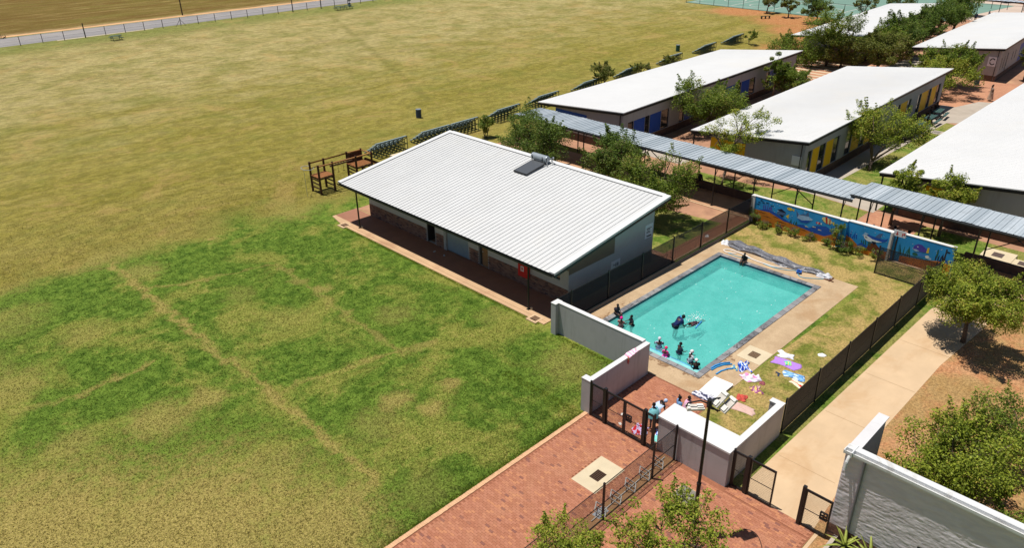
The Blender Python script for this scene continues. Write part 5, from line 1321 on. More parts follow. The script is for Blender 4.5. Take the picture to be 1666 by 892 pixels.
tree('brown crowned tree behind the roof of the farthest block', 152, 53.5, 4.5, 2.8, 1.0, 58, 'olive', 30, 90, .27, .12)
tree('small tree at the right edge beside the letter sign block', 106.5, 21.2, 4.4, 1.7, 1.6, 59, 'olive', 24, 100, .2, .1)
tree('loose shrub at the top right corner by the parking', 182, 43.5, 4.5, 3.0, .4, 60, 'olive', 30, 90, .3, .12, name='bush', cat='bush')
# foreground
tree('leafy tree top at the bottom edge left of the mesh fence', 12.9, 11.85, 2.7, 1.35, 1.2, 61, 'bright', 64, 80, .11, .06, cr=.36)
tree('sparse tree with airy branches at the bottom edge in front of the floodlight post', 16.2, 9.1, 3.0, 2.25, 1.2, 62, 'bright', 88, 46, .13, .055, hole=.3, cr=.38)
tree('big leafy bush behind the rough grey wall', 26.4, 4.0, 3.6, 2.2, .3, 63, 'bright', 110, 90, .14, .07, name='bush', cat='bush', stems=3, cr=.55)
tree('taller loose bush behind the grey wall toward the right edge', 30.4, 3.2, 3.4, 2.0, .4, 64, 'mid', 80, 80, .13, .07, name='bush', cat='bush', stems=3, cr=.5, hole=.3)
tree('low bush hugging the grey wall at the right edge', 24.6, 1.4, 2.7, 1.8, .3, 65, 'mid', 70, 90, .13, .06, name='bush', cat='bush', stems=3, cr=.5)
# mural flower bed
for i, (x, y, h, r, lab) in enumerate([(45.75, 22.6, 1.3, .42, 'reedy bush at the left end of the mural wall'), (45.6, 21.7, .5, .5, 'first low flowering shrub under the painted sand'), (45.65, 20.6, .5, .5, 'low flowering shrub under the painted reef fish'),
        (45.65, 19.7, .6, .55, 'rounded flowering shrub under the painted seaweed'), (45.7, 18.5, .35, .4, 'sparse low shrub under the painted dolphin'), (45.7, 17.3, .5, .5, 'low shrub just left of the mural pier'), (45.65, 16.6, 1.9, .38, 'tall thin shrub in front of the mural pier'),
        (45.55, 16.0, 1.0, .6, 'dark shrub right of the mural pier'), (45.7, 15.2, .6, .55, 'low shrub under the painted shark snout'), (45.8, 14.3, .6, .5, 'low shrub under the painted shark tail'), (46.0, 10.9, .5, .55, 'low shrub under the painted coral')]):
    tree(lab, x, y, h, r, .08, 70 + i, 'dark' if i in (0, 7) else 'mid', 9 if h < 1 else 16, 60, .09, .025, name='shrub', cat='shrub', stems=3, cr=.2, group='shrubs along the mural wall')
m_aloe = M('aloe_leaf', s2l(150, 158, 70), .5, .25, 6, spec=.4)
def aloe(label, x, y, s, seed):
    t = thing('aloe', label, 'aloe', (x, y, 0), 'aloes in the planting bed'); r = random.Random(seed)
    MB().tube((x, y, 0), (x, y, .45 * s), .08, .06, n=8).build('stem', m_bark, t)
    for k in range(13):
        a = k * 2.4 + r.uniform(-.2, .2); up = .2 + .75 * (k / 12.0); L = s * r.uniform(.75, 1.0)
        mb = MB(); pts = []
        for i in range(7):
            q = i / 6; rr = L * q * math.cos(up * 1.2) + .02; zz = .42 * s + L * q * math.sin(up * 1.2) - .45 * L * q * q * (1 - up * .6)
            w = .062 * s * (1 - q ** 1.6) + .003; c = Vector((x + math.cos(a) * rr, y + math.sin(a) * rr, zz)); sd_ = Vector((-math.sin(a), math.cos(a), 0))
            pts += [c - sd_ * w + Vector((0, 0, w * .35)), c - Vector((0, 0, .012)), c + sd_ * w + Vector((0, 0, w * .35)), c + Vector((0, 0, .012))]
        mb.add(pts, [(i * 4 + k2, i * 4 + (k2 + 1) % 4, i * 4 + 4 + (k2 + 1) % 4, i * 4 + 4 + k2) for i in range(6) for k2 in range(4)])
        mb.build('leaf', m_aloe, t, smooth=True)
    return t
aloe('spiky aloe beside the lock box gate leaf', 21.35, 5.45, 1.0, 3); aloe('larger spiky aloe in the middle of the planting bed', 21.3, 4.55, 1.15, 4); aloe('small thin aloe near the dark window of the grey wall', 21.45, 3.6, .6, 5)
# tufts of longer grass at edges
rs = np.random.RandomState(5)
def tufts(name, pts, hgt, mat):
    P = np.asarray(pts); n = len(P); per = 5
    C_ = np.repeat(P, per, 0) + np.c_[rs.normal(0, .03, (n * per, 2)), np.zeros(n * per)]
    a = rs.uniform(0, 6.28, n * per); h = hgt * rs.uniform(.5, 1.3, n * per); w = .008
    t = np.c_[np.cos(a), np.sin(a), np.zeros(n * per)]; ln = np.c_[-np.sin(a), np.cos(a), np.zeros(n * per)] * (h * rs.uniform(-.6, .6, n * per))[:, None]
    V = np.stack([C_ - t * w, C_ + t * w, C_ + ln + np.c_[np.zeros((n * per, 2)), h]], 1).reshape(-1, 3); N = n * per
    me = bpy.data.meshes.new(name); me.vertices.add(3 * N); me.vertices.foreach_set('co', V.astype(np.float32).ravel())
    me.loops.add(3 * N); me.loops.foreach_set('vertex_index', np.arange(3 * N, dtype=np.int32)); me.polygons.add(N)
    me.polygons.foreach_set('loop_start', np.arange(0, 3 * N, 3, dtype=np.int32)); me.polygons.foreach_set('loop_total', np.full(N, 3, np.int32))
    at = me.attributes.new('tone', 'FLOAT', 'FACE'); at.data.foreach_set('value', rs.uniform(0, .9, N).astype(np.float32))
    me.materials.append(mat); me.update(calc_edges=True)
    return link(name, me, None, 'stuff')
pts = [(8 + rs.uniform(0, 13.2), 17.2 + abs(rs.normal(0, .12)), 0) for _ in range(1500)] + [(25.4 - abs(rs.normal(0, .1)), rs.uniform(24, 43), 0) for _ in range(1500)]
pts += [(21.1 - abs(rs.normal(0, .4)), rs.uniform(17.5, 22), 0) for _ in range(500)] + [(25.2 - abs(rs.normal(0, .15)), rs.uniform(17.4, 22.5), 0) for _ in range(500)] + [(rs.uniform(2, 26), rs.uniform(18, 46), 0) for _ in range(1200)]
def lawn_tufts(n):
    q = np.random.RandomState(77); X = q.uniform(-6, 36, n * 3); Y = 17.2 + 45 * q.uniform(0, 1, n * 3) ** 1.4
    ok = ~((X > 25.0) & (Y > 17) & (Y < 46.5)) & ~((X > 21.0) & (Y < 17.6)) & (q.uniform(0, 1, n * 3) < np.clip((64 - Y) / 22, 0, 1) * np.clip((36 - X) / 14, 0, 1)); X, Y = X[ok][:n], Y[ok][:n]; n = len(X); per = 4; N = n * per
    C_ = np.c_[np.repeat(X, per), np.repeat(Y, per), np.zeros(N)] + np.c_[q.normal(0, .022, (N, 2)), np.zeros(N)]
    a = q.uniform(0, 6.28, N); w = q.uniform(.006, .014, N)[:, None]; h = q.uniform(.02, .055, N)
    t = np.c_[np.cos(a), np.sin(a), np.zeros(N)]; b2 = q.uniform(0, 6.28, N); ln = np.c_[np.cos(b2), np.sin(b2), np.zeros(N)] * (h * q.uniform(.3, 1.3, N))[:, None]
    V = np.stack([C_ - t * w, C_ + t * w, C_ + ln + np.c_[np.zeros((N, 2)), h]], 1).reshape(-1, 3)
    me = bpy.data.meshes.new('lawn_blades'); me.vertices.add(3 * N); me.vertices.foreach_set('co', V.astype(np.float32).ravel())
    me.loops.add(3 * N); me.loops.foreach_set('vertex_index', np.arange(3 * N, dtype=np.int32)); me.polygons.add(N)
    me.polygons.foreach_set('loop_start', np.arange(0, 3 * N, 3, dtype=np.int32)); me.polygons.foreach_set('loop_total', np.full(N, 3, np.int32))
    me.materials.append(m_field); me.update(calc_edges=True); link('lawn_blades', me, None, 'stuff')
lawn_tufts(150000)
tufts('grass_tufts', [p for p in pts if not (p[1] > 23.6 and p[0] > 25.4)], .06, LEAF['bright'])
# ------------------------------------------------------------------ people
def skinned(verts, radii, edges, sub=1):
    me = bpy.data.meshes.new('tmp'); me.from_pydata(verts, edges, [])
    o = bpy.data.objects.new('tmp', me); COL.objects.link(o)
    md = o.modifiers.new('s', 'SKIN')
    for i, r in enumerate(radii):
        sv = me.skin_vertices[0].data[i]; sv.radius = (r, r) if not isinstance(r, tuple) else r
        sv.use_root = (i == 0)
    o.modifiers.new('d', 'SUBSURF').levels = sub
    dg = bpy.context.evaluated_depsgraph_get(); dg.update()
    ev = o.evaluated_get(dg)
    out = bpy.data.meshes.new_from_object(ev)
    bpy.data.objects.remove(o)
    return out

POSE = {
 'stand': dict(pel=(0, 0, .53), wst=(.0, 0, .62), chs=(0, 0, .74), nck=(0, 0, .835), hd=(.01, 0, .93), kn=(.015, .06, .285), an=(0, .06, .045), toe=(.085, .07, .02), el=(-.01, .155, .635), wr=(.05, .15, .50), ha=(.08, .145, .44)),
 'walk': dict(pel=(0, 0, .53), wst=(.0, 0, .62), chs=(.015, 0, .74), nck=(.02, 0, .835), hd=(.04, 0, .93), kn=(.05, .06, .29), an=(-.02, .06, .045), toe=(.06, .07, .02), el=(-.03, .15, .635), wr=(.08, .12, .56), ha=(.14, .10, .56)),
 'sit': dict(pel=(0, 0, .05), wst=(-.01, 0, .13), chs=(-.005, 0, .25), nck=(.02, 0, .345), hd=(.05, 0, .44), kn=(.25, .07, .06), an=(.27, .07, -.2), toe=(.35, .08, -.22), el=(.02, .15, .16), wr=(.13, .13, .09), ha=(.18, .12, .08)),
 'floor': dict(pel=(0, 0, .06), wst=(-.01, 0, .14), chs=(.02, 0, .26), nck=(.06, 0, .35), hd=(.10, 0, .44), kn=(.2, .11, .17), an=(.30, .06, .03), toe=(.38, .07, .02), el=(.08, .15, .18), wr=(.20, .10, .17), ha=(.25, .08, .16)),
 'wade': dict(pel=(0, 0, .53), wst=(.0, 0, .62), chs=(.01, 0, .74), nck=(.02, 0, .835), hd=(.04, 0, .93), kn=(.03, .06, .285), an=(-.03, .06, .045), toe=(.05, .07, .02), el=(.06, .165, .68), wr=(.17, .17, .66), ha=(.23, .16, .66)),
 'bend': dict(pel=(0, 0, .50), wst=(.05, 0, .58), chs=(.15, 0, .66), nck=(.24, 0, .71), hd=(.31, 0, .76), kn=(.03, .06, .27), an=(-.02, .06, .045), toe=(.06, .07, .02), el=(.2, .15, .53), wr=(.30, .11, .44), ha=(.36, .1, .42)),
 'float': dict(pel=(-.35, 0, .0), wst=(-.26, 0, .02), chs=(-.13, 0, .035), nck=(-.04, 0, .05), hd=(.05, 0, .085), kn=(-.6, .05, -.02), an=(-.83, .05, .0), toe=(-.91, .05, -.01), el=(.07, .13, .02), wr=(.18, .09, .03), ha=(.24, .08, .03)),
}
SKIN = M('skin', (.085, .044, .028, 1), .5, .1, 6, spec=.4)
HAIR = M('black_hair', (.012, .010, .010, 1), .8, .1)
EYE = M('eye_white', (.7, .68, .65, 1), .4, .02)
def cloth_mat(c): return M('cloth_%d_%d_%d' % c, s2l(*c), .85, .08, 8)
def person(label, loc, rz, H, pose, shirt=None, bottom=None, cap=None, hair='short', group=None, skirt=None, asym=0.0, sleeves=True, hat=None, towel=None):
    J = POSE[pose]; S = H
    t = thing('person', label, 'person', loc, group)
    def L(k, sgn): v = J[k]; return (v[0] + (asym * .35 * sgn if k in ('kn', 'an', 'toe') else 0) - (asym * .25 * sgn if k in ('wr', 'ha') else 0), v[1] * sgn, v[2])
    pel, wst, chs, nck, hd = J['pel'], J['wst'], J['chs'], J['nck'], J['hd']
    up = (Vector(nck) - Vector(pel)).normalized(); sh = {}
    for s in (1, -1): sh[s] = (chs[0] + up.x * .055, s * .105, chs[2] + up.z * .055)
    V = [pel, wst, chs, nck]; R = [.075, .068, .082, .032]; E = [(0, 1), (1, 2), (2, 3)]
    hb = len(V); V.append(tuple(Vector(nck).lerp(Vector(hd), .5))); R.append(.034); E.append((3, hb))
    for s in (1, -1):
        i = len(V); V += [(pel[0], .05 * s, pel[2] - .015 * (up.z)), L('kn', s), L('an', s), L('toe', s)]; R += [.062, .04, .026, .02]; E += [(0, i), (i, i + 1), (i + 1, i + 2), (i + 2, i + 3)]
        i = len(V); V += [sh[s], L('el', s), L('wr', s), tuple(Vector(L('wr', s)).lerp(Vector(L('ha', s)), .55))]; R += [.036, .026, .018, .021]; E += [(2, i), (i, i + 1), (i + 1, i + 2), (i + 2, i + 3)]
    me = skinned([tuple(c * S for c in v) for v in V], [r * S for r in R], E)
    bm = bmesh.new(); bm.from_mesh(me)
    ext = MB()
    hdir = Vector(hd)
    ext.ball(tuple(hdir * S), (.06 * S, .05 * S, .072 * S), 12, 9)                                  # skull
    ext.ball(tuple((hdir + Vector((.062, 0, -.006))) * S), (.012 * S, .010 * S, .014 * S), 6, 4)     # nose
    ext.ball(tuple((hdir + Vector((.054, 0, -.036))) * S), (.008 * S, .02 * S, .007 * S), 6, 4)      # mouth
    for s in (1, -1): ext.ball(tuple((hdir + Vector((0, .05 * s, -.002))) * S), (.012 * S, .006 * S, .018 * S), 6, 4)
    for s in (1, -1):
        w, h_ = Vector(L('wr', s)), Vector(L('ha', s)); d = (h_ - w).normalized(); side = d.cross(Vector((0, 0, 1))); side = side.normalized() if side.length > .1 else Vector((1, 0, 0))
        k0 = w.lerp(h_, .8); dn = side.cross(d)
        for f in range(4):
            o = side * ((f - 1.5) * .011); ln = (.04, .047, .044, .034)[f]
            m1 = k0 + o + d * ln * .55; m2 = m1 + (d * .75 - dn * .5).normalized() * ln * .55
            ext.path([tuple((k0 + o) * S), tuple(m1 * S), tuple(m2 * S)], [.0062 * S, .0056 * S, .004 * S], 5)
        th = w.lerp(h_, .4) + side * .018 * s
        ext.path([tuple(th * S), tuple((th + side * .018 * s + d * .02) * S), tuple((th + side * .02 * s + d * .038) * S)], [.007 * S, .006 * S, .0045 * S], 5)
    em = bpy.data.meshes.new('e'); em.from_pydata(ext.v, [], ext.f); bm.from_mesh(em); bm.to_mesh(me); bm.free(); bpy.data.meshes.remove(em)
    me.materials.clear(); me.materials.append(SKIN); me.polygons.foreach_set('material_index', [0] * len(me.polygons)); me.polygons.foreach_set('use_smooth', [True] * len(me.polygons)); me.update()
    me.name = 'body'; link('body', me, t)
    for s in (1, -1):
        c = (hdir + Vector((.054, .021 * s, .012))) * S
        o = MB().ball(tuple(Vector(loc) + c), (.006 * S, .009 * S, .006 * S), 6, 4).build('eye', EYE, t)
    def garment(name, idx, rr, ee, m_):
        g_ = skinned([tuple(c * S for c in v) for v in idx], [r * S for r in rr], ee); g_.materials.clear(); g_.materials.append(m_); g_.polygons.foreach_set('material_index', [0] * len(g_.polygons)); g_.polygons.foreach_set('use_smooth', [True] * len(g_.polygons)); link(name, g_, t)
    lerp = lambda a, b, q: tuple(Vector(a).lerp(Vector(b), q))
    if shirt:
        vv = [wst, pel, chs, lerp(chs, nck, .7)]; rr = [.092, .094, .104, .054]; ee = [(0, 1), (0, 2), (2, 3)]
        if sleeves:
            for s in (1, -1):
                i = len(vv); vv += [sh[s], lerp(sh[s], L('el', s), .75)]; rr += [.052, .044]; ee += [(2, i), (i, i + 1)]
        garment('shirt', vv, rr, ee, cloth_mat(shirt))
    if bottom:
        vv = [lerp(pel, wst, .15)]; rr = [.09]; ee = []
        for s in (1, -1):
            hp = (pel[0], .05 * s, pel[2] - .015); i = len(vv); vv += [hp, lerp(hp, L('kn', s), .7)]; rr += [.076, .062]; ee += [(0, i), (i, i + 1)]
        garment('shorts', vv, rr, ee, cloth_mat(bottom))
    if skirt:
        mb = MB(); n = 14; pts = []
        for j, (z, r) in enumerate([(.62, .085), (.5, .115), (.3, .14), (.1, .17)]):
            for i in range(n):
                a = 2 * math.pi * i / n; q = r * (1 + .08 * math.sin(a * 4 + j)); pts.append(Vector(loc) + Vector((q * math.cos(a), q * math.sin(a), z)) * S)
        mb.add(pts, [(j * n + i, j * n + (i + 1) % n, (j + 1) * n + (i + 1) % n, (j + 1) * n + i) for j in range(3) for i in range(n)])
        mb.build('skirt', cloth_mat(skirt), t, smooth=True)
    hc = Vector(loc) + hdir * S
    if cap: MB().ball(tuple(hc + Vector((-.006, 0, .008)) * S), (.074 * S, .066 * S, .084 * S), 14, 7, 0, 1.75).build('swim_cap', cloth_mat(cap), t, smooth=True)
    elif hat:
        MB().ball(tuple(hc + Vector((-.004, 0, .02)) * S), (.068 * S, .06 * S, .07 * S), 12, 5, 0, 1.5).tube(tuple(hc + Vector((0, 0, .022)) * S), tuple(hc + Vector((0, 0, .034)) * S), .125 * S, .085 * S, 14).build('sun_hat', cloth_mat(hat), t, smooth=False)
    else:
        hb = MB().ball(tuple(hc + Vector((-.008, 0, .008)) * S), (.064 * S, .056 * S, .075 * S), 12, 7, 0, 1.62)
        if hair == 'puffs':
            for s in (1, -1): hb.ball(tuple(hc + Vector((-.01, .045 * s, .07)) * S), .03 * S, 8, 6)
        if hair == 'bun': hb.ball(tuple(hc + Vector((-.04, 0, .075)) * S), .036 * S, 8, 6)
        hb.build('hair', HAIR, t, smooth=True)
    if towel:
        mb = MB(); n = 9; pts = []
        for j, (z, r) in enumerate([(nck[2] - .01, .07), (chs[2] + .03, .14), (wst[2] + .02, .17), (pel[2] - .02, .2)]):
            for i in range(n):
                a = math.pi * .45 + 1.1 * math.pi * i / (n - 1); c0 = chs[0] if j < 2 else pel[0]
                pts.append(Vector(loc) + Vector((c0 + r * math.cos(a), r * math.sin(a) * 1.15, z)) * S)
        mb.add(pts, [(j * n + i, j * n + i + 1, (j + 1) * n + i + 1, (j + 1) * n + i) for j in range(3) for i in range(n - 1)])
        mb.build('towel', cloth_mat(towel), t, smooth=True)
    t.rotation_euler = (0, 0, rz)
    return t
GS, GW, GP, GC = 'children in the swimming pool', 'pupils on the low wall', 'children on the brick paving', 'pupils behind the mural wall'
wl_ = lambda wade: WZ - wade     # feet depth
person('child with short hair sitting on the pool edge by the changing block fence', (29.1, 21.62, .05), -1.7, 1.25, 'sit', (60, 56, 66), (40, 44, 60), group=GS)
person('child in a bright pink swim cap standing in the pool by the screen wall', (28.35, 20.75, -.80), .2, 1.3, 'wade', (190, 120, 120), (60, 50, 60), cap=(236, 40, 150), group=GS)
person('dark haired child facing the pink capped child in the pool', (28.95, 20.45, -.80), 2.6, 1.3, 'wade', (30, 32, 44), (30, 30, 40), group=GS)
person('instructor in a dark blue shirt bending over a floating child in the pool', (30.35, 18.6, -.80), -.35, 1.62, 'bend', (26, 40, 92), (24, 30, 50), group=GS)
person('child lying on pool noodles in front of the blue shirted instructor', (31.1, 18.15, -.12), math.pi - .25, 1.2, 'float', (70, 50, 60), (40, 36, 50), group=GS)
person('child crouching on the far coping of the pool in front of the rolled cover', (39.78, 19.9, .05), math.pi, 1.25, 'sit', (26, 24, 26), (30, 28, 30), group=GS)
person('child in a pale patterned cap and shirt standing by the pool step', (28.0, 18.0, -.80), .6, 1.35, 'wade', (170, 180, 206), (120, 130, 160), cap=(216, 216, 226), group=GS)
person('child all in pink with a tutu sitting on the pool step', (27.62, 17.35, -.16), .1, 1.2, 'sit', (240, 70, 160), (240, 110, 190), cap=(240, 60, 110), group=GS)
person('dark haired child with a white cloth in the pool, one arm stretched out', (28.35, 17.0, -.80), -.5, 1.35, 'wade', (46, 60, 80), (40, 50, 70), group=GS)
person('child in a white cap and white swim shirt wading near the pool step', (28.05, 16.15, -.80), -.6, 1.4, 'wade', (222, 222, 230), (60, 70, 90), cap=(236, 232, 232), group=GS)
person('child in a white cap and black top in the near corner of the pool', (27.75, 15.62, -.80), .8, 1.25, 'wade', (20, 20, 24), (20, 20, 24), cap=(236, 234, 230), group=GS)
person('girl with a bun and teal wrap standing beside the pool gate post', (22.35, 14.35, .03), 1.2, 1.35, 'stand', (90, 170, 190), (60, 80, 130), hair='bun', group=GP, towel=(130, 200, 206))
person('child with a pale blue cloth over the back on the brick paving', (22.95, 14.55, .03), -.5, 1.25, 'bend', (20, 18, 20), (20, 18, 20), group=GP, cap=(190, 208, 236), towel=(190, 208, 236))
person('child in a white sun hat sitting in a pink towel on the brick paving', (23.25, 14.15, .03), -2.2, 1.3, 'floor', (236, 160, 170), (236, 170, 180), hat=(244, 240, 240), group=GP, towel=(236, 164, 176))
person('child with puffed hair in a blue top sitting beside the pump room', (23.55, 13.85, .03), -.6, 1.35, 'stand', (110, 150, 196), (60, 60, 80), hair='puffs', group=GP)
person('child wrapped in pink half hidden behind the pump room roof', (23.95, 13.62, .03), -1.4, 1.25, 'stand', (232, 170, 200), (90, 60, 90), group=GP, towel=(236, 180, 206))
person('pupil in black sitting at the end of the low wall nearest the ribbed roof', (49.3, 30.4, .64), math.pi, 1.45, 'sit', (24, 24, 28), (30, 30, 34), group=GW)
person('pupil in black with a white collar sitting on the low wall', (49.3, 29.4, .64), math.pi - .2, 1.45, 'sit', (40, 40, 48), (24, 24, 28), group=GW, towel=(22, 22, 26))
person('pupil standing before the low wall beside the walkway post', (48.2, 29.7, .02), .3, 1.45, 'stand', (24, 24, 28), (24, 24, 28), group=GW)
person('pupil half hidden by the tree, standing on the walkway', (48.6, 31.3, .02), -1.2, 1.45, 'stand', (28, 28, 34), (30, 30, 34), group=GW)
person('pupil with short hair showing just over the mural wall, leftmost', (47.6, 15.3, .02), -.3, 1.5, 'stand', (120, 110, 150), (24, 24, 28), group=GC)
person('shorter pupil behind the mural wall, only hair showing', (47.5, 14.75, .02), .2, 1.38, 'stand', (24, 24, 28), (24, 24, 28), group=GC)
person('tall pupil in black behind the painted shark', (48.0, 14.1, .02), .9, 1.62, 'stand', (20, 20, 22), (20, 20, 22), group=GC)
person('pupil in a black jacket beside the arrow sign', (47.9, 13.2, .02), 1.6, 1.62, 'stand', (20, 20, 24), (20, 20, 22), group=GC)
person('woman in a long patterned skirt walking over the red paving with a bag', (93.6, 21.2, .02), 2.2, 1.72, 'walk', (150, 130, 116), None, hair='bun', skirt=(186, 160, 140))
for i, (x, y) in enumerate([(82.0, 23.35), (84.2, 23.6), (79.2, 22.7)]):
    person(['pupil in dark uniform sitting at a picnic table by the yellow panels', 'pupil in dark uniform at the far picnic table by the yellow panels', 'pupil in dark uniform at the nearest picnic table in the shade'][i], (x, y, .45), 1.6 - i * 1.5, 1.5, 'sit', (28, 28, 34), (26, 26, 30), group='pupils at the picnic tables')
person('distant figure in navy under the far walkway at the top right', (150.5, 39.6, .02), .3, 1.6, 'stand', (24, 34, 70), (24, 26, 40)); person('distant figure in navy farther along the far walkway', (153.8, 38.5, .02), 2.3, 1.6, 'stand', (30, 40, 76), (24, 26, 40))
# ------------------------------------------------------------------ pool side things
def cloth(name, label, cat, c, size, rz_, colr, seed, amp=.03, group=None, second=None, z0=.0, stripes=None, pinch=.12, n=14, parent_t=None):
    "a limp piece of fabric: closed thin sheet with folds and an uneven outline"
    r = np.random.RandomState(seed); ph = r.uniform(0, 6.28, 12); fr = r.uniform(2, 9, 12)
    def sh(u, v):
        x = (u - .5) * size[0] * (1 + pinch * math.sin(fr[0] * v + ph[0])) + pinch * size[0] * .5 * math.sin(fr[1] * v * .7 + ph[1])
        y = (v - .5) * size[1] * (1 + pinch * math.sin(fr[2] * u + ph[2])) + pinch * size[1] * .5 * math.sin(fr[3] * u * .7 + ph[3])
        z = amp * (1.6 + math.sin(fr[4] * u * 2 + fr[5] * v + ph[4]) + .8 * math.sin(fr[6] * v * 2.2 - fr[7] * u + ph[5]) + .4 * math.sin(fr[8] * 3 * u + ph[6]) * math.sin(fr[9] * 3 * v + ph[7]))
        edge = min(u, v, 1 - u, 1 - v); z *= min(1, .25 + edge * 4)
        return x, y, max(.004, z)
    ca, sa = math.cos(rz_), math.sin(rz_)
    P = []
    for lay in (1, 0):
        for i in range(n + 1):
            for j in range(n + 1):
                x, y, z = sh(i / n, j / n); P.append((c[0] + x * ca - y * sa, c[1] + x * sa + y * ca, z0 + (z + .012 if lay else z * .2)))
    q = (n + 1) ** 2; mb = MB(); fs = []; mi = []
    ms = [cloth_mat(k) for k in ([colr] + (second or []))]
    for i in range(n):
        for j in range(n):
            a = i * (n + 1) + j; fs.append((a, a + n + 1, a + n + 2, a + 1))
            if stripes: mi.append(((i if stripes > 0 else j) // abs(stripes)) % len(ms))
            elif len(ms) > 1: mi.append(int((math.sin(i * .8 + ph[8]) + math.sin(j * .9 + ph[9]) + 2) / 4.01 * len(ms)))
            else: mi.append(0)
    for i in range(n):
        for j in range(n):
            a = q + i * (n + 1) + j; fs.append((a, a + 1, a + n + 2, a + n + 1)); mi.append(0)
    rim = [j for j in range(n)] + [n + i * (n + 1) for i in range(n)] + [n * (n + 1) + n - j for j in range(n)] + [(n - i) * (n + 1) for i in range(n)]
    for k in range(len(rim)):
        a, b = rim[k], rim[(k + 1) % len(rim)]; fs.append((a, b, q + b, q + a)); mi.append(0)
    mb.v = P; mb.f = fs; mb.mi = mi; mb.tone = [0] * len(fs)
    o = mb.build(name, ms, parent_t, smooth=True)
    return tag(o, label, cat, group) if label else o
GT = 'towels and clothes left around the pool'
cloth('towel', 'purple towel spread on the pool lawn with a rainbow patch', 'towel', (31.1, 12.6), (.7, 1.2), .15, (176, 128, 214), 1, .015, GT)
cloth('towel', 'small rainbow coloured cloth lying on the purple towel', 'cloth', (31.1, 12.5), (.38, .32), .5, (90, 200, 200), 2, .02, GT, second=[(120, 214, 130), (240, 220, 120)], z0=.045)
cloth('towel', 'crumpled white towel on the grass beyond the purple towel', 'towel', (31.75, 12.95), (.5, .75), .3, (232, 232, 236), 3, .05, GT)
cloth('towel', 'pale blue patterned towel nearest the mesh fence', 'towel', (30.35, 11.8), (.5, .95), .2, (140, 186, 226), 4, .03, GT, second=[(96, 150, 206), (200, 216, 230)])
cloth('towel', 'cream and red beach towel at the foot of the mesh fence', 'towel', (29.85, 11.4), (.4, .65), -.2, (240, 224, 196), 5, .03, GT, second=[(214, 60, 50), (240, 224, 196)], stripes=4)
cloth('towel', 'heap of white and pale pink clothing at the deck edge', 'clothes', (28.75, 13.2), (.6, .85), .1, (226, 216, 232), 6, .07, GT, second=[(236, 232, 240), (232, 150, 196)], pinch=.2)
cloth('towel', 'small yellow and purple patterned garment on the pool lawn', 'clothes', (28.05, 12.55), (.55, .5), .8, (214, 170, 170), 7, .05, GT, second=[(150, 80, 130), (226, 196, 110)], pinch=.2)
cloth('towel', 'dark pink rag on the lawn beside the white heap', 'cloth', (28.75, 12.6), (.28, .25), .3, (150, 84, 90), 8, .03, GT)
cloth('towel', 'coral red garment on the lawn above the dusty pink towel', 'clothes', (27.05, 12.7), (.5, .45), .4, (196, 84, 72), 9, .045, GT, pinch=.1)
cloth('towel', 'long dusty pink blanket spread near the pump room', 'blanket', (26.35, 12.3), (.6, 1.25), .1, (206, 172, 160), 10, .02, GT)
cloth('towel', 'deep blue and white towel heap on the deck by the storm drain', 'towel', (29.35, 13.9), (.65, .6), .5, (24, 76, 190), 11, .09, GT, second=[(40, 110, 220), (226, 234, 244), (20, 54, 160)], pinch=.25)
cloth('towel', 'small pale yellow cloth next to the blue towel heap', 'cloth', (28.95, 14.2), (.35, .35), .2, (222, 208, 140), 12, .04, GT, second=[(90, 160, 200)])
cloth('towel', 'white towel draped on the pool lawn close to the fence at the right', 'towel', (33.0, 11.65), (.25, .35), .2, (236, 236, 236), 13, .03, GT)
cloth('towel', 'red and lilac towel on the brick paving behind the gate', 'towel', (21.9, 14.6), (.7, .65), .3, (206, 190, 226), 14, .05, GT, second=[(206, 40, 50), (206, 190, 226)], z0=.03)
cloth('towel', 'blue and white towel on the brick paving by the pump room', 'towel', (22.35, 13.85), (.6, .5), .7, (190, 214, 244), 15, .05, GT, second=[(34, 80, 190), (230, 236, 244)], z0=.03)
cloth('towel', 'teal towel spread against the pump room corner', 'towel', (22.0, 13.75), (.6, .4), .2, (130, 206, 200), 16, .04, GT, z0=.03)
cloth('towel', 'pink striped towel draped over the gate wall top', 'towel', (24.3, 17.06), (.75, .3), .1, (232, 170, 196), 17, .015, GT, second=[(240, 230, 236)], z0=1.79, stripes=2)
t = thing('lanyard', 'small red strap with pale end hanging from the gate wall', 'strap', (23.9, 16.93, 1.6)); MB().path([(23.9, 17.0, 1.8), (23.9, 16.93, 1.78), (23.93, 16.92, 1.55), (23.88, 16.92, 1.45), (23.84, 16.92, 1.55), (23.87, 16.93, 1.7)], .022, 6).build('loop', m_red, t); MB().box((23.86, 16.915, 1.62), (23.92, 16.935, 1.76)).build('tab', M('tab_yellow', s2l(220, 190, 120), .6), t)
for i, (pts, lab) in enumerate([([(28.1, 15.0), (28.45, 14.98), (28.85, 14.85), (29.2, 14.6)], 'first blue pool noodle of the close pair curving on the deck'), ([(28.0, 14.9), (28.4, 14.86), (28.8, 14.72), (29.15, 14.45)], 'second blue pool noodle lying against the first one'), ([(27.85, 14.55), (28.25, 14.52), (28.65, 14.38), (28.95, 14.1)], 'single blue pool noodle nearest the white mats')]):
    o = MB().path([(x, y, .05) for x, y in pts], .036, 8).build('pool_noodle', M('noodle_blue', s2l(56, 150, 214), .7, .06, 4), smooth=True); tag(o, lab, 'pool noodle', 'pool noodles')
o = MB().path([(30.45, 18.75, -.06), (30.7, 18.45, -.02), (30.9, 18.6, .0), (31.35, 18.95, .06)], .036, 8).build('pool_noodle', M('noodle_blue', s2l(56, 150, 214), .7, .06, 4), smooth=True); tag(o, 'blue pool noodle bent between instructor and floating child', 'pool noodle', 'pool noodles')
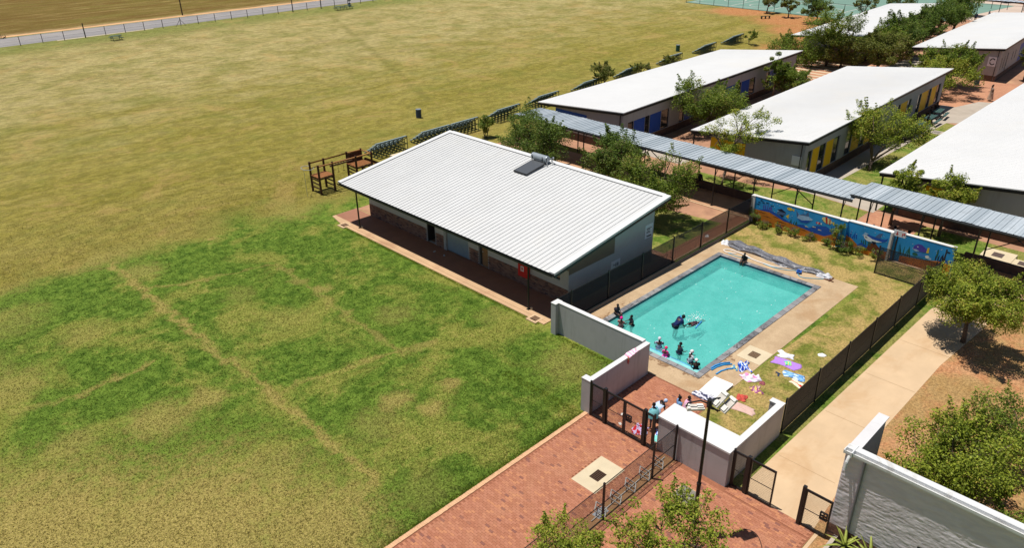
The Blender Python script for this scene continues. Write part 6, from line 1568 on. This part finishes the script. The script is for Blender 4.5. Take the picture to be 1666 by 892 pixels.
o = MB().path([(31.0, 17.75, -.08), (31.3, 17.8, -.07), (31.75, 17.85, -.02)], .036, 8).build('pool_noodle', M('noodle_blue', s2l(56, 150, 214), .7, .06, 4), smooth=True); tag(o, 'blue pool noodle floating beside the child on the nearer side', 'pool noodle', 'pool noodles')
mb = MB(); r = random.Random(6)
for i in range(90):
    q = abs(r.gauss(0, .5)); a = r.uniform(0, 6.28); s_ = r.uniform(.012, .035); mb.ball((31.9 + q * math.cos(a), 18.35 + q * .6 * math.sin(a), WZ + r.uniform(0, .06)), (s_, s_, s_ * .6), 6, 4)
for i in range(40): s_ = r.uniform(.012, .03); mb.ball((r.uniform(27.9, 38.5), r.uniform(15.6, 21.2), WZ + .004), (s_ * 1.5, s_, s_ * .4), 6, 4)
mb.build('splash', M('foam_white', s2l(226, 240, 240), .4, .02), kind='stuff')
# mats
t = thing('foam_mats', 'stack of flat white mats lying on the deck beside the brick paving', 'mats', (26.7, 14.0, 0))
mm = M('mat_white', s2l(238, 238, 238), .7, .02)
MB().obox((26.85, 13.95, .05), (1.55, .95, .06), .06).build('mat', mm, t); MB().obox((26.8, 13.9, .105), (1.5, .93, .045), .02).build('mat', mm, t)
g = NG('mattress_stripes'); x, y, z = g.sep(g.pos()); w = g.math('FRACT', g.math('MULTIPLY', g.math('ADD', x, g.math('MULTIPLY', g.noise(g.pos(), 4, 3), .25)), 7.0))
m_ms = g.fin(g.mix(g.smooth(w, .45, .6), s2l(226, 226, 236), s2l(58, 60, 90)), .85)
cloth('striped_mattress', 'crumpled white mattress with dark stripes at the end of the white mats', 'mattress', (25.95, 13.85), (.45, 1.3), .1, (226, 226, 236), 18, .05).data.materials[0] = m_ms
t = thing('sandals', 'pair of dark sandals on the pool lawn', 'sandals', (29.9, 12.4, 0))
for k in (0, 1): MB().obox((29.9 + k * .14, 12.38 + k * .1, .02), (.24, .09, .03), .5 + k).build('sandal', M('sandal_blue', s2l(44, 60, 84), .8), t)
t = tag(MB().box((22.75, 12.0, 0), (22.95, 12.5, 1.1)).bar((22.9, 12.0, 1.1), (23.3, 12.3, .9), .08).build('pump_pipe', m_black), 'dark pipe stub standing behind the pump room', 'pipe')
for i, (x, y) in enumerate([(22.2, 15.85), (21.6, 15.5)]):
    cloth('litter', ['white scrap on the brick paving farther inside the gate', 'white scrap on the brick paving just behind the gate leaf'][i], 'litter', (x, y), (.16, .12), i, (236, 234, 228), 30 + i, .03, 'scraps on the ground', z0=.03, n=5)
cloth('litter', 'white scrap on the red path beside the pool fence', 'litter', (41.6, 23.75), (.4, .25), .4, (230, 230, 232), 33, .03, 'scraps on the ground', z0=.02, n=5)
for i, (x, y) in enumerate([(27.2, 35.2), (27.25, 34.3)]): cloth('litter', ['pale scrap on the verandah floor before the dark doorway', 'pale scrap on the verandah floor before the roller shutter'][i], 'litter', (x, y), (.2, .1), i, (190, 190, 190), 36 + i, .02, 'scraps on the ground', z0=.06, n=5)

# rolled pool cover
def pool_cover():
    rs_ = np.random.RandomState(12); n, m_ = 80, 14; P = []
    for i in range(n + 1):
        u = i / n; yy = 22.25 - u * 7.2; cx = 41.45 + .12 * math.sin(u * 7) + .25 * (u < .2) * (1 - u / .2)
        W = .50 - .22 * u + .06 * math.sin(u * 13); Hh = .26 - .08 * u + .06 * math.sin(u * 23 + 1)
        W *= min(1, .25 + u * 10, .2 + (1 - u) * 8); Hh *= min(1, .2 + u * 10, .25 + (1 - u) * 8)
        for k in range(m_):
            a = math.pi * k / (m_ - 1)
            wr = 1 + .14 * math.sin(a * 9 + u * 9) + .07 * math.sin(u * 40 + a * 5) + rs_.uniform(-.05, .05)
            P.append((cx + W * math.cos(a) * wr, yy + .04 * math.sin(a * 5 + u * 20), max(.012, Hh * math.sin(a) * wr + .02)))
    fs = [(i * m_ + k, i * m_ + k + 1, (i + 1) * m_ + k + 1, (i + 1) * m_ + k) for i in range(n) for k in range(m_ - 1)]
    fs += [((i + 1) * m_, (i + 1) * m_ + m_ - 1, i * m_ + m_ - 1, i * m_) for i in range(n)]
    return MB().add(P, fs)
tc = thing('pool_cover', 'long crumpled grey pool cover rolled up along the far end of the pool', 'pool cover', (41.45, 18.6, 0))
pool_cover().build('sheet', M('cover_grey_sheet', s2l(104, 104, 110), .45, .18, 3, .25, 12, spec=.55, dirt=(.34, .34, .36, .5), dscale=2.2), tc, smooth=False)
MB().tube((41.55, 22.5, .1), (41.25, 15.0, .1), .05, n=8).build('roller_pole', m_galv, tc)
cloth('white_flap', None, None, (41.5, 22.2), (.7, .6), .3, (220, 220, 224), 41, .06, parent_t=tc); cloth('white_flap', None, None, (41.3, 15.5), (.5, .9), .2, (206, 206, 212), 42, .08, parent_t=tc)
MB().bar((41.0, 15.3, .06), (41.0, 14.7, .06), .04).bar((40.9, 14.95, .06), (41.5, 14.9, .06), .04).build('frame_foot', M('rust_red', s2l(110, 60, 40), .8), tc)
def smoothpath(pts, k=8):
    o = []
    P = [np.array(p, float) for p in pts]
    for i in range(len(P) - 1):
        p0, p1, p2, p3 = P[max(i - 1, 0)], P[i], P[i + 1], P[min(i + 2, len(P) - 1)]
        for j in range(k):
            t_ = j / k; o.append(tuple(.5 * (2 * p1 + (p2 - p0) * t_ + (2 * p0 - 5 * p1 + 4 * p2 - p3) * t_ ** 2 + (3 * p1 - p0 - 3 * p2 + p3) * t_ ** 3)))
    o.append(tuple(P[-1])); return o
o = MB().path(smoothpath([(x, y, .05) for x, y in [(40.55, 20.9), (40.25, 21.4), (40.45, 21.75), (40.75, 21.45), (40.72, 20.5), (40.45, 19.65), (40.42, 18.8), (40.45, 18.2), (40.9, 17.6)]]), .035, 8).build('pool_hose', M('hose_white', s2l(232, 226, 220), .6, .04), smooth=True); tag(o, 'thick white pool hose lying between cover and pool', 'hose')
o = MB().path(smoothpath([(x, y, .04) for x, y in [(40.3, 21.6), (40.2, 20.6), (40.5, 19.9), (40.35, 18.3), (40.6, 17.4), (40.85, 17.0), (40.3, 16.4), (40.75, 15.6), (41.0, 15.3)]]), .022, 8).build('pool_hose', M('hose_blue', s2l(90, 170, 196), .6, .05), smooth=True); tag(o, 'thin light blue hose winding to the pool cleaner', 'hose')
t = thing('pool_cleaner', 'small blue pool cleaner head beside the rolled cover', 'pool cleaner', (40.75, 16.75, 0)); MB().obox((40.75, 16.75, .1), (.35, .3, .1), .4).ball((40.75, 16.78, .17), .1, 8, 5).build('body', M('cleaner_blue', s2l(40, 90, 170), .5), t); MB().tube((40.6, 16.6, .05), (40.6, 16.7, .05), .06).tube((40.9, 16.85, .05), (40.9, 16.95, .05), .06).build('wheel', m_dark, t); MB().bar((40.75, 16.75, .2), (40.95, 16.5, .35), .03).build('handle', m_sign, t)

# bike rack lying by the fence
m_rack = M('rack_galvanised', s2l(178, 176, 170), .5, .06, 4)
t = thing('bicycle_rack', 'galvanised bicycle rack of square loops at the foot of the dividing fence', 'bicycle rack', (18.9, 12.8, 0))
MB().bar((16.3, 12.72, .06), (21.15, 12.84, .06), .03).build('rail', m_rack, t)
for i in range(5):
    x = 16.9 + i * .92; a = .55
    def q(u, v, z): return (x + u * math.cos(a) - v * math.sin(a), 12.78 + u * math.sin(a) + v * math.cos(a), z)
    mb = MB()
    for (p1, p2) in ((q(-.24, -.2, .05), q(.24, -.2, .05)), (q(.24, -.2, .05), q(.24, .2, .3)), (q(.24, .2, .3), q(-.24, .2, .3)), (q(-.24, .2, .3), q(-.24, -.2, .05)), (q(0, -.2, .05), q(0, .2, .3))): mb.bar(p1, p2, .036)
    mb.build('loop', m_rack, t)
MB().box((16.6, 12.6, .02), (17.2, 12.95, .03)).build('foot_plate', m_galv, t)
o = MB().path(smoothpath([(19.3, 8.72, .03), (19.75, 8.6, .03), (20.05, 8.35, .03), (20.02, 8.0, .03), (19.62, 7.6, .03), (19.1, 7.3, .03)]), .014, 6).build('cable', m_black, smooth=True); tag(o, 'thin black cable curving over the brick paving in the foreground', 'cable')

# ------------------------------------------------------------------ sports field furniture
m_bl = M('bleacher_green', (.018, .045, .038, 1), .5, .15, 3, spec=.4); m_seat = M('bleacher_seat', s2l(128, 144, 144), .55, .12, 3, 0, spec=.4)
def bleacher(label):
    t = thing('bleacher', label, 'bleacher', (0, 0, 0), 'green steel bleachers along the field'); Lb = 3.5
    row = [(.14 + k * .42, 1.34 - k * .27) for k in range(5)]
    for yb, z in row:
        MB().box((0, yb - .12, z - .045), (Lb, yb + .06, z)).build('seat_plank', m_seat, t)
        if z > 1.3: MB().box((-.02, yb - .19, z - .07), (Lb + .02, yb - .155, z + .005)).build('edge_rail', m_bl, t)
    for i in range(8):
        x = .03 + i * (Lb - .06) / 7; mb = MB()
        for yb, z in row: mb.box((x - .024, yb - .185, 0), (x + .024, yb - .137, z - .071))
        mb.bar((x, row[0][0] - .16, 1.2), (x, row[-1][0] + .1, .1), .06).bar((x, .0, .62), (x, .9, .62), .05).bar((x, .0, .06), (x, 1.8, .06), .05)
        mb.build('frame', m_bl, t)
    MB().box((0, -.05, .62), (Lb, -.01, .67)).build('back_rail', m_bl, t)
    return t
b0 = bleacher('green bleacher nearest the wooden climbing frame'); spots = [(36.0, 54.0), (41.1, 53.9), (44.75, 53.95), (51.2, 54.4), (58.1, 55.2), (66.4, 55.9), (75.2, 56.6), (85.4, 57.4), (95.2, 58.2), (104.2, 59.0)]
labs = ['', 'green bleacher left of the pair above the ribbed roof', 'green bleacher right of the pair above the ribbed roof', 'green bleacher beside the small upright bush', 'green bleacher left of the blue panelled block roof', 'green bleacher left of the round tree by the roof edge', 'green bleacher half hidden behind the small sparse tree', 'green bleacher with only its top rail above the white roof by the smallest bush', 'green bleacher above the far half of the blue block roof', 'farthest green bleacher with a bush before it']
b0.location = (spots[0][0], spots[0][1], 0); b0.rotation_euler = (0, 0, .02)
for (x, y), lab in list(zip(spots, labs))[1:]: dup(b0, (x, y, 0), .06 if x > 50 else .02, lab)

def barrel(label, x, y, col, h=.88):
    t = thing('barrel', label, 'barrel', (x, y, 0), 'steel drum bins'); m_ = M('drum_' + str(col[0]), s2l(*col), .5, .12, 4, spec=.45)
    MB().tube((x, y, 0), (x, y, h), .29, n=16).build('drum', m_, t)
    for z in (.28, .58): MB().tube((x, y, h * z), (x, y, h * z + .04), .305, n=16).build('hoop', m_, t)
    MB().tube((x, y, h), (x, y, h + .03), .3, n=16).tube((x, y, h + .031), (x, y, h + .033), .26, n=14).build('rim', M('drum_rim', s2l(120, 130, 140), .5), t)
barrel('dark blue drum bin alone on the field above the bleacher pair', 47.1, 62.1, (40, 62, 92)); barrel('dark green drum bin on the field beyond the blue block roof', 95.3, 62.6, (24, 80, 74))
barrel('grey blue drum bin on the red paving before the letter sign block', 100.6, 24.6, (70, 92, 104), 1.0)
m_tseat = M('picnic_plank', s2l(60, 88, 84), .55, .12, 3, 0, spec=.4)
def bench(label, x, y, rz_, table=False):
    t = thing('picnic_table' if table else 'park_bench', label, 'picnic table' if table else 'bench', (0, 0, 0)); L_ = 1.9
    if table:
        for k in range(4): MB().box((-L_ / 2, -.36 + k * .185, .72), (L_ / 2, -.2 + k * .185, .76)).build('table_plank', m_tseat, t)
        for s in (-1, 1):
            MB().box((-L_ / 2, s * .72 - .13, .43), (L_ / 2, s * .72 + .13, .47)).build('seat', m_tseat, t)
            MB().bar((s * .7, -.78, .40), (s * .7, .78, .40), .06).bar((s * .7, -.5, 0), (s * .7, -.2, .72), .06).bar((s * .7, .5, 0), (s * .7, .2, .72), .06).build('frame', m_bl, t)
    else:
        for k in range(2): MB().box((-L_ / 2, -.2 + k * .21, .43), (L_ / 2, -.02 + k * .21, .48)).build('seat_plank', m_bl, t)
        for s in (-.8, 0, .8): MB().box((s - .05, -.18, 0), (s + .05, .18, .43)).build('leg', m_dark, t)
    t.location = (x, y, 0); t.rotation_euler = (0, 0, rz_); return t
bench('dark picnic table on the field left, close to the road fence', 42.95, 137.6, .1, True); pb = bench('long dark picnic table by the road fence at the top, left end piece', 87.3, 139.3, .05, True); dup(pb, (89.6, 139.4, 0), .05, 'long dark picnic table by the road fence at the top, right end piece')
bench('low dark bench on the field edge before the court trees', 131.3, 68.3, -.5)
tb = bench('green picnic table on the grass strip by the yellow block, nearest', 76.9, 22.6, .1, True); dup(tb, (79.9, 22.7, 0), .0, 'green picnic table by the yellow block, middle one'); dup(tb, (82.9, 22.95, 0), .1, 'green picnic table by the yellow block, nearest the red paving'); dup(tb, (73.9, 22.4, 0), .05, 'green picnic table half under the yellow green tree')

# climbing frame
t = thing('climbing_frame', 'brown wooden climbing frame of two towers joined by monkey bars on the field edge', 'climbing frame', (30, 50.5, 0))
m_wd = M('dark_timber', (.075, .034, .018, 1), .8, .3, 6, .3, 30); m_dk = M('deck_timber', s2l(158, 104, 62), .8, .25, 6, .3, 30); m_lt = M('light_timber', s2l(170, 120, 72), .8, .15, 5)
TA = [(27.75, 51.1), (27.75, 49.85), (29.02, 49.85), (29.0, 51.1)]; TB = [(31.2, 51.15), (31.1, 49.7), (32.6, 49.7), (32.55, 51.1)]
for (x, y) in TA + TB: MB().tube((x, y, 0), (x, y, 2.42), .095, .085, n=8).build('post', m_wd, t)
for T_, zd in ((TA, 1.35), (TB, 1.45)):
    x0_, x1_ = min(p[0] for p in T_), max(p[0] for p in T_); y0_, y1_ = min(p[1] for p in T_), max(p[1] for p in T_)
    for k in range(8):
        yy = y0_ + (y1_ - y0_) * (k + .5) / 8; MB().box((x0_ - .05, yy - .058, zd), (x1_ + .05, yy + .058, zd + .04)).build('deck_plank', m_dk, t)
    for i in range(4):
        a, b = T_[i], T_[(i + 1) % 4]
        for z in (zd - .08,): MB().bar((*a, z), (*b, z), .07, .12).build('beam', m_wd, t)
    for z in (.45, .8, 1.1):
        MB().bar((*T_[0], z), (*T_[1], z), .08).build('rung', m_wd, t); MB().bar((*T_[2], z), (*T_[3], z), .08).build('rung', m_wd, t)
    MB().bar((*T_[0], 1.9), (*T_[3], 1.9), .05).build('rail', m_wd, t)
for a, b in ((TA[0], TB[0]), (TA[0], TA[3]), (TA[1], TB[1]), (TB[1], TB[2]), (TA[3], TB[0]), (TB[0], TB[3])):
    MB().bar((a[0], a[1], 2.3), (b[0], b[1], 2.3), .09).build('top_rail', m_lt, t)
MB().bar((TB[2][0], TB[2][1], 2.3), (TB[3][0], TB[3][1], 2.3), .07).build('top_rail', m_lt, t)
mb = MB().bar((29.0, 50.75, 1.95), (31.2, 50.75, 1.95), .09).bar((29.0, 50.2, 1.95), (31.1, 50.2, 1.95), .09)
for k in range(8): mb.bar((29.2 + k * .25, 50.2, 1.95), (29.2 + k * .25, 50.75, 1.95), .05)
mb.build('monkey_bars', m_wd, t)
for k in range(5): MB().box((31.27 + k * .25, 51.06, 1.5), (31.5 + k * .25, 51.1, 2.25)).build('wall_plank', m_wd, t)
MB().add([(32.65, 50.0, 1.45), (32.65, 50.8, 1.45), (34.9, 50.8, .2), (34.9, 50.0, .2), (32.65, 50.0, 1.40), (32.65, 50.8, 1.40), (34.9, 50.8, .15), (34.9, 50.0, .15)], [(0, 1, 2, 3), (7, 6, 5, 4), (0, 3, 7, 4), (1, 5, 6, 2)]).build('slide', m_lt, t)
for yy in (49.98, 50.82): MB().bar((32.65, yy, 1.6), (34.9, yy, .32), .06, .2).build('slide_side', m_wd, t)
for x, y in ((29.9, 50.5), (30.4, 50.5)): MB().tube((x, y, 1.93), (x, y, 1.2), .012, n=5).tube((x - .1, y, 1.2), (x + .1, y, 1.2), .02, n=6).build('hanging_ring', m_dark, t)
ring = [(27.2 + .42 * math.cos(a * .35 + .6), 50.5 + .62 * math.sin(a * .35 + .6), 2.2) for a in range(16)]
MB().path(ring, .022, 6).tube(ring[8], (ring[8][0], ring[8][1], 0), .015, n=6).build('fire_pole', m_galv, t)
MB().bar((27.9, 49.9, .02), (27.9, 51, .02), .05).build('base_log', m_wd, t)

# boundary fence and poles
t = thing('road_fence', 'thin wire fence with steel posts between sports field and road', 'fence', (80, 144.2, 0))
m_fp = M('fence_steel', (.05, .045, .04, 1), .7, .1)
po = MB().box((-.04, -.04, 0), (.04, .04, 1.5)).build('post', m_fp); pmh = po.data; bpy.data.objects.remove(po)
po = MB().box((-.07, -.07, 0), (.07, .07, 2.4)).build('post', m_fp); pmt = po.data; bpy.data.objects.remove(po)
xs = [27.1 + 3.28 * k for k in range(34)]
fy = lambda x: 144.2 + (max(0, x - 95) * .03)
for k, x in enumerate(xs): pieces('post', pmt if k in (4, 16, 18, 26) else pmh, [((x, fy(x), 0), 0)], t)
MB().bar((xs[9] - .9, fy(xs[9]), 0), (xs[9], fy(xs[9]), 1.2), .05).bar((xs[9] + .9, fy(xs[9]), 0), (xs[9], fy(xs[9]), 1.2), .05).build('brace', m_fp, t)
for z in (.35, .8, 1.4):
    MB().path([(x, fy(x), z) for x in xs], .008, 4).build('wire', m_fp, t)
def pole(label, x, y, h):
    tt = thing('utility_pole', label, 'utility pole', (x, y, 0), 'utility poles beyond the road'); MB().tube((x, y, 0), (x, y, h), .13, .09, n=8).build('pole', M('pole_wood', (.06, .045, .035, 1), .9), tt); MB().bar((x - .8, y, h - .5), (x + .8, y, h - .5), .1).build('crossarm', M('pole_wood', (.06, .045, .035, 1), .9), tt)
pole('dark utility pole on the far verge of the road at the upper left', 62.6, 157.6, 8); pole('dark utility pole by the road at the top centre', 98, 157.8, 8)
t = thing('bush_pile', 'dark brush pile on the road edge at the far left', 'brush', (28, 154.5, 0)); rs2 = np.random.RandomState(4)
link('branches', leaf_mesh('branches', [(-.4, 0, .3), (.8, .2, .25), (2.2, .4, .2)], [.7, .8, .7], 60, .3, rs2, M('dry_twigs', (.03, .024, .02, 1), .9)), t)
tag(MB().tube((91.8, 142.2, 0), (91.8, 142.2, .7), .26, n=12).tube((91.8, 142.2, .7), (91.8, 142.2, 1.15), .05, n=6).box((91.5, 142.05, 1.1), (92.1, 142.35, 1.3)).build('tap_stand', m_dark), 'dark tap stand by the road fence next to the long table', 'tap stand')

# courts
ground('sports_court', [(141.2, 92), (139.9, 74.4), (139.4, 70), (137.8, 49.5), (137.4, 45.0), (176, 40.0), (180, 92)], 0.013, M('court_green', s2l(112, 142, 128), .85, .06, .2))
mb = MB(); cz = .017
def cl(x0, y0, x1, y1, w=.22):
    d = Vector((x1 - x0, y1 - y0, 0)); d.normalize(); n = Vector((-d.y, d.x, 0)) * w / 2
    mb.add([(x0 + n.x, y0 + n.y, cz), (x0 - n.x, y0 - n.y, cz), (x1 - n.x, y1 - n.y, cz), (x1 + n.x, y1 + n.y, cz)], [(0, 1, 2, 3)])
for (x0_, x1_, y0_, y1_) in ((142.5, 158, 73, 91), (141.5, 157, 54.5, 67.5)):
    cl(x0_, y0_, x1_, y0_); cl(x1_, y0_ + .2, x1_, y1_ - .2); cl(x1_, y1_, x0_, y1_); cl(x0_, y1_ - .2, x0_, y0_ + .2); cl(x0_ + .3, (y0_ + y1_) / 2, x1_ - .3, (y0_ + y1_) / 2)
    for (cx, cy, r_) in (((x0_ + x1_) / 2, (y0_ + y1_) / 2 + 3.5, 2.2), (x0_ + 4, y0_ + 4.5, 2.2)):
        pr = [(cx + r_ * math.cos(a * .3), cy + r_ * math.sin(a * .3)) for a in range(22)]
        for a, b in zip(pr, pr[1:]): cl(*a, *b)
mb.build('court_lines', m_line, kind='structure')
t = thing('court_fence', 'tall thin mesh fence around the green courts', 'fence', (140.5, 75, 0))
for k in range(13):
    y = 91.5 - k * 3.4; MB().tube((140.9 - (91.5 - y) * .06, y, 0), (140.9 - (91.5 - y) * .06, y, 2.6), .05, n=6).build('post', m_fp, t)
for z in (.05, 2.55): MB().bar((140.9, 91.5, z), (138.45, 50.7, z), .05).build('rail', m_fp, t)
for (x, y, lab) in ((146, 74.5, 'netball post on the nearer green court'), (150, 66.4, 'backboard stand between the two green courts')):
    tt = thing('goal_post', lab, 'goal post', (x, y, 0)); MB().tube((x, y, 0), (x, y, 3.1), .06, n=8).build('pole', m_dark, tt); MB().box((x - .7, y - .05, 2.5), (x + .7, y, 3.3)).build('backboard', m_dark, tt)
# far walkway and parking fence
t = thing('covered_walkway', 'distant pale blue walkway roof behind the far blocks at the top right', 'walkway', (158, 38, 0))
mb = MB()
for k in range(40):
    y = 52 - k * .75; mb.add([(155.5, y, 3.1), (159, y, 3.0), (159, y - .7, 3.0), (155.5, y - .7, 3.1), (155.5, y - .72, 3.16), (159, y - .72, 3.06), (159, y - .75, 3.06), (155.5, y - .75, 3.16)], [(3, 2, 1, 0), (7, 6, 5, 4), (2, 3, 4, 5)])
mb.build('roof_sheets', M('far_sheet', s2l(176, 186, 196), .5, .06), t, kind='stuff')
MB().box((155.6, 22, 2.85), (155.7, 52, 3.03)).build('edge_beam', m_dark, t)
for k in range(9): MB().tube((155.7, 24 + k * 3.4, 0), (155.7, 24 + k * 3.4, 3), .06, n=6).build('post', m_dark, t)
t = thing('parking_fence', 'low wire fence beyond the far walkway at the top right', 'fence', (172, 44, 0))
for k in range(8): MB().box((168 + k * .3, 50 - k * 2.6, 0), (168.08 + k * .3, 50.08 - k * 2.6, 1.5)).build('post', m_fp, t)
for z in (.8, 1.45): MB().bar((168, 50, z), (170.1, 31.8, z), .03).build('wire', m_fp, t)
